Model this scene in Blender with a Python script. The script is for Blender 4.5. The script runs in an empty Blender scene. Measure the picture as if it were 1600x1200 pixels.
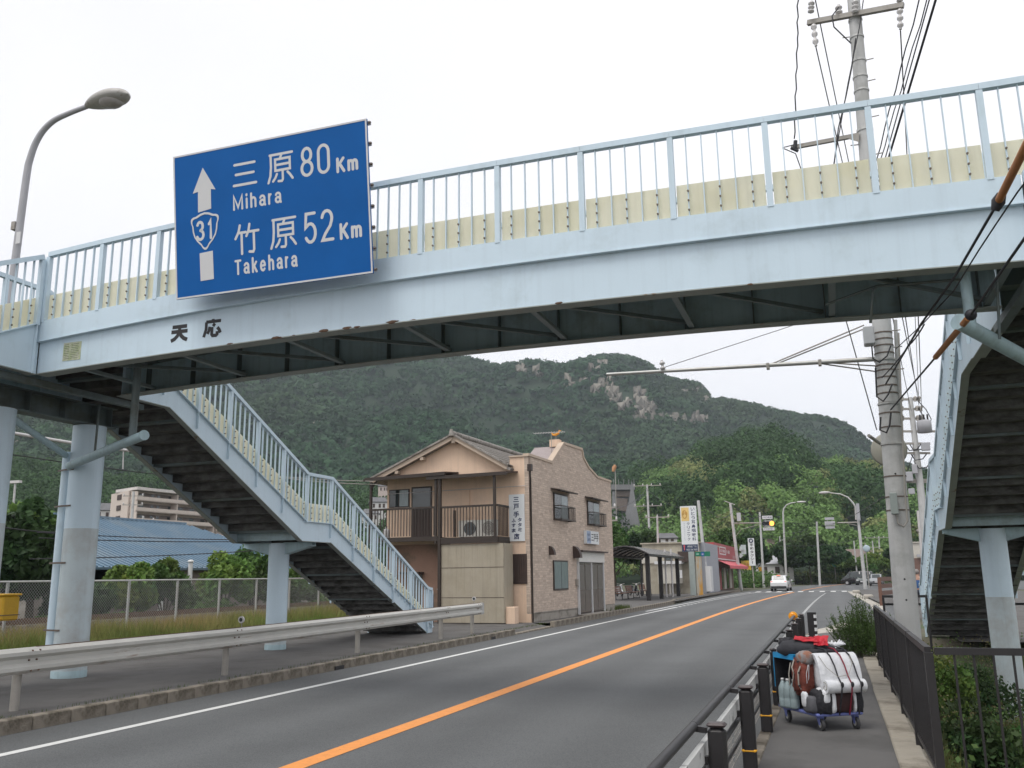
import bpy, math, random
import numpy as np
from mathutils import Vector, Matrix, noise
random.seed(7); rng = np.random.default_rng(7)
sc = bpy.context.scene
COL = sc.collection
R = math.radians

# ---------------------------------------------------------------- camera
# 1600x1200 photograph, focal length 1400 px; world: +Y runs along the road, camera 1.75 m above the carriageway
F_, PITCH, ROLL, H = 1400., .212, .014, 1.75
_c, _s = math.cos(PITCH), math.sin(PITCH)
_f = np.array([0, _c, _s]); _r = np.array([1., 0, 0]); _d = np.array([0, _s, -_c])
_cr, _sr = math.cos(ROLL), math.sin(ROLL)
_M = np.array([_cr * _r + _sr * _d, -_sr * _r + _cr * _d, _f])
_v = _M.T @ np.array([503., 294., F_]); _y = math.atan2(_v[0], _v[1])
W_ = np.array([[math.cos(_y), -math.sin(_y), 0], [math.sin(_y), math.cos(_y), 0], [0, 0, 1]]) @ _M.T
C_ = np.array([0, 0, H])
cd = bpy.data.cameras.new('camera'); cam = bpy.data.objects.new('camera', cd); COL.objects.link(cam)
cd.sensor_width = 36; cd.lens = 36 * F_ / 1600; cd.clip_start = .05; cd.clip_end = 6000
mw = Matrix.Identity(4)
for i in range(3):
    mw[i][0] = W_[i, 0]; mw[i][1] = -W_[i, 1]; mw[i][2] = -W_[i, 2]; mw[i][3] = C_[i]
cam.matrix_world = mw; sc.camera = cam

# ---------------------------------------------------------------- sky, sun, exposure
SUN_EL, SUN_ROT = R(62), R(200)
wd = bpy.data.worlds.new('World'); sc.world = wd; wd.use_nodes = True
nt = wd.node_tree; nt.nodes.clear()
sky = nt.nodes.new('ShaderNodeTexSky'); sky.sky_type = 'NISHITA'; sky.sun_disc = False
sky.sun_elevation = SUN_EL; sky.sun_rotation = SUN_ROT; sky.air_density = 1.0; sky.dust_density = 3.0
hsv = nt.nodes.new('ShaderNodeHueSaturation'); hsv.inputs['Saturation'].default_value = .12
mxs = nt.nodes.new('ShaderNodeMix'); mxs.data_type = 'RGBA'; mxs.inputs[0].default_value = .82
mxs.inputs[7].default_value = (10.2, 10.15, 10.6, 1)      # the even cloud layer over the clear sky
tcw = nt.nodes.new('ShaderNodeTexCoord'); nzw = nt.nodes.new('ShaderNodeTexNoise'); nzw.inputs['Scale'].default_value = 1.6; nzw.inputs['Detail'].default_value = 3
mpw = nt.nodes.new('ShaderNodeMapRange'); mpw.inputs[1].default_value = .3; mpw.inputs[2].default_value = .7; mpw.inputs[3].default_value = .9; mpw.inputs[4].default_value = 1.06
vmw = nt.nodes.new('ShaderNodeVectorMath'); vmw.operation = 'SCALE'
bg = nt.nodes.new('ShaderNodeBackground'); bg.inputs['Strength'].default_value = .098
wo = nt.nodes.new('ShaderNodeOutputWorld')
L = nt.links.new
L(sky.outputs[0], hsv.inputs['Color']); L(hsv.outputs[0], mxs.inputs[6]); L(mxs.outputs[2], vmw.inputs[0])
L(tcw.outputs['Generated'], nzw.inputs['Vector']); L(nzw.outputs[0], mpw.inputs[0]); L(mpw.outputs[0], vmw.inputs['Scale'])
L(vmw.outputs[0], bg.inputs['Color']); L(bg.outputs[0], wo.inputs[0])
sd = bpy.data.lights.new('sun', 'SUN'); sd.energy = 1.5; sd.angle = R(28); sd.color = (1, .97, .92)
so = bpy.data.objects.new('sun', sd); COL.objects.link(so)
_sv = Vector((math.sin(SUN_ROT) * math.cos(SUN_EL), math.cos(SUN_ROT) * math.cos(SUN_EL), math.sin(SUN_EL)))
so.rotation_euler = _sv.to_track_quat('Z', 'Y').to_euler()
sc.view_settings.view_transform = 'Standard'; sc.view_settings.look = 'None'; sc.view_settings.gamma = 1
sc.view_settings.exposure = .34; sc.view_settings.use_curve_mapping = False
sc.cycles.max_bounces = 6; sc.cycles.diffuse_bounces = 3; sc.cycles.transparent_max_bounces = 8

# ---------------------------------------------------------------- measuring: photograph pixel -> point on a real plane
def ray(x, y): return W_ @ np.array([x - 800., y - 600., F_])
def G(x, y, z=0.): r = ray(x, y); return C_ + r * ((z - H) / r[2])
def PY(x, y, Y): r = ray(x, y); return C_ + r * (Y / r[1])
def PX(x, y, X): r = ray(x, y); return C_ + r * (X / r[0])
def PR(x, y, a, b):
    r = ray(x, y); a = np.array(a[:2], float); b = np.array(b[:2], float)
    n = np.array([-(b - a)[1], (b - a)[0]]); return C_ + r * ((a @ n) / (r[:2] @ n))
def PD(x, y, d):
    r = ray(x, y); return C_ + r * (d / math.hypot(r[0], r[1]))

# ---------------------------------------------------------------- objects
def tag(o, label=None, cat=None, group=None, kind=None):
    if label: o['label'] = label
    if cat: o['category'] = cat
    if group: o['group'] = group
    if kind: o['kind'] = kind
    return o
def thing(name, label, cat, loc=(0, 0, 0), rz=0, group=None):
    o = bpy.data.objects.new(name, None); COL.objects.link(o); o.empty_display_size = .2
    o.location = [float(v) for v in loc]; o.rotation_euler = (0, 0, rz)
    return tag(o, label, cat, group)
def copy_tree(o, parent=None):
    c = o.copy(); COL.objects.link(c); c.parent = parent
    for ch in [k for k in bpy.data.objects if k.parent == o]: copy_tree(ch, c)
    return c
def child(name, me, parent, loc=(0, 0, 0), rot=None):
    o = bpy.data.objects.new(name, me); COL.objects.link(o); o.parent = parent; o.location = [float(v) for v in loc]
    if rot is not None: o.rotation_euler = rot
    return o
def V(*a): return Vector([float(x) for x in (a[0] if len(a) == 1 else a)])
def rootloc(p):
    t = Vector((0, 0, 0))
    while p is not None: t += Vector(p.location); p = p.parent
    return t
def frame(o, u, v):
    """matrix: local x along u, local y along v, local z = u x v"""
    u = V(u).normalized(); v = V(v); n = u.cross(v).normalized(); v = n.cross(u)
    m = Matrix.Identity(4)
    for i in range(3): m[i][0] = u[i]; m[i][1] = v[i]; m[i][2] = n[i]; m[i][3] = float(o[i])
    return m

class MB:
    """collects shapes and links them as one mesh object"""
    def __init__(s, T=None): s.v = []; s.f = []; s.sm = []; s.mi = []; s.T = T; s.m = 0
    def add(s, vs, fs, smooth=False):
        b = len(s.v)
        for p in vs:
            p = V(p)
            if s.T is not None: p = s.T @ p
            s.v.append(p)
        for f in fs: s.f.append([b + i for i in f]); s.sm.append(smooth); s.mi.append(s.m)
    def box(s, x0, y0, z0, x1, y1, z1):
        x0, x1 = min(x0, x1), max(x0, x1); y0, y1 = min(y0, y1), max(y0, y1); z0, z1 = min(z0, z1), max(z0, z1)
        s.add([(x0, y0, z0), (x1, y0, z0), (x1, y1, z0), (x0, y1, z0), (x0, y0, z1), (x1, y0, z1), (x1, y1, z1), (x0, y1, z1)],
              [(0, 3, 2, 1), (4, 5, 6, 7), (0, 1, 5, 4), (1, 2, 6, 5), (2, 3, 7, 6), (3, 0, 4, 7)])
    def bbox(s, x0, y0, z0, x1, y1, z1, b=.01):
        """box with chamfered edges"""
        x0, x1 = min(x0, x1), max(x0, x1); y0, y1 = min(y0, y1), max(y0, y1); z0, z1 = min(z0, z1), max(z0, z1)
        vs = []
        for (zz, k) in ((z0, b), (z0 + b, 0), (z1 - b, 0), (z1, b)):
            vs += [(x0 + k + b, y0 + k, zz), (x1 - k - b, y0 + k, zz), (x1 - k, y0 + k + b, zz), (x1 - k, y1 - k - b, zz),
                   (x1 - k - b, y1 - k, zz), (x0 + k + b, y1 - k, zz), (x0 + k, y1 - k - b, zz), (x0 + k, y0 + k + b, zz)]
        fs = [tuple(range(7, -1, -1)), tuple(range(24, 32))]
        for r_ in range(3):
            for i in range(8): a = r_ * 8 + i; c = r_ * 8 + (i + 1) % 8; fs.append((a, c, c + 8, a + 8))
        s.add(vs, fs)
    def bar(s, p, q, w, h, up=(0, 0, 1)):
        """square bar from p to q, width w sideways, height h along up"""
        p = V(p); q = V(q); d = (q - p)
        if d.length < 1e-6: return
        d.normalize(); u = V(up); sd_ = d.cross(u)
        if sd_.length < 1e-4: sd_ = d.cross(Vector((1, 0, 0)))
        sd_.normalize(); u = sd_.cross(d).normalized(); a = sd_ * w / 2; b = u * h / 2
        s.add([p - a - b, p + a - b, p + a + b, p - a + b, q - a - b, q + a - b, q + a + b, q - a + b],
              [(0, 1, 2, 3), (7, 6, 5, 4), (0, 4, 5, 1), (1, 5, 6, 2), (2, 6, 7, 3), (3, 7, 4, 0)])
    def tube(s, pts, r, n=8, cap=True):
        """round tube through pts; r number or list"""
        pts = [V(p) for p in pts]; k = len(pts)
        rs = r if isinstance(r, (list, tuple)) else [r] * k
        rings = []; prev = None
        for i, p in enumerate(pts):
            d = (pts[min(i + 1, k - 1)] - pts[max(i - 1, 0)])
            d = d.normalized() if d.length > 1e-9 else Vector((0, 0, 1))
            if prev is None:
                a = d.orthogonal().normalized()
            else:
                a = prev - d * prev.dot(d); a = a.normalized() if a.length > 1e-6 else d.orthogonal().normalized()
            prev = a; b = d.cross(a)
            rings.append([p + (a * math.cos(2 * math.pi * j / n) + b * math.sin(2 * math.pi * j / n)) * rs[i] for j in range(n)])
        vs = [q for g in rings for q in g]; fs = []
        for i in range(k - 1):
            for j in range(n): fs.append((i * n + j, i * n + (j + 1) % n, (i + 1) * n + (j + 1) % n, (i + 1) * n + j))
        s.add(vs, fs, True)
        if cap:
            s.add(rings[0], [tuple(range(n - 1, -1, -1))]); s.add(rings[-1], [tuple(range(n))])
    def cyl(s, p, q, r0, r1=None, n=12): s.tube([p, q], [r0, r0 if r1 is None else r1], n)
    def prism(s, poly, a, b):
        """poly = list of points in the local xy plane, extruded from z=a to z=b"""
        n = len(poly); vs = [(x, y, a) for x, y in poly] + [(x, y, b) for x, y in poly]
        ar = sum(poly[i][0] * poly[(i + 1) % n][1] - poly[(i + 1) % n][0] * poly[i][1] for i in range(n))
        top = tuple(range(n, 2 * n)); bot = tuple(range(n - 1, -1, -1)); sides = [(i, (i + 1) % n, (i + 1) % n + n, i + n) for i in range(n)]
        if (ar < 0) ^ (b < a): top = top[::-1]; bot = bot[::-1]; sides = [f[::-1] for f in sides]
        s.add(vs, [top, bot] + sides)
    def quad(s, a, b, c, d): s.add([a, b, c, d], [(0, 1, 2, 3)])
    def slab(s, a, b, c, d, t):
        """quad abcd thickened by t against its normal"""
        a, b, c, d = V(a), V(b), V(c), V(d); n = (b - a).cross(c - a).normalized() * -t
        s.add([a, b, c, d, a + n, b + n, c + n, d + n], [(0, 1, 2, 3), (7, 6, 5, 4), (0, 4, 5, 1), (1, 5, 6, 2), (2, 6, 7, 3), (3, 7, 4, 0)])
    def sphere(s, c, r, n=10, m=7, sc_=(1, 1, 1), jit=0):
        c = V(c); vs = []
        for i in range(m + 1):
            for j in range(n):
                th = math.pi * i / m; ph = 2 * math.pi * j / n
                d = Vector((math.sin(th) * math.cos(ph), math.sin(th) * math.sin(ph), math.cos(th)))
                k = 1 + (jit * noise.noise(d * 1.7 + c) if jit else 0)
                vs.append(c + Vector((d.x * sc_[0], d.y * sc_[1], d.z * sc_[2])) * r * k)
        fs = []
        for i in range(m):
            for j in range(n): fs.append((i * n + j, (i + 1) * n + j, (i + 1) * n + (j + 1) % n, i * n + (j + 1) % n))
        s.add(vs, fs, True)
    def lathe(s, prof, n=12, c=(0, 0, 0)):
        vs = []; fs = []
        for (r_, z) in prof:
            for j in range(n): a = 2 * math.pi * j / n; vs.append((c[0] + r_ * math.cos(a), c[1] + r_ * math.sin(a), c[2] + z))
        for i in range(len(prof) - 1):
            for j in range(n): fs.append((i * n + j, i * n + (j + 1) % n, (i + 1) * n + (j + 1) % n, (i + 1) * n + j))
        s.add(vs, fs, True)
    def build(s, name, mat, parent=None, kind=None, label=None, off=None):
        """vertices are world coordinates; the object sits at its root's place (or at off when it has no parent)"""
        o0 = rootloc(parent) if parent else (V(off) if off is not None else Vector((0, 0, 0)))
        me = bpy.data.meshes.new(name)
        me.from_pydata([tuple(p - o0) for p in s.v], [], s.f)
        me.polygons.foreach_set('use_smooth', s.sm)
        for m_ in (mat if isinstance(mat, (list, tuple)) else [mat]): me.materials.append(m_)
        if any(s.mi): me.polygons.foreach_set('material_index', s.mi)
        me.update()
        o = bpy.data.objects.new(name, me); COL.objects.link(o)
        if parent: o.parent = parent
        else: o.location = o0
        if kind: o['kind'] = kind
        if label: o['label'] = label
        return o

def npmesh(name, vs, fs, mat, parent=None, smooth=False, col=None):
    """numpy verts (n,3), faces (m,3 or 4) -> object; col = per-vertex grey/rgb attribute 'tint'"""
    me = bpy.data.meshes.new(name); o0 = np.array(rootloc(parent)) if parent else np.zeros(3)
    vs = (np.asarray(vs, np.float32) - o0).astype(np.float32); fs = np.asarray(fs, np.int32); k = fs.shape[1]
    me.vertices.add(len(vs)); me.vertices.foreach_set('co', vs.ravel())
    me.loops.add(fs.size); me.loops.foreach_set('vertex_index', fs.ravel())
    me.polygons.add(len(fs)); me.polygons.foreach_set('loop_start', np.arange(0, fs.size, k, dtype=np.int32))
    me.polygons.foreach_set('use_smooth', np.full(len(fs), smooth))
    me.update(calc_edges=True)
    if col is not None:
        at = me.attributes.new('tint', 'FLOAT_VECTOR', 'POINT'); at.data.foreach_set('vector', np.asarray(col, np.float32).ravel())
    me.materials.append(mat)
    o = bpy.data.objects.new(name, me); COL.objects.link(o)
    if parent: o.parent = parent
    return o

# ---------------------------------------------------------------- materials
MATS = {}
def _n(nt, t, **kw):
    n = nt.nodes.new(t)
    for k, v in kw.items(): n.inputs[k].default_value = v
    return n
def mat(name, col, rough=.7, metal=0., var=.12, vs=3., col2=None, c2s=1.2, c2lo=.5, c2hi=.62, bump=0., bs=60., streak=0., spec=.5, alpha=None, emit=None, trans=0., tint=False, coat=0., stretch=None, c2stretch=None):
    """procedural material: base colour + fine value noise, a second colour in patches (col2), vertical streaks, bump"""
    if name in MATS: return MATS[name]
    m = bpy.data.materials.new(name); m.use_nodes = True; nt = m.node_tree; Lk = nt.links.new
    b = nt.nodes['Principled BSDF']; b.inputs['Roughness'].default_value = rough; b.inputs['Metallic'].default_value = metal
    b.inputs['Specular IOR Level'].default_value = spec
    if coat: b.inputs['Coat Weight'].default_value = coat; b.inputs['Coat Roughness'].default_value = .05
    if emit: b.inputs['Emission Color'].default_value = (*emit[:3], 1); b.inputs['Emission Strength'].default_value = emit[3]
    if trans: b.inputs['Transmission Weight'].default_value = trans
    tc = nt.nodes.new('ShaderNodeTexCoord'); src = tc.outputs['Object']
    if stretch:
        mp = nt.nodes.new('ShaderNodeMapping'); mp.inputs['Scale'].default_value = stretch; Lk(src, mp.inputs[0]); src_f = mp.outputs[0]
    else: src_f = src
    n1 = _n(nt, 'ShaderNodeTexNoise', Scale=vs, Detail=5., Roughness=.6); Lk(src_f, n1.inputs['Vector'])
    mr = nt.nodes.new('ShaderNodeMapRange'); Lk(n1.outputs[0], mr.inputs[0])
    mr.inputs[1].default_value = .25; mr.inputs[2].default_value = .75; mr.inputs[3].default_value = 1 - var; mr.inputs[4].default_value = 1 + var
    cur = None
    if tint:
        at = nt.nodes.new('ShaderNodeAttribute'); at.attribute_name = 'tint'; cur = at.outputs['Vector']
    else:
        rgb = nt.nodes.new('ShaderNodeRGB'); rgb.outputs[0].default_value = (*col, 1); cur = rgb.outputs[0]
    if col2:
        n2 = _n(nt, 'ShaderNodeTexNoise', Scale=c2s, Detail=6., Roughness=.65)
        if c2stretch:
            mp2 = nt.nodes.new('ShaderNodeMapping'); mp2.inputs['Scale'].default_value = c2stretch; Lk(src, mp2.inputs[0]); Lk(mp2.outputs[0], n2.inputs['Vector'])
        else: Lk(src, n2.inputs['Vector'])
        m2 = nt.nodes.new('ShaderNodeMapRange'); Lk(n2.outputs[0], m2.inputs[0]); m2.inputs[1].default_value = c2lo; m2.inputs[2].default_value = c2hi
        mx = nt.nodes.new('ShaderNodeMix'); mx.data_type = 'RGBA'; Lk(m2.outputs[0], mx.inputs[0]); Lk(cur, mx.inputs[6]); mx.inputs[7].default_value = (*col2, 1)
        cur = mx.outputs[2]
    if streak:
        mp3 = nt.nodes.new('ShaderNodeMapping'); mp3.inputs['Scale'].default_value = (9, 9, .35); Lk(src, mp3.inputs[0])
        n3 = _n(nt, 'ShaderNodeTexNoise', Scale=1.3, Detail=4., Roughness=.6); Lk(mp3.outputs[0], n3.inputs['Vector'])
        m3 = nt.nodes.new('ShaderNodeMapRange'); Lk(n3.outputs[0], m3.inputs[0]); m3.inputs[1].default_value = .5; m3.inputs[2].default_value = .75; m3.inputs[3].default_value = 1; m3.inputs[4].default_value = 1 - streak
        v3 = nt.nodes.new('ShaderNodeVectorMath'); v3.operation = 'SCALE'; Lk(cur, v3.inputs[0]); Lk(m3.outputs[0], v3.inputs['Scale']); cur = v3.outputs[0]
    vm = nt.nodes.new('ShaderNodeVectorMath'); vm.operation = 'SCALE'; Lk(cur, vm.inputs[0]); Lk(mr.outputs[0], vm.inputs['Scale'])
    Lk(vm.outputs[0], b.inputs['Base Color'])
    if bump:
        nb = _n(nt, 'ShaderNodeTexNoise', Scale=bs, Detail=4., Roughness=.6); Lk(src_f, nb.inputs['Vector'])
        bp = nt.nodes.new('ShaderNodeBump'); bp.inputs['Strength'].default_value = bump; bp.inputs['Distance'].default_value = .02
        Lk(nb.outputs[0], bp.inputs['Height']); Lk(bp.outputs[0], b.inputs['Normal'])
    MATS[name] = m; return m

m_paint = mat('pale_blue_paint', (.57, .69, .77), .45, var=.04, vs=1.2, col2=(.47, .57, .62), c2s=1.6, c2lo=.56, c2hi=.8, streak=.07, bump=.05, bs=25)
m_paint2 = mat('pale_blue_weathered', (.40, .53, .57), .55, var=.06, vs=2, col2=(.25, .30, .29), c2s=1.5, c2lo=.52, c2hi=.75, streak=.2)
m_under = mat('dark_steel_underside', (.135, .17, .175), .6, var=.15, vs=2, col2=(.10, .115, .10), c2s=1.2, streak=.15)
m_flange = mat('weathered_flange_paint', (.30, .33, .31), .6, var=.12, vs=4, col2=(.20, .15, .10), c2s=5, c2lo=.62, c2hi=.7)
m_rust = mat('rust', (.12, .07, .045), .9, var=.3, vs=20)
m_yellow = mat('cream_plastic_panel', (.93, .91, .79), .5, var=.05, vs=1.5, col2=(.88, .85, .68), c2s=1.2, c2lo=.45, c2hi=.75, streak=.06)
m_bolt = mat('rusty_bolt', (.13, .10, .08), .6, var=.2, vs=30)
m_stepc = mat('weathered_step_concrete', (.125, .125, .12), .95, var=.35, vs=5, col2=(.055, .052, .048), c2s=2.2, c2lo=.42, c2hi=.62, bump=.5, bs=20, c2stretch=(1, 3, 3))
m_asph = mat('asphalt', (.122, .127, .128), .88, var=.07, vs=.5, col2=(.102, .106, .107), c2s=.22, c2lo=.45, c2hi=.7, bump=.35, bs=110)
def road_wear(m):
    """aggregate speckle, smoother wheel tracks along the lanes and long faint stains"""
    nt = m.node_tree; b = nt.nodes['Principled BSDF']; Lk = nt.links.new; src = b.inputs['Base Color'].links[0].from_socket
    tc = nt.nodes.new('ShaderNodeTexCoord'); sp = nt.nodes.new('ShaderNodeSeparateXYZ'); Lk(tc.outputs['Object'], sp.inputs[0])
    wv = nt.nodes.new('ShaderNodeMath'); wv.operation = 'MULTIPLY_ADD'; wv.inputs[1].default_value = 2 * math.pi / 1.68; wv.inputs[2].default_value = 1.2; Lk(sp.outputs[0], wv.inputs[0])
    sn = nt.nodes.new('ShaderNodeMath'); sn.operation = 'SINE'; Lk(wv.outputs[0], sn.inputs[0])
    mp = nt.nodes.new('ShaderNodeMapping'); mp.inputs['Scale'].default_value = (1.4, .07, 1); Lk(tc.outputs['Object'], mp.inputs[0]); n1 = _n(nt, 'ShaderNodeTexNoise', Scale=1.6, Detail=5., Roughness=.6); Lk(mp.outputs[0], n1.inputs['Vector'])
    m1 = nt.nodes.new('ShaderNodeMath'); m1.operation = 'MULTIPLY'; Lk(sn.outputs[0], m1.inputs[0]); Lk(n1.outputs[0], m1.inputs[1])
    r1 = nt.nodes.new('ShaderNodeMapRange'); r1.inputs[1].default_value = -.5; r1.inputs[2].default_value = .5; r1.inputs[3].default_value = .90; r1.inputs[4].default_value = 1.08; Lk(m1.outputs[0], r1.inputs[0])
    n2 = _n(nt, 'ShaderNodeTexVoronoi', Scale=75.); Lk(tc.outputs['Object'], n2.inputs['Vector']); r2 = nt.nodes.new('ShaderNodeMapRange'); r2.inputs[1].default_value = 0; r2.inputs[2].default_value = .8; r2.inputs[3].default_value = 1.28; r2.inputs[4].default_value = .70; Lk(n2.outputs['Distance'], r2.inputs[0])
    m2 = nt.nodes.new('ShaderNodeMath'); m2.operation = 'MULTIPLY'; Lk(r1.outputs[0], m2.inputs[0]); Lk(r2.outputs[0], m2.inputs[1])
    v = nt.nodes.new('ShaderNodeVectorMath'); v.operation = 'SCALE'; Lk(src, v.inputs[0]); Lk(m2.outputs[0], v.inputs['Scale']); Lk(v.outputs[0], b.inputs['Base Color'])
road_wear(m_asph)
def panel_translucency(m, f):
    nt = m.node_tree; b = nt.nodes['Principled BSDF']; out = nt.nodes['Material Output']; tr = nt.nodes.new('ShaderNodeBsdfTranslucent'); mx = nt.nodes.new('ShaderNodeMixShader'); mx.inputs[0].default_value = f
    nt.links.new(b.inputs['Base Color'].links[0].from_socket, tr.inputs['Color']); nt.links.new(b.outputs[0], mx.inputs[1]); nt.links.new(tr.outputs[0], mx.inputs[2]); nt.links.new(mx.outputs[0], out.inputs[0])
panel_translucency(m_yellow, .62)
m_walk = mat('old_asphalt_pavement', (.102, .097, .092), .92, var=.16, vs=1.6, col2=(.065, .058, .052), c2s=.7, c2lo=.5, c2hi=.7, bump=.35, bs=70)
m_walkr = mat('pavement_asphalt_right', (.112, .108, .104), .92, var=.07, vs=2.2, col2=(.085, .082, .079), c2s=.8, bump=.3, bs=110)
m_kerb = mat('mossy_kerb_concrete', (.235, .205, .165), .92, var=.14, vs=7, col2=(.085, .07, .05), c2s=2.2, c2lo=.50, c2hi=.66, bump=.4, bs=45)
m_strip = mat('footway_edge_concrete', (.30, .27, .22), .92, var=.1, vs=5, col2=(.18, .155, .12), c2s=1.8, bump=.3, bs=60)
m_gutter = mat('light_gutter_concrete', (.42, .39, .34), .9, var=.08, vs=4, col2=(.3, .28, .24), c2s=2)
m_white = mat('white_road_paint', (.66, .66, .64), .7, var=.07, vs=30, col2=(.38, .38, .37), c2s=9, c2lo=.6, c2hi=.75)
m_orange = mat('orange_road_paint', (.76, .29, .065), .7, var=.10, vs=9, col2=(.30, .14, .06), c2s=16, c2lo=.60, c2hi=.72)
m_galv = mat('galvanised_steel', (.50, .50, .48), .45, metal=.35, var=.08, vs=3, col2=(.36, .33, .29), c2s=1.5, c2lo=.5, c2hi=.75, streak=.12)
m_galvd = mat('dull_galvanised_post', (.33, .31, .28), .6, metal=.2, var=.12, vs=5, col2=(.2, .15, .11), c2s=3, c2lo=.6, c2hi=.75)
m_grey = mat('grey_painted_steel', (.38, .38, .40), .5, var=.06, vs=3)
m_conc = mat('spun_concrete_pole', (.50, .50, .49), .85, var=.05, vs=3, col2=(.40, .40, .385), c2s=1.2, streak=.1, bump=.12, bs=50)
m_black = mat('dark_brown_black_steel', (.018, .016, .017), .42, var=.15, vs=8)
m_brown = mat('dark_brown_steel', (.035, .024, .018), .5, var=.15, vs=8)
m_cable = mat('black_cable', (.02, .02, .024), .6, var=.1)
m_ins = mat('porcelain_insulator', (.55, .53, .52), .25, var=.1, vs=10)
m_blue = mat('road_sign_blue', (.006, .105, .36), .6, var=.08, vs=1.5, spec=.15)
m_signw = mat('sign_white_film', (.62, .62, .62), .45, var=.03)
m_alu = mat('aluminium', (.5, .5, .5), .4, metal=.6, var=.05)
m_ink = mat('black_sign_paint', (.02, .018, .02), .6, var=.1)
m_glass = mat('dark_window_glass', (.035, .045, .045), .06, var=.2, vs=1, spec=.8)
m_curt = mat('window_with_pale_curtain', (.20, .25, .25), .15, var=.2, vs=4, spec=.7, stretch=(6, 6, .6))
m_soil = mat('earth_ground', (.10, .09, .06), .95, var=.2, vs=.8, col2=(.05, .075, .025), c2s=.35, c2lo=.45, c2hi=.6, bump=.4, bs=9)

def text(s, rect, T, mt, parent, bold=0., name='lettering', depth=.003, fit=True, curve_res=3):
    """lettering fitted into rect (x0,y0,x1,y1) of the plane T (local xy), standing proud of it"""
    cu = bpy.data.curves.new(name, 'FONT'); cu.body = s; cu.size = 1; cu.extrude = .01; cu.offset = bold; cu.resolution_u = curve_res
    o = bpy.data.objects.new(name, cu); COL.objects.link(o)
    dg = bpy.context.evaluated_depsgraph_get(); dg.update()
    me = bpy.data.meshes.new_from_object(o.evaluated_get(dg)); bpy.data.objects.remove(o)
    n = len(me.vertices); a = np.zeros(n * 3, np.float32); me.vertices.foreach_get('co', a); a = a.reshape(-1, 3)
    lo = a.min(0); hi = a.max(0); x0, y0, x1, y1 = rect
    sx = (x1 - x0) / (hi[0] - lo[0]); sy = (y1 - y0) / (hi[1] - lo[1])
    a[:, 0] = x0 + (a[:, 0] - lo[0]) * sx; a[:, 1] = y0 + (a[:, 1] - lo[1]) * sy; a[:, 2] = .0015 + (a[:, 2] - lo[2]) / (hi[2] - lo[2]) * depth
    A = np.array(T)[:3, :3]; t = np.array(T)[:3, 3] - np.array(rootloc(parent))
    me.vertices.foreach_set('co', (a @ A.T + t).astype(np.float32).ravel()); me.update()
    me.materials.clear(); me.materials.append(mt); me.name = name
    ob = bpy.data.objects.new(name, me); COL.objects.link(ob); ob.parent = parent
    return ob

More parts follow.
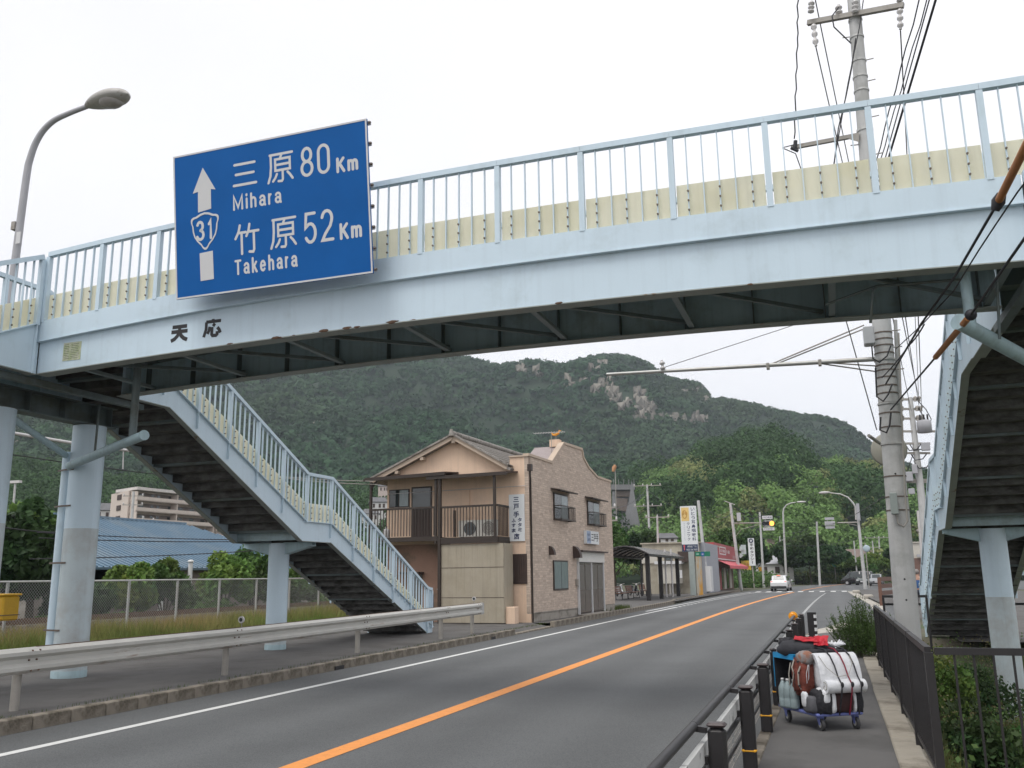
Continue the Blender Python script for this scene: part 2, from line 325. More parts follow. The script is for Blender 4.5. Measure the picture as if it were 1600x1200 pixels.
# ---------------------------------------------------------------- lettering drawn as strokes (each glyph in a unit box, y up)
def arc(cx, cy, rx, ry, a0, a1, n=9): return [(cx + rx * math.cos(R(a0 + (a1 - a0) * i / n)), cy + ry * math.sin(R(a0 + (a1 - a0) * i / n))) for i in range(n + 1)]
GLYPH = {
 '三': [[(.05, .92), (.95, .92)], [(.10, .50), (.90, .50)], [(0, .05), (1, .05)]],
 '原': [[(.08, .95), (1, .95)], [(.12, .95), (.12, .55), (.09, .25), (0, .02)], [(.58, .95), (.50, .80)], [(.30, .78), (.90, .78), (.90, .40), (.30, .40), (.30, .78)], [(.30, .59), (.90, .59)],
        [(.60, .40), (.60, .08), (.56, .02), (.42, .03)], [(.36, .28), (.30, .16), (.20, .05)], [(.80, .30), (.90, .20), (1, .06)]],
 '竹': [[(.20, 1), (.14, .78), (0, .55)], [(.12, .74), (.45, .74)], [(.27, .74), (.27, 0)], [(.62, 1), (.58, .80), (.48, .60)], [(.56, .74), (1, .74)], [(.80, .74), (.80, .10), (.76, .02), (.60, .04)]],
 '天': [[(.05, .93), (.95, .93)], [(.0, .60), (1, .60)], [(.50, .93), (.50, .60), (.38, .30), (.22, .12), (.0, 0)], [(.50, .60), (.62, .30), (.78, .12), (1, 0)]],
 '応': [[(.52, 1), (.52, .88)], [(.10, .86), (1, .86)], [(.12, .86), (.12, .45), (.0, .02)], [(.34, .58), (.30, .35), (.22, .18)], [(.52, .72), (.66, .60)], [(.48, .55), (.48, .14), (.54, .06), (.74, .06), (.80, .12), (.80, .28)], [(.80, .50), (.92, .36), (1, .18)]],
 '3': [arc(.48, .745, .42, .235, 160, -80) + arc(.48, .26, .50, .25, 82, -160)[0:]],
 '1': [[(.25, .80), (.62, .98), (.62, .02)]],
 '8': [arc(.5, .75, .40, .24, 0, 360, 16), arc(.5, .26, .48, .25, 0, 360, 16)],
 '0': [arc(.5, .75, .46, .24, 0, 180, 10) + arc(.5, .25, .46, .24, 180, 360, 10) + [(.96, .75)]],
 '5': [[(.92, .98), (.16, .98), (.08, .52)] + arc(.5, .33, .46, .31, 130, -150, 12)],
 '2': [arc(.5, .74, .44, .25, 170, -20, 9) + [(.78, .48), (.30, .22), (.06, .02), (.98, .02)]],
 'K': [[(.08, 1), (.08, 0)], [(.92, 1), (.10, .42)], [(.38, .60), (.98, 0)]],
 'm': [[(.04, .70), (.04, 0)], arc(.27, .48, .23, .21, 180, 0, 6) + [(.50, 0)], arc(.73, .48, .23, .21, 180, 0, 6) + [(.96, 0)]],
 'M': [[(.05, 0), (.05, 1), (.5, .12), (.95, 1), (.95, 0)]],
 'i': [[(.5, .68), (.5, 0)], [(.5, .93), (.5, 1)]],
 'h': [[(.08, 1), (.08, 0)], arc(.5, .45, .42, .24, 180, 0, 7) + [(.92, 0)]],
 'a': [arc(.5, .50, .40, .20, 160, 0, 6) + [(.90, .12), (1, .0)], arc(.48, .20, .40, .19, 20, 340, 10)],
 'r': [[(.10, .70), (.10, 0)], arc(.7, .38, .60, .30, 180, 85, 5)],
 'T': [[(.0, .96), (1, .96)], [(.5, .96), (.5, 0)]],
 'k': [[(.08, 1), (.08, 0)], [(.86, .70), (.12, .28)], [(.36, .42), (.95, 0)]],
 'e': [[(.12, .36), (.88, .36)], arc(.5, .35, .42, .34, 5, 318, 13)],
}
ADV = {'3': .62, '1': .50, '8': .66, '0': .66, '5': .66, '2': .66, 'K': .80, 'm': .92, 'M': .86, 'i': .30, 'h': .58, 'a': .60, 'r': .42, 'T': .62, 'k': .58, 'e': .60}
def strokes(gl, rect, T, mt, parent, w, name='lettering', flat=False):
    """polyline strokes as raised flat ribbons of width w; every stroke a hair above the last so that none share a plane"""
    x0, y0, x1, y1 = rect; b = MB(T); z = .0015
    for st in gl:
        P_ = [Vector((x0 + w / 2 + p[0] * (x1 - x0 - w), y0 + w / 2 + p[1] * (y1 - y0 - w))) for p in st]; n = len(P_); lf = []; rt = []
        closed = (P_[0] - P_[-1]).length < 1e-4
        for i, p in enumerate(P_):
            d0 = (P_[i] - P_[i - 1]) if i else ((P_[-1] - P_[-2]) if closed else P_[1] - P_[0]); d1 = (P_[i + 1] - P_[i]) if i < n - 1 else ((P_[1] - P_[0]) if closed else d0)
            d0 = d0.normalized(); d1 = d1.normalized(); t = d0 + d1; t = t.normalized() if t.length > .2 else d0
            nn = Vector((-t.y, t.x)); k = w / 2 / max(.45, abs(nn.dot(Vector((-d0.y, d0.x))))); lf.append(p + nn * k); rt.append(p - nn * k)
        vs = [(q.x, q.y, z) for q in lf] + [(q.x, q.y, z) for q in rt]; b.add(vs, [(n + i, n + i + 1, i + 1, i) for i in range(n - 1)])
        if not flat and not closed:
            for c, (pp, qq) in ((P_[0], (P_[0], P_[1])), (P_[-1], (P_[-1], P_[-2]))):
                a = math.atan2((pp - qq).y, (pp - qq).x); z2 = z
                b.add([(c.x, c.y, z2)] + [(c.x + w / 2 * math.cos(a + math.pi * (k / 6 - .5)), c.y + w / 2 * math.sin(a + math.pi * (k / 6 - .5)), z2) for k in range(7)], [(0, k + 1, k + 2) for k in range(6)])
        z += .0004
    return b.build(name, mt, parent)
# ---------------------------------------------------------------- foliage helpers
def leaf_quads(c, size, asp=.6, up=.0, rr=rng):
    """one bent quad per centre c (n,3)"""
    n = len(c); a = rr.normal(size=(n, 3)); a[:, 2] *= (1 - up); a /= np.linalg.norm(a, axis=1)[:, None]
    b = rr.normal(size=(n, 3)); b -= (b * a).sum(1)[:, None] * a; b /= np.linalg.norm(b, axis=1)[:, None]
    s = size * rr.uniform(.6, 1.35, n)[:, None]
    v = np.stack([c - a * s, c - b * s * asp, c + a * s, c + b * s * asp], 1).reshape(-1, 3)
    f = np.arange(n * 4).reshape(-1, 4)
    return v, f
def crown_pts(center, rad, n, clumps=14, cr=.42, rr=rng, flat=.75):
    """leaf centres in clumps spread over an ellipsoid, with gaps between the clumps"""
    center = np.array(center, float); rad = np.array(rad, float)
    d = rr.normal(size=(clumps, 3)); d /= np.linalg.norm(d, axis=1)[:, None]; d[:, 2] = np.abs(d[:, 2]) * 1.0 - .35 * rr.random(clumps)
    cc = d * rr.uniform(.45, .85, clumps)[:, None]
    k = rr.integers(0, clumps, n); e = rr.normal(size=(n, 3)); e /= np.linalg.norm(e, axis=1)[:, None]
    cs = cr * rr.uniform(.7, 1.25, clumps)
    p = cc[k] + e * (cs[k] * rr.uniform(.55, 1.0, n) ** .5)[:, None] * np.array([1, 1, flat])
    return center + p * rad, k
def leaf_mat(name, rough=.6):
    m = mat(name, (1, 1, 1), rough, var=.25, vs=1.3, tint=True, spec=.25)
    if 'lt' not in m:
        nt = m.node_tree; b = nt.nodes['Principled BSDF']; out = nt.nodes['Material Output']
        tr = nt.nodes.new('ShaderNodeBsdfTranslucent'); mx = nt.nodes.new('ShaderNodeMixShader'); mx.inputs[0].default_value = .28
        src = b.inputs['Base Color'].links[0].from_socket
        nt.links.new(src, tr.inputs['Color']); nt.links.new(b.outputs[0], mx.inputs[1]); nt.links.new(tr.outputs[0], mx.inputs[2]); nt.links.new(mx.outputs[0], out.inputs[0]); m['lt'] = 1
    return m
m_leaf = leaf_mat('leaves'); m_bark = mat('bark', (.07, .055, .04), .95, var=.3, vs=8, bump=.6, bs=30)
def tints(k, n, col, var=.3, rr=rng, hue=.12):
    """per-leaf colours: each clump its own shade, each leaf a little of its own"""
    kc = rr.uniform(1 - var, 1 + var, int(k.max()) + 1)[k]; h = rr.normal(0, hue, int(k.max()) + 1)[k]
    l = rr.uniform(.72, 1.3, n); c = np.array(col)[None, :] * (kc * l)[:, None]; c[:, 0] *= 1 + h
    return np.repeat(np.clip(c, .004, .5), 4, axis=0)
def tree(name, label, x, y, z, h, rad, col, n=1500, leaf=.25, trunk=.12, clumps=16, group=None, crown_z=.6, cat='tree', cr=.42):
    t = thing(name, label, cat, (x, y, z), 0, group); b = MB()
    top = V(x + random.uniform(-.1, .1) * h * .3, y, z + h * crown_z)
    b.tube([V(x, y, z - .1), V(x, y, z + h * .25) + V(random.uniform(-.1, .1), 0, 0), top], [trunk, trunk * .75, trunk * .3], 7)
    for i in range(5):
        a = i * 2.4 + random.random(); p0 = V(x, y, z + h * (.25 + .07 * i)); rr_ = rad[0] * .65
        b.tube([p0, p0 + V(math.cos(a) * rr_ * .5, math.sin(a) * rr_ * .5, h * .1), p0 + V(math.cos(a) * rr_, math.sin(a) * rr_, h * .24)], [trunk * .45, trunk * .3, trunk * .1], 5)
    b.build('trunk', m_bark, t)
    pts, k = crown_pts((x, y, z + h * crown_z), rad, n, clumps, cr)
    v, f = leaf_quads(pts, leaf); npmesh('crown', v, f, m_leaf, t, col=tints(k, n, col))
    return t
def bush(name, label, x, y, z, rad, col, n=1500, leaf=.06, clumps=14, group=None, cat='bush'):
    t = thing(name, label, cat, (x, y, z), 0, group); b = MB()
    for i in range(9):
        a = i * .7 + random.random() * .3; q = V(x + math.cos(a) * rad[0] * .6, y + math.sin(a) * rad[1] * .6, z + rad[2] * random.uniform(.6, 1.3))
        b.tube([V(x, y, z - .05), V(x, y, z).lerp(q, .5) + V(0, 0, rad[2] * .2), q], [.02 + rad[0] * .012, .015 + rad[0] * .006, .006], 5)
    b.build('stem', m_bark, t)
    pts, k = crown_pts((x, y, z + rad[2] * .8), rad, n, clumps, .45); pts[:, 2] = np.maximum(pts[:, 2], z + .02)
    v, f = leaf_quads(pts, leaf); npmesh('foliage', v, f, m_leaf, t, col=tints(k, n, col))
    return t

# ---------------------------------------------------------------- ground, road, kerbs
def cv(Y): return .00052 * max(0., Y - 38) ** 2
def ground_h(x, y):
    z = -.03
    if x > .72 and y < 27:
        k = min(1, (x - .72) / 1.2) * min(1, max(0, (27 - y) / 3)); z -= 1.25 * k
    if x < -15.5 and y < 60:
        k = min(1, (-15.5 - x) / 1.5); z += .16 * k
        if -24.5 < x < -20: z += .3 * math.sin(math.pi * (x + 24.5) / 4.5)
    return z
xs = sorted(set([-2400, -1500, -700, -300, -150, -80, -50, -35] + [round(-28 + .9 * i, 2) for i in range(15)] + [-15.6, -15.4, -12, -6, 0, .6, .7, .74, .9, 1.2, 1.5, 1.95, 2.6, 4, 6, 9, 14, 25, 50, 100, 200, 400, 900, 2400]))
ys = sorted(set([-200, -60, -20, -8] + [2. * i for i in range(0, 31)] + [25, 27.1, 70, 85, 100, 130, 160, 200, 300, 500, 900, 1600, 2400]))
vs = [(x, y, ground_h(x, y)) for y in ys for x in xs]; nx = len(xs)
fs = [(j * nx + i, j * nx + i + 1, (j + 1) * nx + i + 1, (j + 1) * nx + i) for j in range(len(ys) - 1) for i in range(nx - 1)]
g = MB(); g.add(vs, fs, True); g.build('ground', m_soil, kind='structure')

def strip(name, pts_l, pts_r, z, mt, kind='structure', parent=None):
    """sheet between two polylines of xy points"""
    b = MB(); n = len(pts_l)
    zz = z if isinstance(z, (list, tuple)) else [z] * n
    b.add([(p[0], p[1], zz[i]) for i, p in enumerate(pts_l)] + [(p[0], p[1], zz[i]) for i, p in enumerate(pts_r)], [(i, i + n, i + n + 1, i + 1) for i in range(n - 1)])
    return b.build(name, mt, parent, kind=kind)
Ys = [-40, -5, 10, 20, 28, 34, 38] + list(range(42, 96, 4))
def redge(Y):
    if Y <= 26: return -.86
    if Y <= 34: return -.86 + (Y - 26) / 8 * 3.4
    return 2.9
strip('road', [(-9.42 + (cv(Y) if Y < 60 else cv(Y) - min(.9, (Y - 60) * .2)), Y) for Y in Ys], [(redge(Y), Y) for Y in Ys], .0, m_asph)
strip('road_junction', [(-9.42 + cv(94) - .9, 94), (-9.2 + cv(120) - .9, 120), (-7 + cv(160), 160), (-2 + cv(210), 210)], [(2.9, 94), (60, 97), (90, 150), (90, 210)], -.004, m_asph)
# painted markings
strip('edge_line', [(-8.44, Y) for Y in (-30, 10, 30)] + [(-8.44 + cv(Y), Y) for Y in (38, 44, 50)], [(-8.30, Y) for Y in (-30, 10, 30)] + [(-8.30 + cv(Y), Y) for Y in (38, 44, 50)], .004, m_white)
strip('bay_edge_line', [(-8.95 + cv(Y) * .9, Y) for Y in (45, 52, 60, 70, 80, 90)], [(-8.83 + cv(Y) * .9, Y) for Y in (45, 52, 60, 70, 80, 90)], .004, m_white)
b = MB()
for i in range(30):
    Y = 50 + i * 1.35
    if Y > 88: break
    b.add([(-8.44 + cv(Y), Y, .004), (-8.28 + cv(Y), Y, .004), (-8.28 + cv(Y + .7), Y + .7, .004), (-8.44 + cv(Y + .7), Y + .7, .004)], [(0, 1, 2, 3)])
for i in range(50):
    Y = 26 + i * 1.3
    if Y > 84: break
    X = -1.42 + cv(Y) * .55
    b.add([(X - .06, Y, .004), (X + .06, Y, .004), (X + .06, Y + .55, .004), (X - .06, Y + .55, .004)], [(0, 1, 2, 3)])
b.build('dashed_line', m_white, kind='structure')
Yc = [-40, 0, 20, 34] + list(range(38, 90, 3))
strip('centre_line', [(-5.14 + cv(Y), Y) for Y in Yc], [(-4.90 + cv(Y), Y) for Y in Yc], .004, m_orange)
strip('centre_line_beyond', [(-5.1 + cv(Y), Y) for Y in (97, 105, 115, 130, 150)], [(-4.9 + cv(Y), Y) for Y in (97, 105, 115, 130, 150)], .0041, m_orange)
b = MB()
for i in range(12):
    X = -7.3 + i * .98
    b.add([(X, 90.2, .004), (X + .46, 90.2, .004), (X + .46, 93.6, .004), (X, 93.6, .004)], [(0, 1, 2, 3)])
b.build('crosswalk', m_white, kind='structure')
b = MB(); b.add([(-7.6, 87.4, .004), (-3.6, 87.4, .004), (-3.6, 87.85, .004), (-7.6, 87.85, .004)], [(0, 1, 2, 3)])
b.add([(-2.2, 96.5, .004), (2.6, 96.5, .004), (2.6, 96.95, .004), (-2.2, 96.95, .004)], [(0, 1, 2, 3)]); b.build('stop_line', m_white, kind='structure')

# pavements
strip('pavement_left', [(-15.9, Y) for Y in (-40, 15, 27, 27.01, 31.2)], [(-9.56, -40), (-9.56, 15), (-9.56, 27), (-10.25, 27.01), (-10.25, 31.2)], .15, m_walk)
b = MB(); b.add([(-10.25, 27.0, .15), (-9.56, 27.4, .04), (-9.62, 31.1, .04), (-10.25, 31.2, .15), (-9.56, 27.0, .15)], [(0, 1, 2, 3), (0, 4, 1)]); b.build('pavement_ramp', m_walk, kind='structure')
strip('pavement_before_shops', [(-24, 31.2), (-24, 60), (-24, 94)], [(-9.6, 31.2), (-9.6 + cv(58), 58), (-9.65 + cv(94) - .9, 94)], .148, m_walk)
strip('pavement_right', [(-.74, Y) for Y in (-40, 12, 23, 26.3, 28.5)], [(.39, -40), (.39, 12), (.39, 23), (.39, 26.3), (1.5, 34)], [.15, .15, .15, .03, .008], m_walkr)
strip('pavement_far_right', [(2.25, 53), (1.9, 70), (1.75, 90), (2.2, 93.5)], [(14, 53), (14, 70), (14, 90), (14, 93.5)], .1, m_walk)
b = MB(); b.add([(2.9, 26, -.012), (14, 26, -.012), (14, 53.2, -.012), (2.9, 53.2, -.012)], [(0, 1, 2, 3)]); b.build('side_lane', m_walk, kind='structure')
strip('gutter', [(-.86, 26.3), (-.2, 29.2), (.55, 33.6)], [(-.86, 29.8), (-.4, 31.6), (.2, 35.2)], .012, m_gutter)
strip('gutter_far', [(1.55, 44), (1.72, 54), (1.3, 72), (1.02, 90.5)], [(2.05, 44), (2.3, 54), (1.95, 72), (1.8, 90.5)], .011, m_gutter)

def kerb_run(name, pts, w, z0, z1, L_, mt, top_only=False):
    """a run of kerb stones along a polyline, each stone its own piece with open joints"""
    r = thing(name, None, None); r['kind'] = 'structure'
    variants = []
    for k in range(4):
        bb = MB(); bb.bbox(-w / 2, .006, 0, w / 2, L_ - .006, z1 - z0, .012)
        o = bb.build('kerb_stone', mt, r); variants.append(o.data)
        bpy.data.objects.remove(o)
    pts = [V(p[0], p[1], 0) for p in pts]; i = 0; cnt = 0
    for a, c in zip(pts[:-1], pts[1:]):
        d = c - a; n = max(1, round(d.length / L_)); ang = math.atan2(-d.x, d.y)
        for j in range(n):
            p = a + d * (j / n); me = variants[cnt % 4]
            o = child('kerb_stone', me, r, (p.x + random.uniform(-.004, .004), p.y, z0 + random.uniform(-.004, .004)), (0, 0, ang + random.uniform(-.004, .004)))
            o.scale = (1, d.length / n / L_, 1); cnt += 1
    return r
kerb_run('kerb_left', [(-9.49, -6), (-9.49, 27.0)], .16, -.03, .165, .6, m_kerb)
kerb_run('kerb_left_ramp', [(-9.49, 27.0), (-9.55, 31.2)], .16, -.03, .045, .6, m_kerb)
kerb_run('kerb_by_house', [(-9.49, 31.2), (-9.49 + cv(54), 54), (-9.75 + cv(58), 57), (-10.2 + cv(60), 60)], .18, -.03, .20, .6, m_kerb)
kerb_run('kerb_bus_bay', [(-10.2 + cv(60), 60), (-10.35 + cv(80), 80), (-10.5 + cv(93), 93)], .18, -.03, .20, .9, m_kerb)
kerb_run('kerb_right', [(-.80, 3), (-.80, 26)], .12, -.03, .155, .6, m_kerb)
kerb_run('footway_edge_strip', [(.505, -4), (.505, 26)], .24, .0, .175, 2.0, m_strip)
b = MB(); b.box(.63, -6, -1.3, .72, 25.9, .10); b.build('retaining_wall', m_strip, kind='structure')
# drain slots in the kerb
for (X, Y) in ((-9.405, 16.2), (-9.405, 24.9)):
    b = MB(); b.box(X - .02, Y, .0, X + .004, Y + .34, .075); b.build('kerb_drain', m_ink, kind='structure')
# ---------------------------------------------------------------- footbridge
m_colw = mat('weathered_column_paint', (.50, .57, .59), .55, var=.06, vs=3, col2=(.42, .43, .42), c2s=2.5, c2lo=.45, c2hi=.75, streak=.12)
fb = thing('footbridge', 'pale blue steel pedestrian footbridge arching over the road with stairs on both sides', 'footbridge', (-12.53, 11.35, .15))
YN, YF = 10.5, 12.5
def zb(X): return 5.125 - (.0030 if X < -4.2 else .0030) * (X + 4.2) ** 2
def zd(X): return 6.06 - (.0046 if X < -4.2 else .0020) * (X + 4.2) ** 2     # top of the deck edge
def zr(X): return zd(X) + 1.15
XS = [-11.57 + (2.28 + 11.57) * i / 24 for i in range(25)]
def ribbon(b, fy0, fy1, fz0, fz1, xs=XS):
    """box section following the arch: y from fy0..fy1, z from fz0(x)..fz1(x)"""
    n = len(xs); vs = []
    for x in xs: vs += [(x, fy0, fz0(x)), (x, fy1, fz0(x)), (x, fy1, fz1(x)), (x, fy0, fz1(x))]
    fs = [(0, 1, 2, 3), tuple(4 * (n - 1) + k for k in (3, 2, 1, 0))]
    for i in range(n - 1):
        for k in range(4): a = 4 * i + k; c = 4 * i + (k + 1) % 4; fs.append((a, a + 4, c + 4, c))
    b.add(vs, fs)
for (yo, s, nm) in ((YN, 1, 'near'), (YF, -1, 'far')):
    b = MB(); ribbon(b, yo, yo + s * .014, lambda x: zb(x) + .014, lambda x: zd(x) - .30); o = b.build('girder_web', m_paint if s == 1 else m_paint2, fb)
    b = MB(); ribbon(b, yo - s * .015, yo + s * .21, zb, lambda x: zb(x) + .014); b.build('girder_flange', m_flange, fb)
    b = MB(); ribbon(b, yo - s * .06, yo + s * .012, lambda x: zd(x) - .34, lambda x: zd(x)); b.build('deck_fascia', m_paint, fb)
    b = MB(); ribbon(b, yo - s * .075, yo - s * .06, lambda x: zd(x) - .34, lambda x: zd(x) - .325); b.build('fascia_lip', m_paint, fb)
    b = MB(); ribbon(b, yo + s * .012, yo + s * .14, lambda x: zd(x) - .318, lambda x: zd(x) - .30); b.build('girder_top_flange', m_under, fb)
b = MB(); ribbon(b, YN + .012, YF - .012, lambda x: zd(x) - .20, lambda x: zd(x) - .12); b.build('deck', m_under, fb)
# stiffeners and cross frames between the girders
for i in range(15):
    x = -11.1 + i * .94
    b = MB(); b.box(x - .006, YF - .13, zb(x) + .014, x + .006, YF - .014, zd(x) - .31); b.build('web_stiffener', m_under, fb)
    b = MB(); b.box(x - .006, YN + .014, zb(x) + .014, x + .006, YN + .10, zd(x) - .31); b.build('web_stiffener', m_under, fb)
for i in range(8):
    x = -10.9 + i * 1.86
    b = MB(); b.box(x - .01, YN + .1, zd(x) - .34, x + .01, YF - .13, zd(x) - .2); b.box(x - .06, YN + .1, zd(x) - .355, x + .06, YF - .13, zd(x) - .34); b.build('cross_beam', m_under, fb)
    b = MB(); b.bar((x, YN + .05, zd(x) - .36), (x + .02, YF - .5, zb(x) + .42), .12, .014); b.bar((x, YN + .1, zb(x) + .06), (x, YF - .14, zb(x) + .06), .08, .05); b.build('gusset_plate', mat('mid_tone_gusset_paint', (.20, .245, .255), .6, var=.12), fb)  # gusset tone between the dark underside steel and the weathered blue paint
for i in range(4):
    x = -10.9 + i * 3.72
    b = MB(); b.bar((x, YN + .1, zb(x) + .12), (x + 1.86, YF - .14, zb(x + 1.86) + .12), .05, .05); b.bar((x + 1.86, YN + .1, zb(x + 1.86) + .12), (x + 3.6, YF - .14, zb(min(2.2, x + 3.6)) + .12), .05, .05); b.build('lateral_brace', m_under, fb)
b = MB(); b.tube([(x, YN + .32, zb(x) + .16) for x in XS[1:]], .014, 6); b.build('conduit', m_under, fb)

def unit(v): v = V(v); return v.normalized()
mesh_cache = {}
def railing(posts, out, single=True, inner=1, nb=5, h=1.15, ph=.42, bolts=True):
    """posts: list of base points; out: outward unit vector. Posts, top rail, balusters, kick panels with bolts"""
    out = V(out); P = [V(p) for p in posts]
    stuff = MB(); bolt = MB()
    for i, p in enumerate(P):
        d = unit((P[min(i + 1, len(P) - 1)] - P[max(i - 1, 0)]) * Vector((1, 1, 0)))
        b = MB(frame(p + V(0, 0, -.02), d, out.cross(d) * 0 + V(0, 0, 1)))   # local x along, y up, z = d x up
        b.box(-.035, 0, -.038, .035, h - .06, .038); b.build('rail_post', m_paint, fb)
    for i in range(len(P) - 1):
        a, c = P[i], P[i + 1]; d = c - a; dh = unit(d * Vector((1, 1, 0)))
        b = MB(); u0 = V(0, 0, h - .04); e = d.normalized() * -.0015
        b.bar(a + u0 - e, c + u0 + e, .085, .075); b.build('handrail', m_paint, fb)
        for k in range(nb):
            t = (k + 1) / (nb + 1); q = a + d * t
            tgt = stuff if not single else MB()
            T = frame(q, dh, (0, 0, 1)); tgt.T = T; tgt.box(-.0065, .0, -.019, .0065, h - .075, .019); tgt.T = None
            if single: tgt.build('baluster', m_paint, fb)
            if bolts and k % 2 == 0:
                for z in (.075, .20, .325):
                    p0 = q + V(0, 0, z) + out * .018
                    bolt.cyl(p0, p0 + out * .018, .013, n=6)
        b = MB(); off = -out * .028; e1 = dh * .045
        a1 = a + off + d * (.045 / d.length) + V(0, 0, .012); c1 = c + off - d * (.045 / d.length) + V(0, 0, .012); hh = V(0, 0, ph + random.uniform(-.004, .004))
        b.slab(a1, c1, c1 + hh, a1 + hh, .005); b.build('kick_panel', m_yellow, fb)
    if stuff.v: stuff.build('baluster_row', m_paint, fb, kind='stuff')
    if bolt.v: bolt.build('panel_bolt', m_bolt, fb, kind='stuff')
npx = [PY(x, y, YN)[0] for x, y in ((80, 396), (163, 380), (250, 360))]
xp = [-11.5, -10.42, -9.33, -8.2, -7.06, -5.93, -4.93, -3.81, -2.66, -1.50, -.35, .82, 1.99, 3.15, 4.2]
railing([(x, YN - .03, zd(min(x, 2.3))) for x in xp], (0, -1, 0))
railing([(x, YF + .03, zd(min(x, 2.3))) for x in [-11.5 + 1.15 * i for i in range(13)]], (0, 1, 0), single=False)

# landings at both ends of the span
def landing(X0, X1, Y0, Y1, road_side, z0=4.97, z1=6.0):
    """platform; road_side = +1 when the road lies toward +X"""
    b = MB(); b.box(X0, Y0, z1 - .2, X1, Y1, z1 - .12); b.build('landing_deck', m_under, fb)
    for (X, s) in ((X0, 1), (X1, -1)):
        if (s == -1) == (road_side == 1): # road side: only beyond the span
            for (ya, yb) in [q for q in ((Y0, YN - .02), (YF + .03, Y1)) if q[1] > q[0] + .05]:
                b = MB(); b.box(X, ya, z0, X + s * .014, yb, z1); b.build('landing_girder', m_paint, fb)
                b = MB(); b.box(X, ya, z0 - .014, X + s * .18, yb, z0 - .001); b.build('girder_flange', m_flange, fb)
        else:
            b = MB(); b.box(X, Y0, z0, X + s * .014, Y1, z1); b.build('landing_girder', m_paint2, fb)
    for k in range(4):
        y = Y0 + (Y1 - Y0) * (k + .5) / 4; b = MB(); b.box(X0 + .02, y - .05, z1 - .45, X1 - .02, y + .05, z1 - .2); b.build('landing_joist', m_under, fb)

# stairs
SL = .481
def stair(Xa, Xb, Yt, s, single, road_side, zg=.15, zt=6.0, Ym=None, inner_single=False):
    """flight along Y (direction s) between planes Xa (road side) and Xb; top edge starts at Yt, z=zt"""
    zl = 3.085; Yl0 = Yt + s * (zt - zl) / SL if Ym is None else Ym; Yl1 = Yl0 + s * 1.1
    Ye = Yl1 + s * (zl - zg - .2) / SL
    D = .42; lo, hi = min(Xa, Xb), max(Xa, Xb)
    top = [(Yt - s * .0, zt), (Yl0, zl), (Yl1, zl), (Ye, zg + .2)]
    for X, o in ((Xa, road_side), (Xb, -road_side)):
        # outline of the stringer plate (with the landing girder end above)
        ystart = Yt + s * (.42 + .86 - .25)
        poly = [(Yt, zt), (Yt, 4.97), (Yt + s * 1.22, 4.97), (Yl0 - s * .12, zl - D - .03), (Yl1 + s * .05, zl - D - .03), (Ye + s * .05, zg), (Ye + s * .42, zg), (Ye + s * .42, zg + .16), (Yl1 + s * .02, zl), (Yl0, zl)]
        b = MB(); n = len(poly)
        vs = [(X, p[0], p[1]) for p in poly] + [(X - o * .012, p[0], p[1]) for p in poly]
        quads = [(0, 1, 2, 9), (9, 2, 3), (9, 3, 4, 8), (8, 4, 5, 7), (7, 5, 6)]
        fs = [q for q in quads] + [tuple(n + i for i in q[::-1]) for q in quads] + [(i, (i + 1) % n, (i + 1) % n + n, i + n) for i in range(n)]
        b.add(vs, fs); b.build('stringer', m_paint, fb)
        b = MB()
        for (p, q) in zip(poly[1:5], poly[2:6]): b.bar((X - o * .05, p[0], p[1] - .006), (X - o * .05, q[0], q[1] - .006), .13, .012)
        b.build('stringer_flange', m_flange, fb)
        b = MB()
        for (p, q) in zip([poly[0], poly[9], poly[8]], [poly[9], poly[8], poly[7]]): b.bar((X + o * .01, p[0], p[1]), (X + o * .01, q[0], q[1]), .09, .016)
        b.build('stringer_cap', m_paint, fb)
        # posts on the stringer
        n1 = 6; ps = [(X + o * .02, Yt + (Yl0 - Yt) * i / n1, zt + (zl - zt) * i / n1) for i in range(n1 + 1)]
        n2 = 5; zE = zg + .2; ps2 = [(X + o * .02, Yl1 + (Ye - Yl1) * i / n2, zl + (zE - zl) * i / n2) for i in range(n2 + 1)] + [(X + o * .02, Ye + s * .32, zg + .16)]
        for p in ps[:-1] + ps2[:-1]:
            b = MB(); b.box(X + o * .002, p[1] - .006, p[2] - D + .07 if p is not ps[0] else p[2] - .8, X + o * .055, p[1] + .006, p[2] - .01); b.build('stringer_stiffener', m_paint, fb)
        railing(ps + ps2, (o, 0, 0), single=(single and (X == Xa or inner_single)), bolts=(X == Xa))
    # steps: sawtooth soffit of treads and risers
    def flight(y0, z0, y1, z1):
        n = max(1, round(abs(z0 - z1) / .165)); dz = (z0 - z1) / n; dy = (y1 - y0) / n
        for i in range(n):
            ya = y0 + dy * i; zz = z0 - dz * (i + 1); b = MB()
            b.box(lo + .02, ya - s * .02, zz - .07 - .02, hi - .02, ya + dy + s * .03, zz - .02)
            b.box(lo + .02, ya - s * .02, zz - .02, hi - .02, ya + s * .035, zz + dz - .09)
            b.build('step', m_stepc, fb)
            if i % 4 == 1:
                b = MB(); yb = ya + dy * .5; b.box(lo + .014, yb - .13, zz - .125, hi - .014, yb - .115, zz - .09); b.box(lo + .014, yb - .13, zz - .14, hi - .014, yb + .03, zz - .126); b.build('step_beam', m_under, fb)
    flight(Yt, zt - .1, Yl0, zl - .1); flight(Yl1, zl - .1, Ye + s * .3, zg)
    b = MB(); b.box(lo + .02, Yl0, zl - .18, hi - .02, Yl1, zl - .1); b.build('stair_landing', m_stepc, fb)
    b = MB(); b.box(lo + .014, Yl0 + s * .02, zl - D, hi - .014, Yl0 + s * .035, zl - .18); b.build('landing_beam', m_paint2, fb)
    # middle column with tapered brackets
    xc = (lo + hi) / 2; yc = (Yl0 + Yl1) / 2; zc = zl - D - .045
    return xc, yc, zc
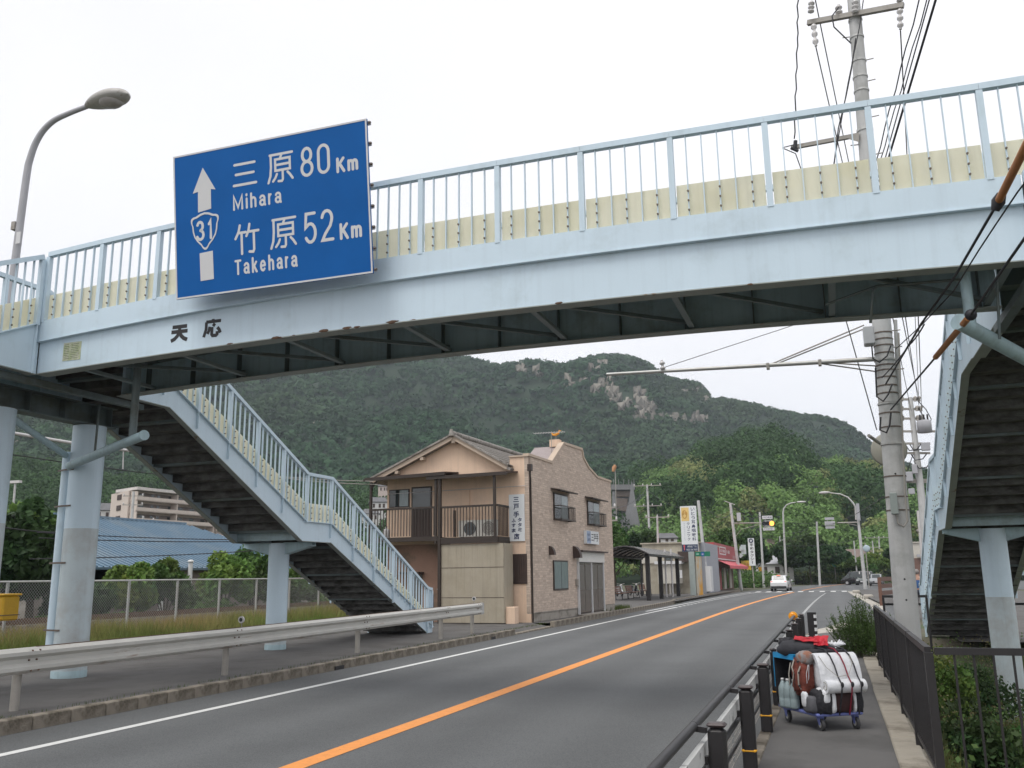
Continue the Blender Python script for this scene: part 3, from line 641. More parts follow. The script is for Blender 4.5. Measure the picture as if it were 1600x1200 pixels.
def column(x, y, z0, z1, r, base=True):
    b = MB(); zm = z0 + 2.55 if r > .26 else z0 + .3; b.cyl((x, y, zm), (x, y, z1), r, n=32); b.build('column', m_paint, fb)
    b = MB(); b.cyl((x, y, z0), (x, y, zm - .0005), r + .0006, n=32); b.build('column_lower', m_colw, fb)
    b = MB(); b.lathe([(r + .006, z0), (r + .006, z0 + .10), (r + .001, z0 + .12)], 28, (x, y, 0)); b.build('column_skirt', m_paint2, fb)
def bracket(xc, yc, zc, hw, r):
    for s in (-1, 1):
        b = MB()
        for dy in (-.09, .09):
            a = [(xc + s * r * .9, yc + dy, zc), (xc + s * hw, yc + dy, zc), (xc + s * hw, yc + dy, zc - .07), (xc + s * r * .9, yc + dy, zc - .26)]
            bb = [(p[0], p[1] + .012, p[2]) for p in a]; b.add(a + bb, [(0, 1, 2, 3), (7, 6, 5, 4), (0, 4, 5, 1), (1, 5, 6, 2), (2, 6, 7, 3), (3, 7, 4, 0)])
        b.bar((xc + s * r * .9, yc, zc - .264), (xc + s * hw, yc, zc - .074), .24, .012, (0, 0, 1)); b.bar((xc + s * r * .8, yc, zc + .006), (xc + s * hw, yc, zc + .006), .26, .012)
        b.build('bracket', m_paint2, fb)
XR, XO = -11.57, -13.47
landing(XO, XR, 10.38, 12.32, 1)
for (Yt, s, sg) in ((12.32, 1, True), (10.38, -1, False)):
    xc, yc, zc = stair(XR, XO, Yt, s, sg, 1, inner_single=sg, zt=6.0 if s > 0 else 5.76)
    column(xc - .10, yc, .15, zc, .245); bracket(xc - .10, yc, zc, .95, .245)
XR2, XO2 = 2.30, 4.2
landing(XR2, XO2, 10.38, 15.1, -1)
xc, yc, zc = stair(XR2, XO2, 15.1, 1, False, -1, zg=.1)
column(xc, yc, -1.35, zc, .27); bracket(xc, yc, zc, .95, .27)
railing([(XR2 - .02, y, 6.0) for y in (12.4, 13.3, 14.2, 15.05)], (-1, 0, 0), single=False)
railing([(XO - .02, y, 6.0) for y in (10.4, 11.4, 12.3)], (-1, 0, 0), single=False)
# main piers: two columns, a cross beam on top
for (x, z0, r) in ((-12.72, .15, .285), (3.25, -1.35, .285)):
    for y in (10.85 if x < 0 else 9.87, 12.83): column(x, y, z0, 4.56, r)
    b = MB(); b.box(x - .10, 9.45, 4.60, x + .10, 13.25, 4.615); b.box(x - .008, 9.45, 4.615, x + .008, 13.25, 4.94); b.box(x - .16, 9.4, 4.94, x + .16, 13.3, 4.955); b.box(x - .16, 9.4, 4.575, x + .16, 13.3, 4.6)
    for y in (9.5, 9.87, 10.6, 11.35, 12.1, 12.83, 13.2): b.box(x - .14, y - .006, 4.6, x + .14, y + .006, 4.94)
    b.build('pier_beam', m_under, fb)
    b = MB(); b.box(x - .3, 10.3, 4.6, x + .3, 10.5, 4.9) if False else b.bar((x + .9 * (1 if x < 0 else -1), 9.6, 4.9), (x + .9 * (1 if x < 0 else -1), 13.1, 4.9), .12, .1); b.build('bearing_beam', m_under, fb)
# rain pipes
b = MB(); b.cyl((-13.09, 12.74, .3), (-13.09, 12.74, 4.1), .088, n=16); b.build('rain_pipe', m_paint, fb)
pe = PY(225, 680, 11.2); ps_ = PY(108, 728, 12.5)
b = MB(); b.cyl(ps_, pe, .075, n=16); b.build('drain_pipe', m_paint2, fb)
b = MB(); d_ = (V(pe) - V(ps_)).normalized(); b.cyl(V(pe), V(pe) + d_ * .012, .082, n=16); b.build('pipe_cap', m_paint2, fb)
pv = V(ps_).lerp(V(pe), .86); b = MB(); b.cyl(pv, (pv.x, pv.y, 5.6), .06, n=12); b.build('down_pipe', m_under, fb)
for z in (.95, 2.1, 3.1, 3.75):
    b = MB(); b.bar((-13.19, 12.64, z), (-12.95, 12.56, z), .008, .03); b.bar((-12.95, 12.56, z), (-12.72, 12.535, z), .008, .03); b.build('pipe_strap', m_bolt, fb)
b = MB(); b.tube([(-12.27, 12.55, 4.9), (-12.24, 12.5, 3.95)], .02, 6); b.build('conduit', m_under, fb)
b = MB(); b.tube([(-12.55, 10.9, 4.45), (-13.0, 12.6, 4.02)], .06, 10); b.build('drain_pipe', m_paint2, fb)
q0 = PY(1498, 503, 10.75); q1 = (3.0, 12.6, 4.0)
b = MB(); b.cyl(q0, q1, .085, n=16); b.build('drain_pipe', m_paint2, fb)
b = MB(); d_ = (V(q1) - V(q0)).normalized(); b.cyl(V(q0) - d_ * .012, V(q0), .092, n=16); b.build('pipe_cap', m_paint2, fb)
qv = V(q0).lerp(V(q1), .10); b = MB(); b.cyl(qv, (qv.x, qv.y, 5.6), .06, n=12); b.build('down_pipe', m_paint2, fb)
b = MB(); b.tube([PY(1558, 440, 11), PY(1562, 530, 11.1)], .016, 6); b.tube([PY(1290, 476, 11.2), PY(1370, 447, 11.0), PY(1500, 437, 10.9)], .016, 6); b.tube([PY(1370, 447, 11.0), PY(1364, 455, 11.0), PY(1360, 505, 11.1)], .018, 6); b.build('conduit', m_under, fb)
for i in range(14):
    x = random.choice((random.uniform(-8.2, -5.2), random.uniform(-8.2, -3), random.uniform(-1, 2.2))); b = MB(); b.sphere((x, YN - .014 + random.uniform(-.003, .004), zb(x) + random.uniform(.002, .02)), random.uniform(.012, .04), 7, 5, (2.2, .25, .6), .5); b.build('rust_blister', m_rust, fb)
# name of the bridge and the maker's plate on the near girder
Tg = frame((0, YN - .0005, 0), (1, 0, 0), (0, 0, 1))
strokes(GLYPH['天'], (-9.05, 5.215, -8.70, 5.50), Tg, m_ink, fb, .058, flat=True)
strokes(GLYPH['応'], (-8.46, 5.215, -8.12, 5.535), Tg, m_ink, fb, .050, flat=True)
m_plate = mat('faded_green_plate', (.38, .42, .26), .6, var=.15, vs=20, col2=(.52, .52, .42), c2s=14, c2lo=.45, c2hi=.6)
b = MB(); b.box(-11.07, YN - .006, 5.13, -10.72, YN - .001, 5.42); b.build('data_plate', m_plate, fb)
b = MB()
for i in range(9): b.box(-11.05, YN - .008, 5.16 + i * .028, -10.98 + random.uniform(0, .05), YN - .0065, 5.167 + i * .028); b.box(-10.92, YN - .008, 5.16 + i * .028, -10.78 + random.uniform(0, .04), YN - .0065, 5.167 + i * .028)
b.build('plate_print', mat('faded_green_print', (.08, .12, .06), .7), fb)

# ---------------------------------------------------------------- route direction sign hanging on the bridge
A_ = PY(270, 247, 10.12); B_ = PY(572, 180, 10.12); Cc = PY(581, 423, 10.12)
sx0, sx1, sz0, sz1 = -8.65, -5.465, 5.735, 7.845
lean = .0
sg = thing('direction_sign', 'large blue road sign with white arrow and distances to Mihara and Takehara on the footbridge', 'road sign', ((sx0 + sx1) / 2, 10.1, sz0))
SW, SH = sx1 - sx0, math.hypot(sz1 - sz0, .27)      # the board leans forward over the road
Ts = frame((sx0, 10.12, sz0), (1, 0, 0), (0, -.27, sz1 - sz0))   # local z = toward -Y (viewer)
b = MB(Ts); b.box(0, 0, -.03, SW, SH, 0); b.build('panel', m_blue, sg)
b = MB(Ts); w = .024
pr = lambda k: [(k, k), (SW - k, k), (SW - k, SH - k), (k, SH - k)]
vs = [(p[0], p[1], z) for k in (0, w) for z in (.0005, .004) for p in pr(k)]
b.add(vs, [(4 + i, 4 + (i + 1) % 4, 12 + (i + 1) % 4, 12 + i) for i in range(4)] + [(i, (i + 1) % 4, 4 + (i + 1) % 4, 4 + i) for i in range(4)] + [(8 + i, 12 + i, 12 + (i + 1) % 4, 8 + (i + 1) % 4) for i in range(4)])
b.build('border', m_signw, sg)
b = MB(Ts); sc_x = SW / 3.1
def P(u, v): return (u * SW, v * SH)
# arrow: u,v as fractions of the board
b.prism([P(.162, .884), P(.105, .715), P(.133, .722), P(.131, .578), P(.202, .590), P(.203, .726), P(.228, .717)][::-1], .001, .004); b.build('arrow_head', m_signw, sg)
b = MB(Ts); b.prism([P(.134, .295), P(.136, .104), P(.207, .106), P(.205, .300)][::-1], .001, .004)
b.build('arrow_shaft', m_signw, sg)
def shield_pts(cx, cy, rw, rh):
    pts = []; corners = [(-.86, .62), (.86, .62), (0, -.98)]
    cs = [Vector(c) for c in corners]; out = []
    for i in range(3):
        c = cs[i]; p = cs[i - 1]; q = cs[(i + 1) % 3]
        a = c.lerp(p, .24); e = c.lerp(q, .24)
        for t in [k / 5 for k in range(6)]: out.append((a * (1 - t) ** 2 + c * 2 * t * (1 - t) + e * t * t))
        m = e.lerp(q.lerp(c, .24), .5); nrm = m.normalized() * .13
        for t in (.25, .5, .75): out.append(e.lerp(q.lerp(c, .24), t) + m.normalized() * .13 * math.sin(math.pi * t))
    return [(cx + p.x * rw, cy + p.y * rh) for p in out]
cx, cy = .166 * SW, .446 * SH; rw, rh = .103 * SW, .166 * SH
b = MB(Ts); o1 = shield_pts(cx, cy, rw * 1.02, rh * 1.02); o2 = shield_pts(cx, cy, rw * .91, rh * .90); n = len(o1)
vs = [(p[0], p[1], z) for z in (.001, .0045) for p in o1] + [(p[0], p[1], z) for z in (.001, .0045) for p in o2]
b.add(vs, [(i, n + i, n + (i + 1) % n, (i + 1) % n) for i in range(n)] + [(n + i, 3 * n + i, 3 * n + (i + 1) % n, n + (i + 1) % n) for i in range(n)]); b.build('route_shield', m_signw, sg)
def GS(ch, x0, y0, x1, y1, w, asp=None): strokes(GLYPH[ch], (x0 * SW, y0 * SH, x1 * SW, y1 * SH), Ts, m_signw, sg, w)
def WS(word, x0, y0, x1, y1, w):
    """a word in proportional letters; y0..y1 = baseline to cap height"""
    tot = sum(ADV[c] for c in word); u = (x1 - x0) / (tot - .10); x = x0
    for c in word: strokes(GLYPH[c], (x * SW, y0 * SH, (x + u * (ADV[c] - .12)) * SW, y1 * SH), Ts, m_signw, sg, w); x += u * ADV[c]
WS('31', .116, .378, .214, .522, .042)
GS('三', .320, .700, .449, .880, .038); GS('原', .501, .681, .636, .896, .036)
WS('80', .669, .688, .822, .893, .044); WS('Km', .844, .677, .955, .781, .042)
WS('Mihara', .316, .547, .573, .653, .033)
GS('竹', .321, .239, .453, .450, .038); GS('原', .505, .240, .641, .458, .036)
WS('52', .674, .241, .828, .458, .044); WS('Km', .848, .239, .960, .349, .042)
WS('Takehara', .318, .108, .642, .216, .033)
for i in range(8):
    v_ = .05 + i * (SH - .1) / 7; b = MB(Ts); b.box(.1, v_ - .025, -.07, SW + .03, v_ + .025, -.031); b.build('stiffener', m_grey, sg)
for i in range(8):
    v_ = .05 + i * (SH - .1) / 7; b = MB(Ts); b.cyl((SW + .012, v_, -.03), (SW + .045, v_, -.03), .018, n=6); b.build('bolt', m_bolt, sg)
for u_ in (.5, 1.6, 2.7):
    b = MB(Ts); b.box(u_ - .04, .1, -.14, u_ + .04, SH - .15, -.071); b.T = None
    for v_ in (.22, 1.5): p_ = Ts @ Vector((u_, v_, -.10)); b.bar(p_, (p_.x, 10.44, p_.z), .06, .06)
    b.build('hanger', m_paint2, sg)
# ---------------------------------------------------------------- things beside the road, near
# left guardrail: W-beam on round posts
GR = thing('guardrail', 'grey W-beam guardrail along the left kerb, rusty along its top', 'guardrail', (-10.15, 17, .15))
prof = [(0, .34), (.03, .335), (.075, .29), (.075, .245), (.012, .20), (.012, .15), (.075, .105), (.075, .06), (.03, .015), (0, .01)]
def zrail(y): return .60 + (.0 if y < 14 else (y - 14) * .006)
segs = [(-4, 1.2), (1.2, 5.25), (5.25, 9.45), (9.45, 13.75), (13.75, 18.4), (18.4, 22.95), (22.95, 25.5)]
m_beam = mat('white_galvanised_beam', (.50, .49, .455), .5, var=.08, vs=2, col2=(.22, .12, .07), c2s=2.2, c2lo=.60, c2hi=.72, c2stretch=(1, .4, 3))
for (ya, yb) in segs:
    b = MB(); n = len(prof); x0 = -9.98
    for (y, o) in ((ya - .02, .003), (yb + .12, 0)): pass
    vs = [(x0 + px_ + (.004 if k == 0 else 0), y, zrail(y) + pz) for k, y in ((0, ya - .12), (1, yb + .05)) for (px_, pz) in prof]
    vs += [(v[0] - .004, v[1], v[2]) for v in vs]
    b.add(vs, [(i, i + 1, n + i + 1, n + i) for i in range(n - 1)] + [(2 * n + n + i, 2 * n + n + i + 1, 2 * n + i + 1, 2 * n + i) for i in range(n - 1)], False)
    b.build('beam', m_beam, GR)
for (ya, yb) in segs[3:]:
    b = MB(); b.bar((-9.972, ya + .02, zrail(ya) + .343), (-9.972, yb - .02, zrail(yb) + .343), .03, .008); b.build('rusty_edge', m_rust, GR)
b = MB(); vs = [(-9.98, 25.45, .68), (-9.90, 25.5, .68), (-9.90, 25.62, .70), (-9.99, 25.72, .72), (-9.98, 25.45, 1.02), (-9.90, 25.5, 1.02), (-9.90, 25.62, 1.0), (-9.99, 25.72, .98)]
b.add(vs, [(0, 1, 5, 4), (1, 2, 6, 5), (2, 3, 7, 6), (4, 5, 6, 7), (3, 2, 1, 0)]); b.build('end_piece', m_galv, GR)
for y in (-3, .9, 5.2, 9.35, 13.68, 18.37, 22.93, 25.2):
    b = MB(); b.cyl((-10.12, y, .1), (-10.12, y, zrail(y) + .20), .057, n=14); b.build('post', m_galvd, GR)
    b = MB(); b.box(-10.07, y - .04, zrail(y) + .08, -9.975, y + .04, zrail(y) + .26); b.build('bracket', m_galvd, GR)
    b = MB()
    for dy in (-.05, .07):
        for z in (.05, .18, .30): b.cyl((-9.975 + (.0 if z == .18 else .045), y + dy + .06, zrail(y) + z), (-9.945 + (.0 if z == .18 else .045), y + dy + .06, zrail(y) + z), .012, n=6)
    b.build('bolt', m_rust, GR, kind='stuff')
for i, y in enumerate((14.0, 25.2)):
    t = thing('delineator', ['round white reflector on top of the guardrail in front of the stairs', 'small round reflector above the far end of the guardrail'][i], 'reflector', (-10.05, y, zrail(y) + .34), 0, 'reflectors on the guardrail')
    b = MB(); b.cyl((-10.05, y, zrail(y) + .30), (-10.05, y, zrail(y) + .42), .008, n=6); b.build('stem', m_galvd, t)
    b = MB(); b.cyl((-10.05, y, zrail(y) + .47), (-10.05, y - .03, zrail(y) + .468), .06, n=16); b.build('reflector_disc', m_ins, t)
    b = MB(); b.cyl((-10.05, y - .031, zrail(y) + .468), (-10.05, y - .035, zrail(y) + .468), .035, n=12); b.build('lens', m_glass, t)

# yellow box on its post at the left edge
t = thing('yellow_box', 'yellow sandbag box on a short grey post beside the grass, left of the bridge column', 'utility box', PY(8, 968, 14.0))
x_, y_, z_ = PY(-2, 968, 14.0)
b = MB(); b.bbox(x_ - .42, 13.8, z_ - .02, x_ + .30, 14.2, z_ + .46, .03); b.build('body', mat('yellow_painted_box', (.62, .36, .02), .5, var=.1, vs=6, col2=(.3, .2, .05), c2s=5, c2lo=.62), t)
b = MB(); b.bbox(x_ - .44, 13.78, z_ + .462, x_ + .32, 14.22, z_ + .50, .01); b.build('lid', mat('yellow_painted_box', (0, 0, 0)), t)
b = MB(); b.box(x_ - .43, 13.79, z_ + .08, x_ + .31, 14.21, z_ + .095); b.build('band', m_bolt, t)
b = MB(); b.cyl((x_ - .05, 14, .1), (x_ - .05, 14, z_ - .021), .06, n=12); b.build('post', m_galvd, t)

# ---- street lamp behind the left landing
def street_lamp(label, base, h, reach, dirv, head_l, r, group=None, head_z=0.):
    t = thing('street_lamp', label, 'street lamp', base, 0, group); x, y, z = [float(v) for v in base]; d = V(dirv).normalized()
    pts = [(x, y, z), (x, y, z + h * .72)]; rr_ = [r, r * .72]
    for k in range(1, 9):
        a = R(90 * k / 8 * .80); pts.append(V(x, y, z + h * .72) + d * reach * .62 * (1 - math.cos(a)) / .69 * .62 + V(0, 0, h * .25 * math.sin(a) / .95)); rr_.append(r * (.70 - .03 * k))
    e = V(pts[-1]); q = e + d * reach * .42 + V(0, 0, h * .035); pts.append(q); rr_.append(r * .40)
    b = MB(); b.tube(pts, rr_, 14); b.build('pole', m_grey, t)
    u = (d + V(0, 0, .18)).normalized(); b = MB(frame(q, u, V(0, 0, 1)))
    n = 12; rings = []
    for k in range(11):
        s = k / 10; w = math.sin(math.pi * min(1, s * .93 + .07)) ** .55; cx = s * head_l
        up_ = .16 * w * head_l; dn = .085 * w * head_l; sw = .20 * w * head_l
        rings.append([(cx, (up_ if math.sin(2 * math.pi * j / n) > 0 else dn) * math.sin(2 * math.pi * j / n), sw * math.cos(2 * math.pi * j / n)) for j in range(n)])
    vs = [p for g_ in rings for p in g_]; b.add(vs, [(k * n + j, (k + 1) * n + j, (k + 1) * n + (j + 1) % n, k * n + (j + 1) % n) for k in range(10) for j in range(n)], True)
    b.build('lamp_head', mat('grey_lamp_housing', (.30, .28, .26), .5, var=.1, vs=6), t)
    b = MB(frame(q, u, V(0, 0, 1))); b.sphere((head_l * .60, -.05 * head_l, 0), .14 * head_l, 12, 6, (1.5, .55, 1)); b.build('lens', mat('frosted_lamp_glass', (.38, .36, .34), .25, var=.15, vs=8), t)
    return t, q
hd = PY(137, 166, 13.4); bs = PY(31, 330, 13.4)
t = thing('street_lamp', 'tall grey street lamp with a curved arm behind the left end of the footbridge', 'street lamp', (bs[0] - .05, 13.4, .15))
lp = [PY(22, 395, 13.4), PY(38, 300, 13.4), PY(48, 245, 13.4), PY(62, 212, 13.4), PY(82, 190, 13.4), PY(108, 177, 13.4), hd]
def smooth_path(pts, rad, k=5):
    P_ = [V(p) for p in pts]; out = []; ro = []
    for i in range(len(P_) - 1):
        p0, p1, p2, p3 = P_[max(i - 1, 0)], P_[i], P_[i + 1], P_[min(i + 2, len(P_) - 1)]
        for j in range(k):
            t_ = j / k; out.append(.5 * ((2 * p1) + (p2 - p0) * t_ + (2 * p0 - 5 * p1 + 4 * p2 - p3) * t_ ** 2 + (3 * p1 - p0 - 3 * p2 + p3) * t_ ** 3)); ro.append(rad[i] + (rad[i + 1] - rad[i]) * t_)
    return out + [P_[-1]], ro + [rad[-1]]
b = MB(); xb = lp[0][0] - .0; sp1, sr1 = smooth_path([(xb, 13.4, 6)] + lp[1:] + [V(hd) + (V(hd) - V(lp[-2])) * .25], [.085, .075, .07, .065, .06, .055, .05, .045]); b.tube([(xb, 13.4, .1), (xb, 13.4, 1.2), (xb, 13.4, 1.25)] + sp1, [.13, .13, .10] + sr1, 16); b.build('pole', m_grey, t)
b = MB(); b.tube([(xb, 13.4, .1), (xb, 13.4, 1.2), (xb, 13.4, 1.25), (xb, 13.4, 6)] + lp[1:] + [V(hd) + (V(hd) - V(lp[-2])) * .25], [.13, .13, .10, .085, .075, .07, .065, .06, .055, .05, .045], 16)
u = V(PY(200, 146, 13.2)) - V(hd); Lh = u.length; b = MB(frame(hd, u, V(0, 0, 1))); n = 16; rings = []
for k in range(15):
    s = k / 14; w = (math.sin(math.pi * min(1, s * .95 + .05)) ** .5) * (.65 + .35 * s); n_ = n
    rings.append([(s * Lh, (.17 if math.sin(2 * math.pi * j / n) > 0 else .13) * w * Lh * math.sin(2 * math.pi * j / n), .25 * w * Lh * math.cos(2 * math.pi * j / n)) for j in range(n)])
b.add([p for g_ in rings for p in g_], [(k * n + j, (k + 1) * n + j, (k + 1) * n + (j + 1) % n, k * n + (j + 1) % n) for k in range(14) for j in range(n)], True)
b.build('lamp_head', mat('grey_lamp_housing', (.40, .385, .36), .5, var=.1, vs=6, col2=(.26, .22, .18), c2s=4, c2lo=.6), t)
b = MB(frame(hd, u, V(0, 0, 1))); b.sphere((Lh * .60, -.045 * Lh, 0), .20 * Lh, 14, 8, (1.25, .55, .85)); b.build('lens', mat('frosted_lamp_glass', (.42, .39, .38), .2, var=.25, vs=5), t)
p_ = PY(27, 352, 13.35); b = MB(); b.box(p_[0] - .12, 13.3, p_[2] - .1, p_[0] - .02, 13.45, p_[2] + .08); b.build('sensor_box', m_galvd, t)
p_ = PY(28, 372, 13.28); b = MB(); b.box(p_[0] - .055, 13.28, p_[2] - .12, p_[0] + .055, 13.30, p_[2] + .14); b.build('number_plate', m_signw, t)

# ---- railway fence (chain link) and the track behind
XF = -19.0
cf = thing('chain_link_fence', 'long grey chain-link fence between the grass verge and the railway', 'fence', (XF, 24, .13))
m_wire = mat('thin_fence_wire', (.30, .31, .30), .5, metal=.4)
fy = [11 + 2.04 * i for i in range(21)]; off0 = 21.1 - fy[5]; fy = [y + off0 for y in fy]
for y in fy:
    b = MB(); b.box(XF - .028, y - .028, -.0, XF + .028, y + .028, 1.80); b.build('post', m_galv, cf)
for a_, c_ in zip(fy[:-1], fy[1:]):
    b = MB(); b.cyl((XF, a_, 1.80), (XF, c_, 1.80), .024, n=8); b.build('top_rail', m_galv, cf)
    b = MB()
    for s in (1, -1):
        k = a_ - 1.6
        while k < c_ + 1.6:
            y0, z0, y1, z1 = k, .22, k + s * 1.56, 1.78
            def clip(y0, z0, y1, z1):
                for (lim, sg_) in ((a_, 1), (c_, -1)):
                    if (y0 - lim) * sg_ < 0 and (y1 - lim) * sg_ < 0: return None
                    if (y0 - lim) * sg_ < 0: tt = (lim - y0) / (y1 - y0); y0, z0 = lim, z0 + (z1 - z0) * tt
                    if (y1 - lim) * sg_ < 0: tt = (lim - y0) / (y1 - y0); y1, z1 = lim, z0 + (z1 - z0) * tt
                return y0, z0, y1, z1
            q = clip(y0, z0, y1, z1)
            if q: b.bar((XF + .03 + s * .002, q[0], q[1]), (XF + .03 + s * .002, q[2], q[3]), .0045, .0045)
            k += .085
    b.build('wire_mesh', m_wire, cf, kind='stuff')
trk = thing('railway_track', None, None, (-22.3, 24, .4)); trk['kind'] = 'structure'
for x in (-21.75, -22.82):
    b = MB(); b.box(x - .035, -20, .62, x + .035, 90, .74); b.build('rail', m_rust, trk)
b = MB(); b.prism([(-20.6, .13), (-21.1, .52), (-23.5, .52), (-24.0, .13)][::-1], 20, -90) if False else b.add([(-20.6, -20, .13), (-21.1, -20, .55), (-23.5, -20, .55), (-24, -20, .13), (-20.6, 90, .13), (-21.1, 90, .55), (-23.5, 90, .55), (-24, 90, .13)], [(0, 4, 5, 1), (1, 5, 6, 2), (2, 6, 7, 3)])
b.build('ballast', mat('rusty_ballast', (.13, .10, .075), .95, var=.4, vs=14, bump=.8, bs=30), trk, kind='stuff')
for i in range(60):
    y = 8 + i * .62; b = MB(); b.box(-23.3, y, .56, -21.3, y + .2, .62); b.build('sleeper', mat('concrete_sleeper', (.2, .18, .15), .9), trk)
for (xx, yy) in ((-21.3, 30.5),):
    pass

# ---- right traffic fence: dark square posts, top pipe, white beam, wire mesh
TF = thing('road_fence', 'low dark railing with square posts and a white band between road and footway', 'railing', (-.78, 10, .15))
m_wbeam = mat('white_beam', (.58, .58, .56), .5, var=.06, vs=4, col2=(.3, .3, .29), c2s=6, c2lo=.6)
m_ylw = mat('yellow_reflective_tape', (.75, .36, .01), .5)
fyr = [2.1, 4.1, 6.1, 8.12, 10.1, 12.1, 14.1, 16.1, 18.1, 20.1, 22.1]
for y in fyr:
    b = MB(); b.bbox(-.84, y - .045, .14, -.725, y + .045, .80, .022); b.build('post', m_black, TF)
    b = MB(); b.bbox(-.845, y - .05, .802, -.72, y + .05, .83, .013); b.build('post_cap', mat('brown_post_cap', (.05, .035, .035), .4), TF)
    b = MB(); b.bbox(-.843, y - .048, .30, -.722, y + .048, .33, .012); b.build('reflective_band', m_ylw, TF)
for a_, c_ in zip(fyr[:-1], fyr[1:]):
    b = MB(); b.cyl((-.93, a_ + .004, .80), (-.93, c_ - .004, .80), .03, n=12); b.build('top_pipe', m_black, TF)
    b = MB(); b.box(-.90, a_ + .005, .585, -.865, c_ - .005, .70); b.build('white_band', m_wbeam, TF)
    b = MB(); b.cyl((-.88, a_ + .004, .53), (-.88, c_ - .004, .53), .022, n=10); b.cyl((-.88, a_ + .004, .36), (-.88, c_ - .004, .36), .014, n=8); b.build('lower_pipe', m_black, TF)
    b = MB()
    for k in range(6): b.bar((-.905, a_ + .05, .22 + k * .05), (-.905, c_ - .05, .22 + k * .05), .005, .005)
    k = a_ + .08
    while k < c_ - .05: b.bar((-.909, k, .20), (-.909, k, .50), .004, .004); k += .10
    b.build('wire_mesh', m_galvd, TF, kind='stuff')
for y in fyr:
    b = MB(); b.bar((-.845, y, .78), (-.93, y, .79), .05, .035); b.bar((-.845, y, .60), (-.87, y, .60), .05, .05); b.build('bracket', m_black, TF)
t = thing('warning_light', 'round orange warning light at the far end of the low railing', 'warning light', (-.95, 21.75, .0))
p_ = (-.95, 21.75)
b = MB(); b.bbox(-.98, 21.72, .1, -.92, 21.78, .62, .012); b.build('base', m_black, t)
b = MB(); b.cyl((p_[0], p_[1], .62), (p_[0], p_[1], .72), .02, n=8); b.build('stem', m_galvd, t)
b = MB(); b.cyl((p_[0], p_[1] - .05, .80), (p_[0], p_[1] + .05, .80), .10, n=18); b.build('housing', m_ylw, t)
b = MB(); b.sphere((p_[0], p_[1] - .05, .80), .085, 14, 6, (1, .35, 1)); b.build('lens', mat('orange_lens', (.85, .30, .01), .2, var=.15, vs=25), t)
t = thing('marker_post', 'black marker post with white stripes at the end of the low railing', 'bollard', (-.62, 23.9, .1))
b = MB(); b.box(-.71, 23.8, .1, -.50, 24.0, .80); b.build('body', m_black, t)
for i in range(4):
    b = MB(); b.box(-.56, 23.795, .20 + i * .155, -.495, 24.004, .28 + i * .155); b.build('white_stripe', m_signw, t)

# ---- black fence along the footway edge and across the ditch
BF = thing('black_fence', 'black vertical-bar fence along the right edge of the footway', 'fence', (.62, 12, .15))
def bars(T_, L_, z0, z1, sp=.105):
    for zz in (z0 + .05, z1 - .02):
        pass
m_bf = m_black
def fence_panel(root, a, c, zt, zbm, sp, post=True, single=True, rw=.045):
    a = V(a[0], a[1], 0); c = V(c[0], c[1], 0); d = c - a; L_ = d.length; d.normalize()
    b = MB(); b.bar(a + V(0, 0, zt), c + V(0, 0, zt), rw, .05); b.build('top_rail', m_bf, root)
    b = MB(); b.bar(a + V(0, 0, zbm), c + V(0, 0, zbm), .03, .03); b.build('bottom_rail', m_bf, root)
    n = max(1, round(L_ / sp))
    for k in range(1, n):
        p = a + d * (L_ * k / n); b = MB(); b.bar(p + V(0, 0, zbm), p + V(0, 0, zt - .02), .016, .016, d); b.build('bar', m_bf, root)
by = [7.66, 9.6, 11.55, 13.5, 15.4, 17.2]
for a_, c_ in zip(by[:-1], by[1:]): fence_panel(BF, (.62, a_ + .03), (.62, c_ - .03), 1.165, .27, .105)
for y in by:
    b = MB(); b.box(.59, y - .03, .14, .65, y + .03, 1.15); b.build('post', m_bf, BF)
CF = thing('black_fence', 'black vertical-bar fence running right from the corner in front of the bushes', 'fence', (1.6, 7.62, .1))
fence_panel(CF, (.66, 7.62), (3.4, 7.62), 1.165, .20, .128)
b = MB(); b.box(3.4, 7.59, .1, 3.46, 7.65, 1.15); b.build('post', m_bf, CF)
# small rail behind the pole
p0 = PY(1378, 932, 20.5); p1 = PY(1447, 930, 20.5)
RF = thing('black_rail', 'plain black hand rail crossing behind the foot of the utility pole', 'railing', (p0[0], 20.5, .15))
b = MB(); b.bar((p0[0], 20.5, p0[2]), (p1[0] + .02, 20.5, p0[2]), .04, .05); b.build('rail', m_bf, RF)
for x in (p0[0] + .02, p1[0]):
    b = MB(); b.bar((x, 20.5, -.2), (x, 20.5, p0[2] - .026), .045, .045); b.build('post', m_bf, RF)
# low brown timber-look guard further on
pa = G(1378, 940, .15); YB = 52
q0 = PY(1374, 908, YB); q1 = PY(1402, 905, 56)
GB = thing('brown_guard', 'short brown slatted guard rail end beyond the utility pole', 'guard rail', (q0[0], YB, .1))
m_brn = mat('reddish_brown_metal', (.15, .075, .05), .6, var=.2, vs=8)
for k in range(3):
    b = MB(); b.bar((q0[0], YB, q0[2] - k * .36 + .1), (q0[0] + 4.5, YB + 16, q0[2] - k * .36 + .1), .05, .22); b.build('rail', m_brn, GB)
for i in range(5):
    b = MB(); b.box(q0[0] + i * 1.05 - .09, YB + i * 3.7 - .03, 0, q0[0] + i * 1.05 + .08, YB + .1 + i * 3.7, q0[2] + .18); b.build('post', m_brn, GB)

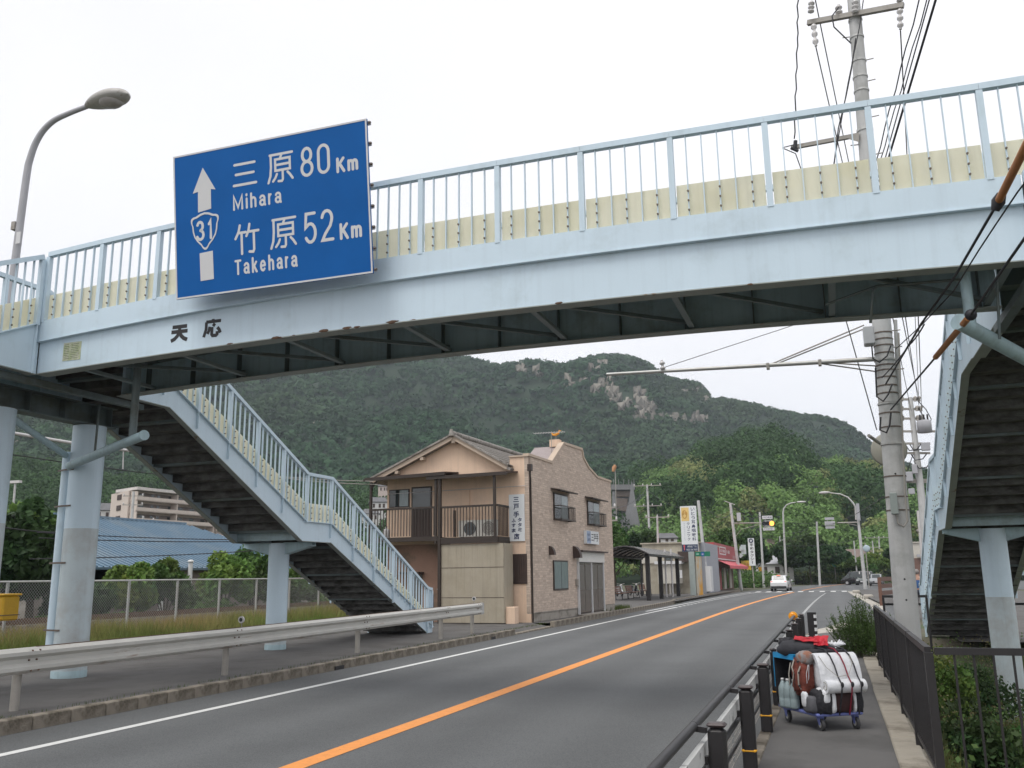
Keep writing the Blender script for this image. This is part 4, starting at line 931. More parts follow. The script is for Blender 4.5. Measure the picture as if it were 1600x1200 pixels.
# ---- the big utility pole behind the bridge
UP = thing('utility_pole', 'tall thick concrete utility pole with straps standing behind the right end of the footbridge', 'utility pole', (1.02, 16, 0))
px0, py0 = 1.0, 16.0
top = PY(1338, 20, 16); bx, tx = 1.02, float(top[0]) - .0
b = MB(); b.tube([(bx, 16, -.3), (tx, 16, 13.6)], [.195, .098], 26); b.build('shaft', m_conc, UP)
def pole_x(z): return bx + (tx - bx) * (z + .3) / 13.9
def pole_r(z): return .195 - .097 * (z + .3) / 13.9
def band(z, h_=.03, tilt=0., proud=.006):
    b = MB(); x = pole_x(z); r = pole_r(z) + proud; b.cyl((x, 16, z - h_ / 2), (x + tilt * .0, 16, z + h_ / 2), r, n=22); b.build('strap', m_bolt if proud < .01 else m_galv, UP)
def zat(y): return float(PY(1395 if y > 500 else 1345, y, 16)[2])
for y in (30, 58, 96, 121, 143): band(zat(y), .035, proud=.012)
for y in (205, ): band(zat(y), .05, proud=.015)
for y in (520, 530, 540, 552, 562, 571, 579, 590, 603, 615, 630, 646, 668, 695, 745, 777, 798): band(zat(y), .022)
for y in (562, 631, 694): band(zat(y), .03, proud=.014)
for (y, s) in ((96, 1), (129, 1), (186, 1), (226, -1), (55, -1), (245, 1), (517, 1), (543, 1), (578, 1)):
    z = zat(y); x = pole_x(z); b = MB(); b.cyl((x, 16, z), (x + s * (pole_r(z) + .13), 15.97, z), .01, n=6); b.build('step_bolt', m_galvd, UP)
for y in (742, 905, 937):
    z = zat(y); x = pole_x(z); b = MB(); b.cyl((x, 16 - pole_r(z) - .004, z), (x, 16 - pole_r(z) + .01, z), .016, n=8); b.build('hole', m_ink, UP)
# upper cross arm, with insulators
a0 = PY(1262, 36, 16); a1 = PY(1412, 8, 16); z_ = (a0[2] + a1[2]) / 2
# arm runs slightly toward the viewer on the right
a0 = PY(1262, 36, 16.15); a1 = PY(1412, 8, 15.6)
b = MB(); b.bar(a0, a1, .08, .09); b.build('cross_arm', m_galvd, UP)
b = MB(); b.bar(PY(1236, 231, 15.9), PY(1342, 211, 15.9), .06, .07); b.build('side_arm', m_galvd, UP)
b = MB(); b.add([PY(1325, 217, 15.86), PY(1342, 222, 15.86), PY(1342, 208, 15.86), PY(1325, 217, 15.88), PY(1342, 222, 15.88), PY(1342, 208, 15.88)], [(0, 1, 2), (5, 4, 3), (0, 3, 4, 1), (1, 4, 5, 2), (2, 5, 3, 0)]); b.build('arm_plate', m_galvd, UP)
def insulator(p, q, name, root, n=3, r=.05):
    p = V(p); q = V(q); d = (q - p)
    prof_r = []; pts = []; rs = []
    for k in range(n * 4 + 1):
        s = k / (n * 4); pts.append(p + d * s); rs.append(r if k % 4 in (1, 2) else r * .45)
    b = MB(); b.tube(pts, rs, 12); b.build(name, m_ins, root)
insulator(PY(1267, 20, 16), PY(1268, 2, 16), 'insulator', UP, 3, .06)
insulator(PY(1271, 38, 15.95), PY(1275, 72, 15.9), 'insulator', UP, 3, .055)
insulator(PY(1311, 22, 16), PY(1310, 8, 16), 'insulator', UP, 2, .065)
insulator(PY(1336, 20, 15.8), PY(1336, 0, 15.8), 'insulator', UP, 3, .06)
insulator(PY(1406, 14, 15.6), PY(1407, 46, 15.6), 'insulator', UP, 3, .055)
insulator(PY(1406, 3, 15.6), PY(1405, -8, 15.6), 'insulator', UP, 2, .055)
b = MB(); b.cyl(PY(1242, 232, 15.85), PY(1243, 220, 15.85), .035, n=8); b.cyl(PY(1236, 231, 15.85), PY(1247, 236, 15.85), .03, n=8); b.build('clamp', m_cable, UP)
# pipe arm toward the road under the bridge with stays
e0 = PY(948, 585, 15.8); e1 = PY(1368, 561, 15.8)
b = MB(); b.tube([e0, V(e0).lerp(V(e1), .5), e1], [.028, .034, .04], 12); b.build('pipe_arm', m_galv, UP)
b = MB(); b.cyl(PY(1200, 571, 15.78), PY(1350, 508, 15.95), .012, n=6); b.build('stay', m_galvd, UP)
b = MB(); b.cyl(PY(1200, 574, 15.82), PY(1352, 513, 15.95), .012, n=6); b.build('stay', m_galvd, UP)
b = MB(); b.cyl(PY(1281, 566, 15.8), PY(1372, 572, 16.0), .012, n=6); b.cyl(PY(1281, 568, 15.82), PY(1372, 581, 16.0), .012, n=6); b.build('stay', m_galvd, UP)
insulator(PY(1036, 578, 15.78), PY(1034, 563, 15.78), 'insulator', UP, 2, .05)
for y in (1200, 1281):
    p_ = PY(y, 572.5 if y == 1200 else 567, 15.8); b = MB(); b.box(p_[0] - .025, 15.74, p_[2] - .05, p_[0] + .025, 15.86, p_[2] + .05); b.build('clamp', m_galvd, UP)
# equipment boxes on the shaft
z0, z1 = PY(1358, 540, 15.75)[2], PY(1358, 512, 15.75)[2]; xx = PY(1358, 525, 15.75)[0]
b = MB(); b.bbox(xx - .09, 15.62, z0, xx + .08, 15.86, z1, .015); b.build('meter_box', m_grey if False else mat('light_grey_box', (.45, .46, .47), .5, var=.06), UP)
z0, z1 = PY(1395, 804, 15.75)[2], PY(1395, 770, 15.75)[2]; xx = PY(1397, 790, 15.75)[0]
b = MB(); b.bbox(xx - .055, 15.68, z0, xx + .055, 15.80, z1, .012); b.build('junction_box', mat('grey_green_box', (.30, .34, .32), .5, var=.06), UP)
b = MB(); b.tube([PY(1400, 803, 15.76), PY(1403, 818, 15.74), PY(1412, 823, 15.76), PY(1418, 815, 15.8), PY(1414, 770, 15.82), PY(1407, 600, 15.86), PY(1404, 520, 15.86)], .014, 7); b.build('cable_riser', m_galvd, UP)
b = MB(); b.tube([PY(1413, 800, 16.1), PY(1403, 600, 16.1), PY(1399, 500, 16.1)], .03, 8); b.build('conduit', m_conc, UP)
b = MB(); b.tube([PY(1362, 540, 15.7), PY(1364, 560, 15.72), PY(1374, 566, 15.75), PY(1386, 556, 15.78), PY(1392, 540, 15.8)], .012, 6); b.build('loop_cable', m_cable, UP)
b = MB(); b.tube([PY(1376, 652, 15.75), PY(1375, 672, 15.72), PY(1385, 676, 15.72), PY(1390, 664, 15.75), PY(1392, 645, 15.78)], .016, 7); b.tube([PY(1368, 575, 15.72), PY(1370, 620, 15.72), PY(1380, 627, 15.72), PY(1388, 616, 15.75), PY(1394, 600, 15.8)], .014, 7); b.build('loop_cable', m_cable, UP)
b = MB(); b.tube([PY(1337, 60, 15.8), PY(1330, 110, 15.8), PY(1322, 150, 15.75), PY(1310, 200, 15.7), PY(1303, 258, 15.7)], .012, 6); b.tube([PY(1310, 12, 15.9), PY(1300, 25, 15.8), PY(1303, 42, 15.8), PY(1330, 68, 15.9)], .012, 6); b.build('jumper_cable', m_cable, UP)
# ---------------------------------------------------------------- tatami shop house
def brickmat(name, c1, c2, mort, scale, bw, bh, bump=.6, rough=.85):
    m = bpy.data.materials.new(name); m.use_nodes = True; nt = m.node_tree; Lk = nt.links.new; b = nt.nodes['Principled BSDF']; b.inputs['Roughness'].default_value = rough
    tc = nt.nodes.new('ShaderNodeTexCoord'); sp = nt.nodes.new('ShaderNodeSeparateXYZ'); cb = nt.nodes.new('ShaderNodeCombineXYZ'); ad = nt.nodes.new('ShaderNodeMath'); ad.operation = 'ADD'
    Lk(tc.outputs['Object'], sp.inputs[0]); Lk(sp.outputs[0], ad.inputs[0]); Lk(sp.outputs[1], ad.inputs[1]); Lk(ad.outputs[0], cb.inputs[0]); Lk(sp.outputs[2], cb.inputs[1])
    br = nt.nodes.new('ShaderNodeTexBrick'); br.inputs['Color1'].default_value = (*c1, 1); br.inputs['Color2'].default_value = (*c2, 1); br.inputs['Mortar'].default_value = (*mort, 1)
    br.inputs['Scale'].default_value = scale; br.inputs['Brick Width'].default_value = bw; br.inputs['Row Height'].default_value = bh; br.inputs['Mortar Size'].default_value = .012; br.inputs['Bias'].default_value = 0
    Lk(cb.outputs[0], br.inputs['Vector'])
    n = _n(nt, 'ShaderNodeTexNoise', Scale=7., Detail=6., Roughness=.75); Lk(tc.outputs['Object'], n.inputs['Vector'])
    mr = nt.nodes.new('ShaderNodeMapRange'); mr.inputs[3].default_value = .62; mr.inputs[4].default_value = 1.38; Lk(n.outputs[0], mr.inputs[0])
    vm = nt.nodes.new('ShaderNodeVectorMath'); vm.operation = 'SCALE'; Lk(br.outputs[0], vm.inputs[0]); Lk(mr.outputs[0], vm.inputs['Scale']); Lk(vm.outputs[0], b.inputs['Base Color'])
    bp = nt.nodes.new('ShaderNodeBump'); bp.inputs['Strength'].default_value = bump; bp.inputs['Distance'].default_value = .03
    n2 = _n(nt, 'ShaderNodeTexNoise', Scale=14., Detail=4.); Lk(tc.outputs['Object'], n2.inputs['Vector']); Lk(n2.outputs[0], bp.inputs['Height']); Lk(bp.outputs[0], b.inputs['Normal'])
    return m
m_tile = brickmat('split_face_tile_siding', (.60, .49, .40), (.44, .35, .285), (.46, .37, .30), 1, .34, .085)
m_pink = mat('peach_render', (.74, .545, .40), .85, var=.05, vs=1.5, col2=(.58, .43, .33), c2s=.8, c2lo=.5, c2hi=.8, streak=.10, bump=.1, bs=60)
m_trim = mat('cream_trim', (.50, .40, .31), .7, var=.06, vs=3)
m_kawara = mat('weathered_roof_tile', (.27, .25, .225), .75, var=.25, vs=9, col2=(.14, .125, .11), c2s=4)
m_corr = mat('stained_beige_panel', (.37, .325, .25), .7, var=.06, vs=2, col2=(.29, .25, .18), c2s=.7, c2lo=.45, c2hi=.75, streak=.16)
m_sheet = mat('dark_brown_sheet', (.055, .035, .028), .6, var=.2, vs=4, streak=.2)
m_doorb = mat('brown_glazed_door', (.12, .10, .085), .25, var=.15, vs=3)
m_wall2 = mat('pale_foundation', (.34, .31, .27), .9, var=.1, vs=3, col2=(.2, .18, .15), c2s=1.5)
HA = Vector((-10.32, 31.34, 0)); hd1 = Vector((.0500, .9987, 0)); hn1 = Vector((-.9987, .0500, 0))
HS = thing('tatami_shop', 'two-storey peach house with brown tile front and balcony beside the left pavement', 'house', (HA.x, HA.y, .1))
Tf = frame(HA, hd1, (0, 0, 1))                 # x = s along the front, y = up, z = out toward the road
Tg_ = frame(HA, -hn1, (0, 0, 1))               # x = -t, y up, z = out toward the viewer (-s)
FL = 10.94
b = MB(Tf); top_ = [(0, 6.12), (2.55, 6.12), (4.05, 7.08), (6.55, 7.14), (6.7, 6.8), (7.4, 6.45), (8.7, 6.13), (FL, 6.12)]
poly = [(0, .47), (FL, .47)] + top_[::-1]
b.prism(poly, -.16, 0); b.build('front_wall', m_tile, HS)
b = MB(Tf)
for p, q in zip(top_[:-1], top_[1:]): b.bar((p[0] - .02, p[1] + .05, -.08), (q[0] + .02, q[1] + .05, -.08), .24, .10, (0, 1, 0))
b.build('parapet_cap', m_trim, HS)
b = MB(Tf); b.box(0.02, -.2, -.15, FL - .02, .46, -.02); b.box(-.0, .455, -.14, 5.3, .485, .02); b.build('foundation', m_wall2, HS)
# side wall with gable (t from 0 to 5.95)
TW = 5.95
b = MB(Tg_); poly = [(0, -.2), (0, 6.10), (-.75, 6.10), (-.75, 5.72), (-2.95, 6.98), (-TW, 5.72), (-TW, -.2)]
b.prism(poly, -.15, -.001); b.build('side_wall', m_pink, HS)
b = MB(Tg_); b.box(-.76, 6.105, -.2, .03, 6.16, .05); b.build('parapet_cap', m_trim, HS)
b = MB(Tf); b.box(.15, -.2, -5.95, FL, 5.7, -5.8); b.box(FL - .15, -.2, -5.8, FL, 5.9, -.17); b.build('rear_wall', m_pink, HS)
# roof
def roofz(t): return 7.06 - abs(t - 2.95) * (.57 if t < 2.95 else .42)
def Hp(s, t, z): return HA + hd1 * s + hn1 * t + Vector((0, 0, z))
b = MB()
b.slab(Hp(-.32, 2.95, 6.91), Hp(-.32, 6.5, roofz(6.5) - .15), Hp(FL - .3, 6.5, roofz(6.5) - .15), Hp(FL - .3, 2.95, 6.91), .10)
b.slab(Hp(FL - .3, 2.95, 6.91), Hp(FL - .3, .62, roofz(.62) - .15), Hp(-.32, .62, roofz(.62) - .15), Hp(-.32, 2.95, 6.91), .10)
b.build('roof_deck', m_kawara, HS)
rt = MB(); e = .30
rt.T = Matrix.Identity(4)
# one roll tile, shared by all
def tile_mesh():
    bb = MB(); n = 6; w = .285; l = .33
    pr_ = [(w * k / n, .035 * math.sin(math.pi * k / n) + (.012 if k in (0, n) else 0)) for k in range(n + 1)]
    vs = [(x, 0, z + .030) for x, z in pr_] + [(x, l, z) for x, z in pr_] + [(x, 0, z + .006) for x, z in pr_]
    bb.add(vs, [(k, k + 1, n + 2 + k, n + 1 + k) for k in range(n)] + [(2 * n + 2 + k, 2 * n + 3 + k, k + 1, k) for k in range(n)], True)
    o = bb.build('roof_tile', m_kawara); me = o.data; bpy.data.objects.remove(o); return me
tm = tile_mesh(); o0 = V(HS.location)
sl = math.atan(.57)
for i in range(37):
    for j in range(7):
        tt = .62 + j * .335 * math.cos(sl)
        p = Hp(-.32 + i * .29, tt, roofz(tt))
        yx = (hn1 * math.cos(sl) + Vector((0, 0, math.sin(sl)))); xx_ = -hd1
        # local x along -s so that z stays up
        T_ = frame(p, hd1, yx); 
        q_ = T_.to_quaternion(); o = bpy.data.objects.new('roof_tile', tm); COL.objects.link(o); o.parent = HS; o.rotation_mode = 'QUATERNION'; o.rotation_quaternion = q_
        z_up = T_.to_3x3() @ Vector((0, 0, 1)); o.location = T_.translation - o0 + Vector((0, 0, .01 if z_up.z > 0 else .06))
b = MB()
for i in range(22):
    s_ = -.32 + i * .48; b.bar(Hp(s_ + .08, 3.05, roofz(3.05) + .03), Hp(s_ + .08, 6.5, roofz(6.5) + .03), .12, .05)
b.build('roof_tile_far_slope', m_kawara, HS, kind='stuff')
b = MB(); b.tube([Hp(-.40, 2.95, 7.12), Hp(FL - .4, 2.95, 7.12)], .11, 10); b.tube([Hp(-.44, 2.95, 7.02), Hp(-.44, 2.95, 7.27)], [.11, .06], 8); b.build('ridge', m_kawara, HS)
b = MB(); b.bar(Hp(-.30, 2.95, 6.98), Hp(-.30, 6.55, roofz(6.55) - .09), .05, .16); b.bar(Hp(-.30, 2.95, 6.98), Hp(-.30, .72, roofz(.72) - .09), .05, .16); b.build('bargeboard', m_trim, HS)
b = MB(); b.bar(Hp(-.34, 2.95, 7.10), Hp(-.34, 6.55, roofz(6.55) + .03), .10, .07); b.bar(Hp(-.34, 2.95, 7.10), Hp(-.34, .66, roofz(.66) + .03), .10, .07); b.build('verge_tile', m_kawara, HS)
for t_ in (2.95, 4.3, 5.4):
    b = MB(); b.box(*(Hp(-.3, t_ + .06, roofz(t_) - .30)), *(Hp(0, t_ - .06, roofz(t_) - .18))); b.build('purlin_end', m_trim, HS)
# curved sheet roof just behind the front gable
b = MB(); b.slab(Hp(2.75, .18, 6.2), Hp(4.15, .18, 7.0), Hp(4.15, 1.3, 7.0), Hp(2.75, 1.3, 6.2), -.03); b.build('dormer_roof', mat('pale_mauve_sheet', (.30, .25, .24), .5), HS)
b = MB(); b.box(*Hp(4.0, .17, 7.0), *Hp(4.35, .6, 7.30)); b.build('chimney_block', m_pink, HS)
# balcony
OB = 1.05
def Bp(t, z, off=OB): return Hp(-off, t, z)
b = MB(); b.slab(Bp(6.25, 5.52, OB + .15), Bp(2.85, 5.58, OB + .15), Hp(-.01, 2.85, 5.68), Hp(-.01, 6.25, 5.64), .06); b.build('porch_roof', m_sheet, HS)
b = MB(); b.slab(Bp(3.6, 5.44, OB + .12), Bp(.42, 5.46, OB + .12), Hp(-.01, .42, 5.58), Hp(-.01, 3.6, 5.56), .06); b.build('porch_roof', m_sheet, HS)
b = MB(); b.bar(Bp(6.3, 5.44, OB + .14), Bp(2.85, 5.50, OB + .14), .07, .10); b.bar(Bp(3.62, 5.37, OB + .11), Bp(.40, 5.39, OB + .11), .07, .11); b.build('eave_beam', m_brown, HS)
for (t_, z0_) in ((6.05, 3.1), (3.28, 2.98), (.92, 3.1)):
    b = MB(); b.bar(Bp(t_, z0_), Bp(t_, 5.36), .09, .09, hn1); b.build('post', m_brown, HS)
b = MB(); b.bar(Bp(3.12, .1), Bp(3.12, 5.34), .11, .11, hn1); b.build('post', m_brown, HS)
b = MB(); b.bar(Bp(6.05, 5.1), Bp(5.8, 5.4), .06, .05); b.build('corner_brace', m_brown, HS)
b = MB(); b.slab(Bp(3.2, 3.16), Bp(.82, 3.16), Hp(-.16, .82, 3.16), Hp(-.16, 3.2, 3.16), .05); b.slab(Bp(6.1, 3.22), Bp(3.21, 3.22), Hp(-.01, 3.21, 3.22), Hp(-.01, 6.1, 3.22), .05); b.build('balcony_floor', m_sheet, HS)
b = MB(); b.bar(Bp(6.1, 3.16), Bp(3.2, 3.16), .08, .16); b.bar(Bp(3.2, 3.06), Bp(.80, 3.06), .08, .22); b.bar(Bp(.80, 3.06), Hp(-.01, .80, 3.06), .08, .22); b.build('floor_beam', m_brown, HS)
for (ta, tb, zt_, zb_) in ((6.05, 3.3, 4.30, 3.28), (3.1, .84, 4.28, 3.20)):
    b = MB(); b.bar(Bp(ta, zt_), Bp(tb, zt_), .07, .07); b.build('balcony_handrail', m_brown, HS)
    n = int((ta - tb) / .125)
    for k in range(n):
        t_ = ta - (k + .5) * (ta - tb) / n; b = MB(); b.bar(Bp(t_, zb_), Bp(t_, zt_ - .03), .018, .03, hn1); b.build('balcony_bar', m_brown, HS)
b = MB(); b.bar(Bp(.82, 4.28), Hp(-.02, .82, 4.28), .07, .07); b.build('balcony_handrail', m_brown, HS)
for k in range(8):
    b = MB(); b.bar(Hp(-.1 - k * .125, .82, 3.20), Hp(-.1 - k * .125, .82, 4.26), .018, .03, hn1); b.build('balcony_bar', m_brown, HS)
b = MB(); b.bar(Bp(2.55, 3.2, .98), Bp(2.55, 4.16, .98), .16, .04, hn1); b.build('balcony_slat', m_brown, HS)
# door and window on the balcony
b = MB(Tg_); b.box(-4.86, 3.23, .002, -3.98, 5.20, .03); b.build('door_frame', m_brown, HS)
b = MB(Tg_); b.box(-4.80, 4.35, .031, -4.04, 5.14, .035); b.build('door_glass', m_glass, HS)
b = MB(Tg_)
for k in range(8): b.box(-4.79 + k * .094, 3.26, .031, -4.72 + k * .094, 4.30, .042)
b.build('door_slat', m_sheet, HS); 
b = MB(Tg_); b.box(-5.84, 4.44, .002, -4.95, 5.14, .04); b.build('window_frame', m_brown, HS)
for k in range(2):
    b = MB(Tg_); b.box(-5.80 + k * .42, 4.48, .041, -5.42 + k * .42, 5.10, .045); b.build('window_pane', m_glass if k == 0 else m_curt, HS)
b = MB(Tg_); b.box(-5.86, 4.38, .002, -4.93, 4.435, .06); b.build('window_sill', m_trim, HS)
b = MB(); b.cyl(Hp(-.04, .1, 5.02), Hp(-.04, 5.9, 4.98), .012, n=6); b.build('cable_conduit', m_ins, HS)
b = MB(); b.cyl(Hp(-.06, 2.4, 4.98), Hp(-.06, 2.4, 3.9), .035, n=8); b.build('conduit', m_pink, HS)
# lower part: beige panelled box, dark shed
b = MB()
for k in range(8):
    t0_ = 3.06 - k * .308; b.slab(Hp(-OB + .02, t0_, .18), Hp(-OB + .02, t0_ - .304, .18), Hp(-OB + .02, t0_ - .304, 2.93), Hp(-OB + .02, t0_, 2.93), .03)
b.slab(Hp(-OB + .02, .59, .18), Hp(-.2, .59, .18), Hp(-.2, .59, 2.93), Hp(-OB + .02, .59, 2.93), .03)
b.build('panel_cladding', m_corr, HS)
b = MB()
for z in (1.05, 2.1): b.bar(Hp(-OB + .016, 3.05, z), Hp(-OB + .016, .6, z), .01, .014)
b.build('panel_joint', m_sheet, HS)
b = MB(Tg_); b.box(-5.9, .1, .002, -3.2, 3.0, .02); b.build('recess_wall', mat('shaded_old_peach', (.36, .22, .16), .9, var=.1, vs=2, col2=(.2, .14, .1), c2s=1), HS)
b = MB(Tg_); b.box(-5.1, 1.9, .021, -4.3, 1.98, .45); b.build('small_awning', m_sheet, HS)
b = MB(Tg_); b.box(-5.0, .15, .021, -4.35, 1.88, .05); b.build('side_door', m_doorb, HS)
b = MB(); b.cyl(Hp(-.9, 3.3, 1.35), Hp(-.9, 1.9, 1.38), .015, n=6); b.build('clothes_pole', m_ins, HS)
b = MB(); b.tube([Hp(-1.0, 3.4, .1), Hp(-1.0, 3.4, 1.15), Hp(-1.0, 3.5, 1.28), Hp(-1.0, 3.75, 1.28)], .03, 8); b.build('water_pipe', m_sheet, HS)
# dark louvred shutter on the side wall
b = MB(Tg_); b.box(-1.0, 1.50, .002, -.12, 2.56, .04); b.build('shutter_frame', m_sheet, HS)
for k in range(10):
    b = MB(Tg_); b.box(-.98 + k * .086, 1.53, .041, -.92 + k * .086, 2.53, .058); b.build('shutter_slat', m_sheet, HS)
# corner down pipe and rain head
b = MB(Tf); b.box(-.14, 5.55, .002, .02, 5.80, .16); b.build('rain_head', m_brown, HS)
b = MB(Tf); b.tube([(-.05, 5.56, .08), (-.05, 5.35, .08), (.06, 5.2, .05), (.06, .1, .05)], .035, 8); b.build('down_pipe', m_brown, HS)
# front: windows with hoods and grilles
for (s0_, s1_) in ((2.62, 4.30), (7.00, 8.75)):
    b = MB(Tf); b.slab((s0_ - .25, 5.10, .0), (s1_ + .35, 5.10, .0), (s1_ + .35, 5.03, .38), (s0_ - .25, 5.03, .38), .05); b.build('window_hood', m_brown, HS)
    fr = MB(Tf); fr.box(s0_, 3.92, .002, s1_, 4.98, .05); fr.build('window_frame', m_brown, HS)
    b = MB(Tf); b.box(s0_ + .06, 3.98, .051, s0_ + .80, 4.92, .055); b.build('window_pane', m_glass, HS)
    b = MB(Tf); b.box(s0_ + .84, 3.98, .051, s1_ - .06, 4.92, .057); b.build('window_pane', m_curt, HS)
    b = MB(Tf); e_ = .34
    b.bar((s0_ - .02, 4.46, e_), (s1_ + .04, 4.46, e_), .035, .035, (0, 1, 0)); b.bar((s0_ - .02, 3.93, e_), (s1_ + .04, 3.93, e_), .05, .05, (0, 1, 0))
    for q in (s0_ - .02, s1_ + .04): b.bar((q, 4.46, .01), (q, 4.46, e_), .035, .035, (0, 1, 0)); b.bar((q, 3.93, .01), (q, 3.93, e_), .05, .05, (0, 1, 0))
    b.build('grille_frame', m_brown, HS)
    n = 14
    for k in range(n + 1):
        q = s0_ - .02 + (s1_ - s0_ + .06) * k / n; b = MB(Tf); b.bar((q, 3.95, e_), (q, 4.44, e_), .015, .015, (1, 0, 0)); b.build('grille_bar', m_brown, HS)
    for k in (1, 2, 3, 4):
        b = MB(Tf); b.bar((s1_ + .04, 3.95, e_ * k / 5), (s1_ + .04, 4.44, e_ * k / 5), .015, .015, (1, 0, 0)); b.build('grille_bar', m_brown, HS)
b = MB(Tf); b.box(2.42, 1.22, .002, 4.1, 2.36, .05); b.build('window_frame', m_brown, HS)
b = MB(Tf); b.box(2.48, 1.28, .051, 3.25, 2.30, .055); b.build('window_pane', m_curt, HS)
b = MB(Tf); b.box(3.29, 1.28, .051, 4.04, 2.30, .057); b.build('window_pane', m_curt, HS)
b = MB(Tf); b.box(5.35, 2.32, .002, 9.05, 2.74, .12); b.build('blank_shop_sign', mat('white_sheet', (.66, .65, .61), .6, var=.04), HS)
b = MB(Tf); b.box(5.3, 2.745, .002, 9.1, 2.80, .3); b.build('door_hood', m_sheet, HS)
b = MB(Tf); b.box(5.42, .22, .002, 9.0, 2.315, .02); b.build('door_frame', m_sheet, HS)
for (a0_, a1_) in ((5.5, 6.28), (6.32, 7.12), (7.3, 8.1), (8.14, 8.92)):
    b = MB(Tf); b.box(a0_, .27, .021, a1_, 2.28, .045); d = b.build('sliding_door', m_doorb, HS)
    b = MB(Tf); b.box(a0_ + .07, 1.18, .046, a1_ - .07, 2.2, .05); b.build('pane', mat('brown_tinted_glass', (.13, .115, .10), .3), d)
for q in (5.40, 7.2, 9.0):
    b = MB(Tf); b.box(q - .04, .15, .002, q + .04, 2.318, .09); b.build('door_post', m_signw, HS)
b = MB(Tf); b.box(5.3, .0, .002, 9.1, .2, .45); b.build('door_step', m_wall2, HS)
for (q, r_) in ((2.1, .17), (5.05, .24)):
    zq = 2.72
    b = MB(Tf); pts = [(q, zq - r_, 0)] + [(q, zq - r_ + 2 * r_ * math.sin(R(90 * k / 6)) * 1.0, r_ * 1.3 * math.cos(R(90 * k / 6))) for k in range(7)]
    vs = [(p[0] - r_ * .6, p[1], p[2] + .002) for p in pts] + [(p[0] + r_ * .6, p[1], p[2] + .002) for p in pts]; n = len(pts)
    b.add(vs, [tuple(range(n - 1, -1, -1)), tuple(range(n, 2 * n))] + [(k, k + 1, n + k + 1, n + k) for k in range(n - 1)]); b.build('vent_hood', m_sheet, HS)
b = MB(Tf); b.bbox(5.12, 1.35, .002, 5.30, 1.62, .12, .01); b.build('meter_box', m_galvd, HS)
# air conditioners, signs, antenna and little things: things of their own
for i, (ta, lb) in enumerate(((2.12, 'left of two white air conditioner units on the house balcony'), (1.38, 'right of two white air conditioner units on the house balcony'))):
    c_ = Hp(-.62, ta, 3.17); ac = thing('air_conditioner', lb, 'air conditioner', c_, 0, 'air conditioners on the balcony')
    T_ = frame(Hp(-.80, ta, 3.17), -hn1, (0, 0, 1)); b = MB(T_); b.box(-.36, .03, -.26, .36, .62, 0); b.build('casing', mat('off_white_casing', (.55, .53, .48), .5, var=.04), ac)
    b = MB(T_); cx_ = .10; n = 20; b.add([(cx_, .325, .004)] + [(cx_ + .235 * math.cos(2 * math.pi * k / n), .325 + .235 * math.sin(2 * math.pi * k / n), .004) for k in range(n)], [(0, k + 1, (k + 1) % n + 1) for k in range(n)]); b.build('fan_opening', m_glass if i == 0 else m_galvd, ac)
    for r_ in (.08, .16, .235):
        b = MB(T_); b.tube([(cx_ + r_ * math.cos(2 * math.pi * k / 16), .325 + r_ * math.sin(2 * math.pi * k / 16), .012) for k in range(17)], .005, 4, False); b.build('fan_guard', m_brown, ac)
    b = MB(T_); b.box(-.30, .0, -.2, -.22, .029, -.05); b.box(.22, .0, -.2, .30, .029, -.05); b.build('foot', m_sheet, ac)
m_navy = mat('navy_lettering', (.02, .03, .09), .6)
ss = thing('shop_sign', 'tall white sign with navy Japanese lettering on the side of the peach house', 'sign', Hp(-.03, .45, 3.0))
b = MB(Tg_); b.box(-.78, 3.02, .012, -.17, 4.72, .05); b.build('board', m_signw if False else mat('white_sign_board', (.70, .72, .72), .5, var=.03), ss)
Tgs = Tg_ @ Matrix.Translation((0, 0, .05))
for ch, (x0, y0, x1, y1) in {'三': (-.60, 4.44, -.38, 4.62), '戸': (-.60, 4.16, -.38, 4.38), '手': (-.60, 3.88, -.38, 4.10), '店': (-.60, 3.08, -.38, 3.30)}.items(): text(ch, (x0, y0, x1, y1), Tgs, m_navy, ss, .03)
for k, ch in enumerate('タタミ'): text(ch, (-.44, 3.72 - k * .18, -.28, 3.86 - k * .18), Tgs, m_navy, ss, .03)
for k, ch in enumerate('ふすま'): text(ch, (-.68, 3.70 - k * .18, -.52, 3.84 - k * .18), Tgs, m_navy, ss, .03)
s2 = thing('shop_sign', 'small white and blue sign above the glass doors of the brown tiled front', 'sign', Hp(7.2, -.1, 3.1))
b = MB(Tf); b.box(6.42, 3.10, .01, 8.22, 3.66, .14); b.build('box', mat('white_sign_board', (0, 0, 0)), s2)
b = MB(Tf); b.box(6.44, 3.12, .1405, 7.0, 3.64, .144); b.build('blue_panel', mat('faded_blue_print', (.30, .37, .50), .5), s2)
Tfs = Tf @ Matrix.Translation((0, 0, .141))
text('三戸手', (7.08, 3.22, 8.12, 3.56), Tfs, m_ink, s2, .012); Tfs = Tf @ Matrix.Translation((0, 0, .145)); text('タタミ', (6.52, 3.42, 6.92, 3.54), Tfs, m_navy, s2, 0); text('ふすま', (6.52, 3.22, 6.92, 3.34), Tfs, m_navy, s2, 0)
an = thing('roof_antenna', 'thin television antenna on the roof of the peach house', 'antenna', Hp(3.3, .8, 6.4))
p0 = PR(862, 703, Hp(3.2, .7, 0)[:2], Hp(3.2, 1.7, 0)[:2]); base = Vector((p0[0], p0[1], 6.3))
b = MB(); b.cyl(base, (p0[0], p0[1], p0[2] + .75), .014, n=6); b.build('mast', m_galvd, an)
b = MB(); q = V(p0[0], p0[1], p0[2] + .72); b.cyl(q - V(.75, .0, 0), q + V(.55, .1, 0), .012, n=6)
for k in range(12): c_ = q + V(-.72 + k * .11, k * .005, 0); b.cyl(c_ - V(0, .22, 0), c_ + V(0, .22, 0), .006, n=4)
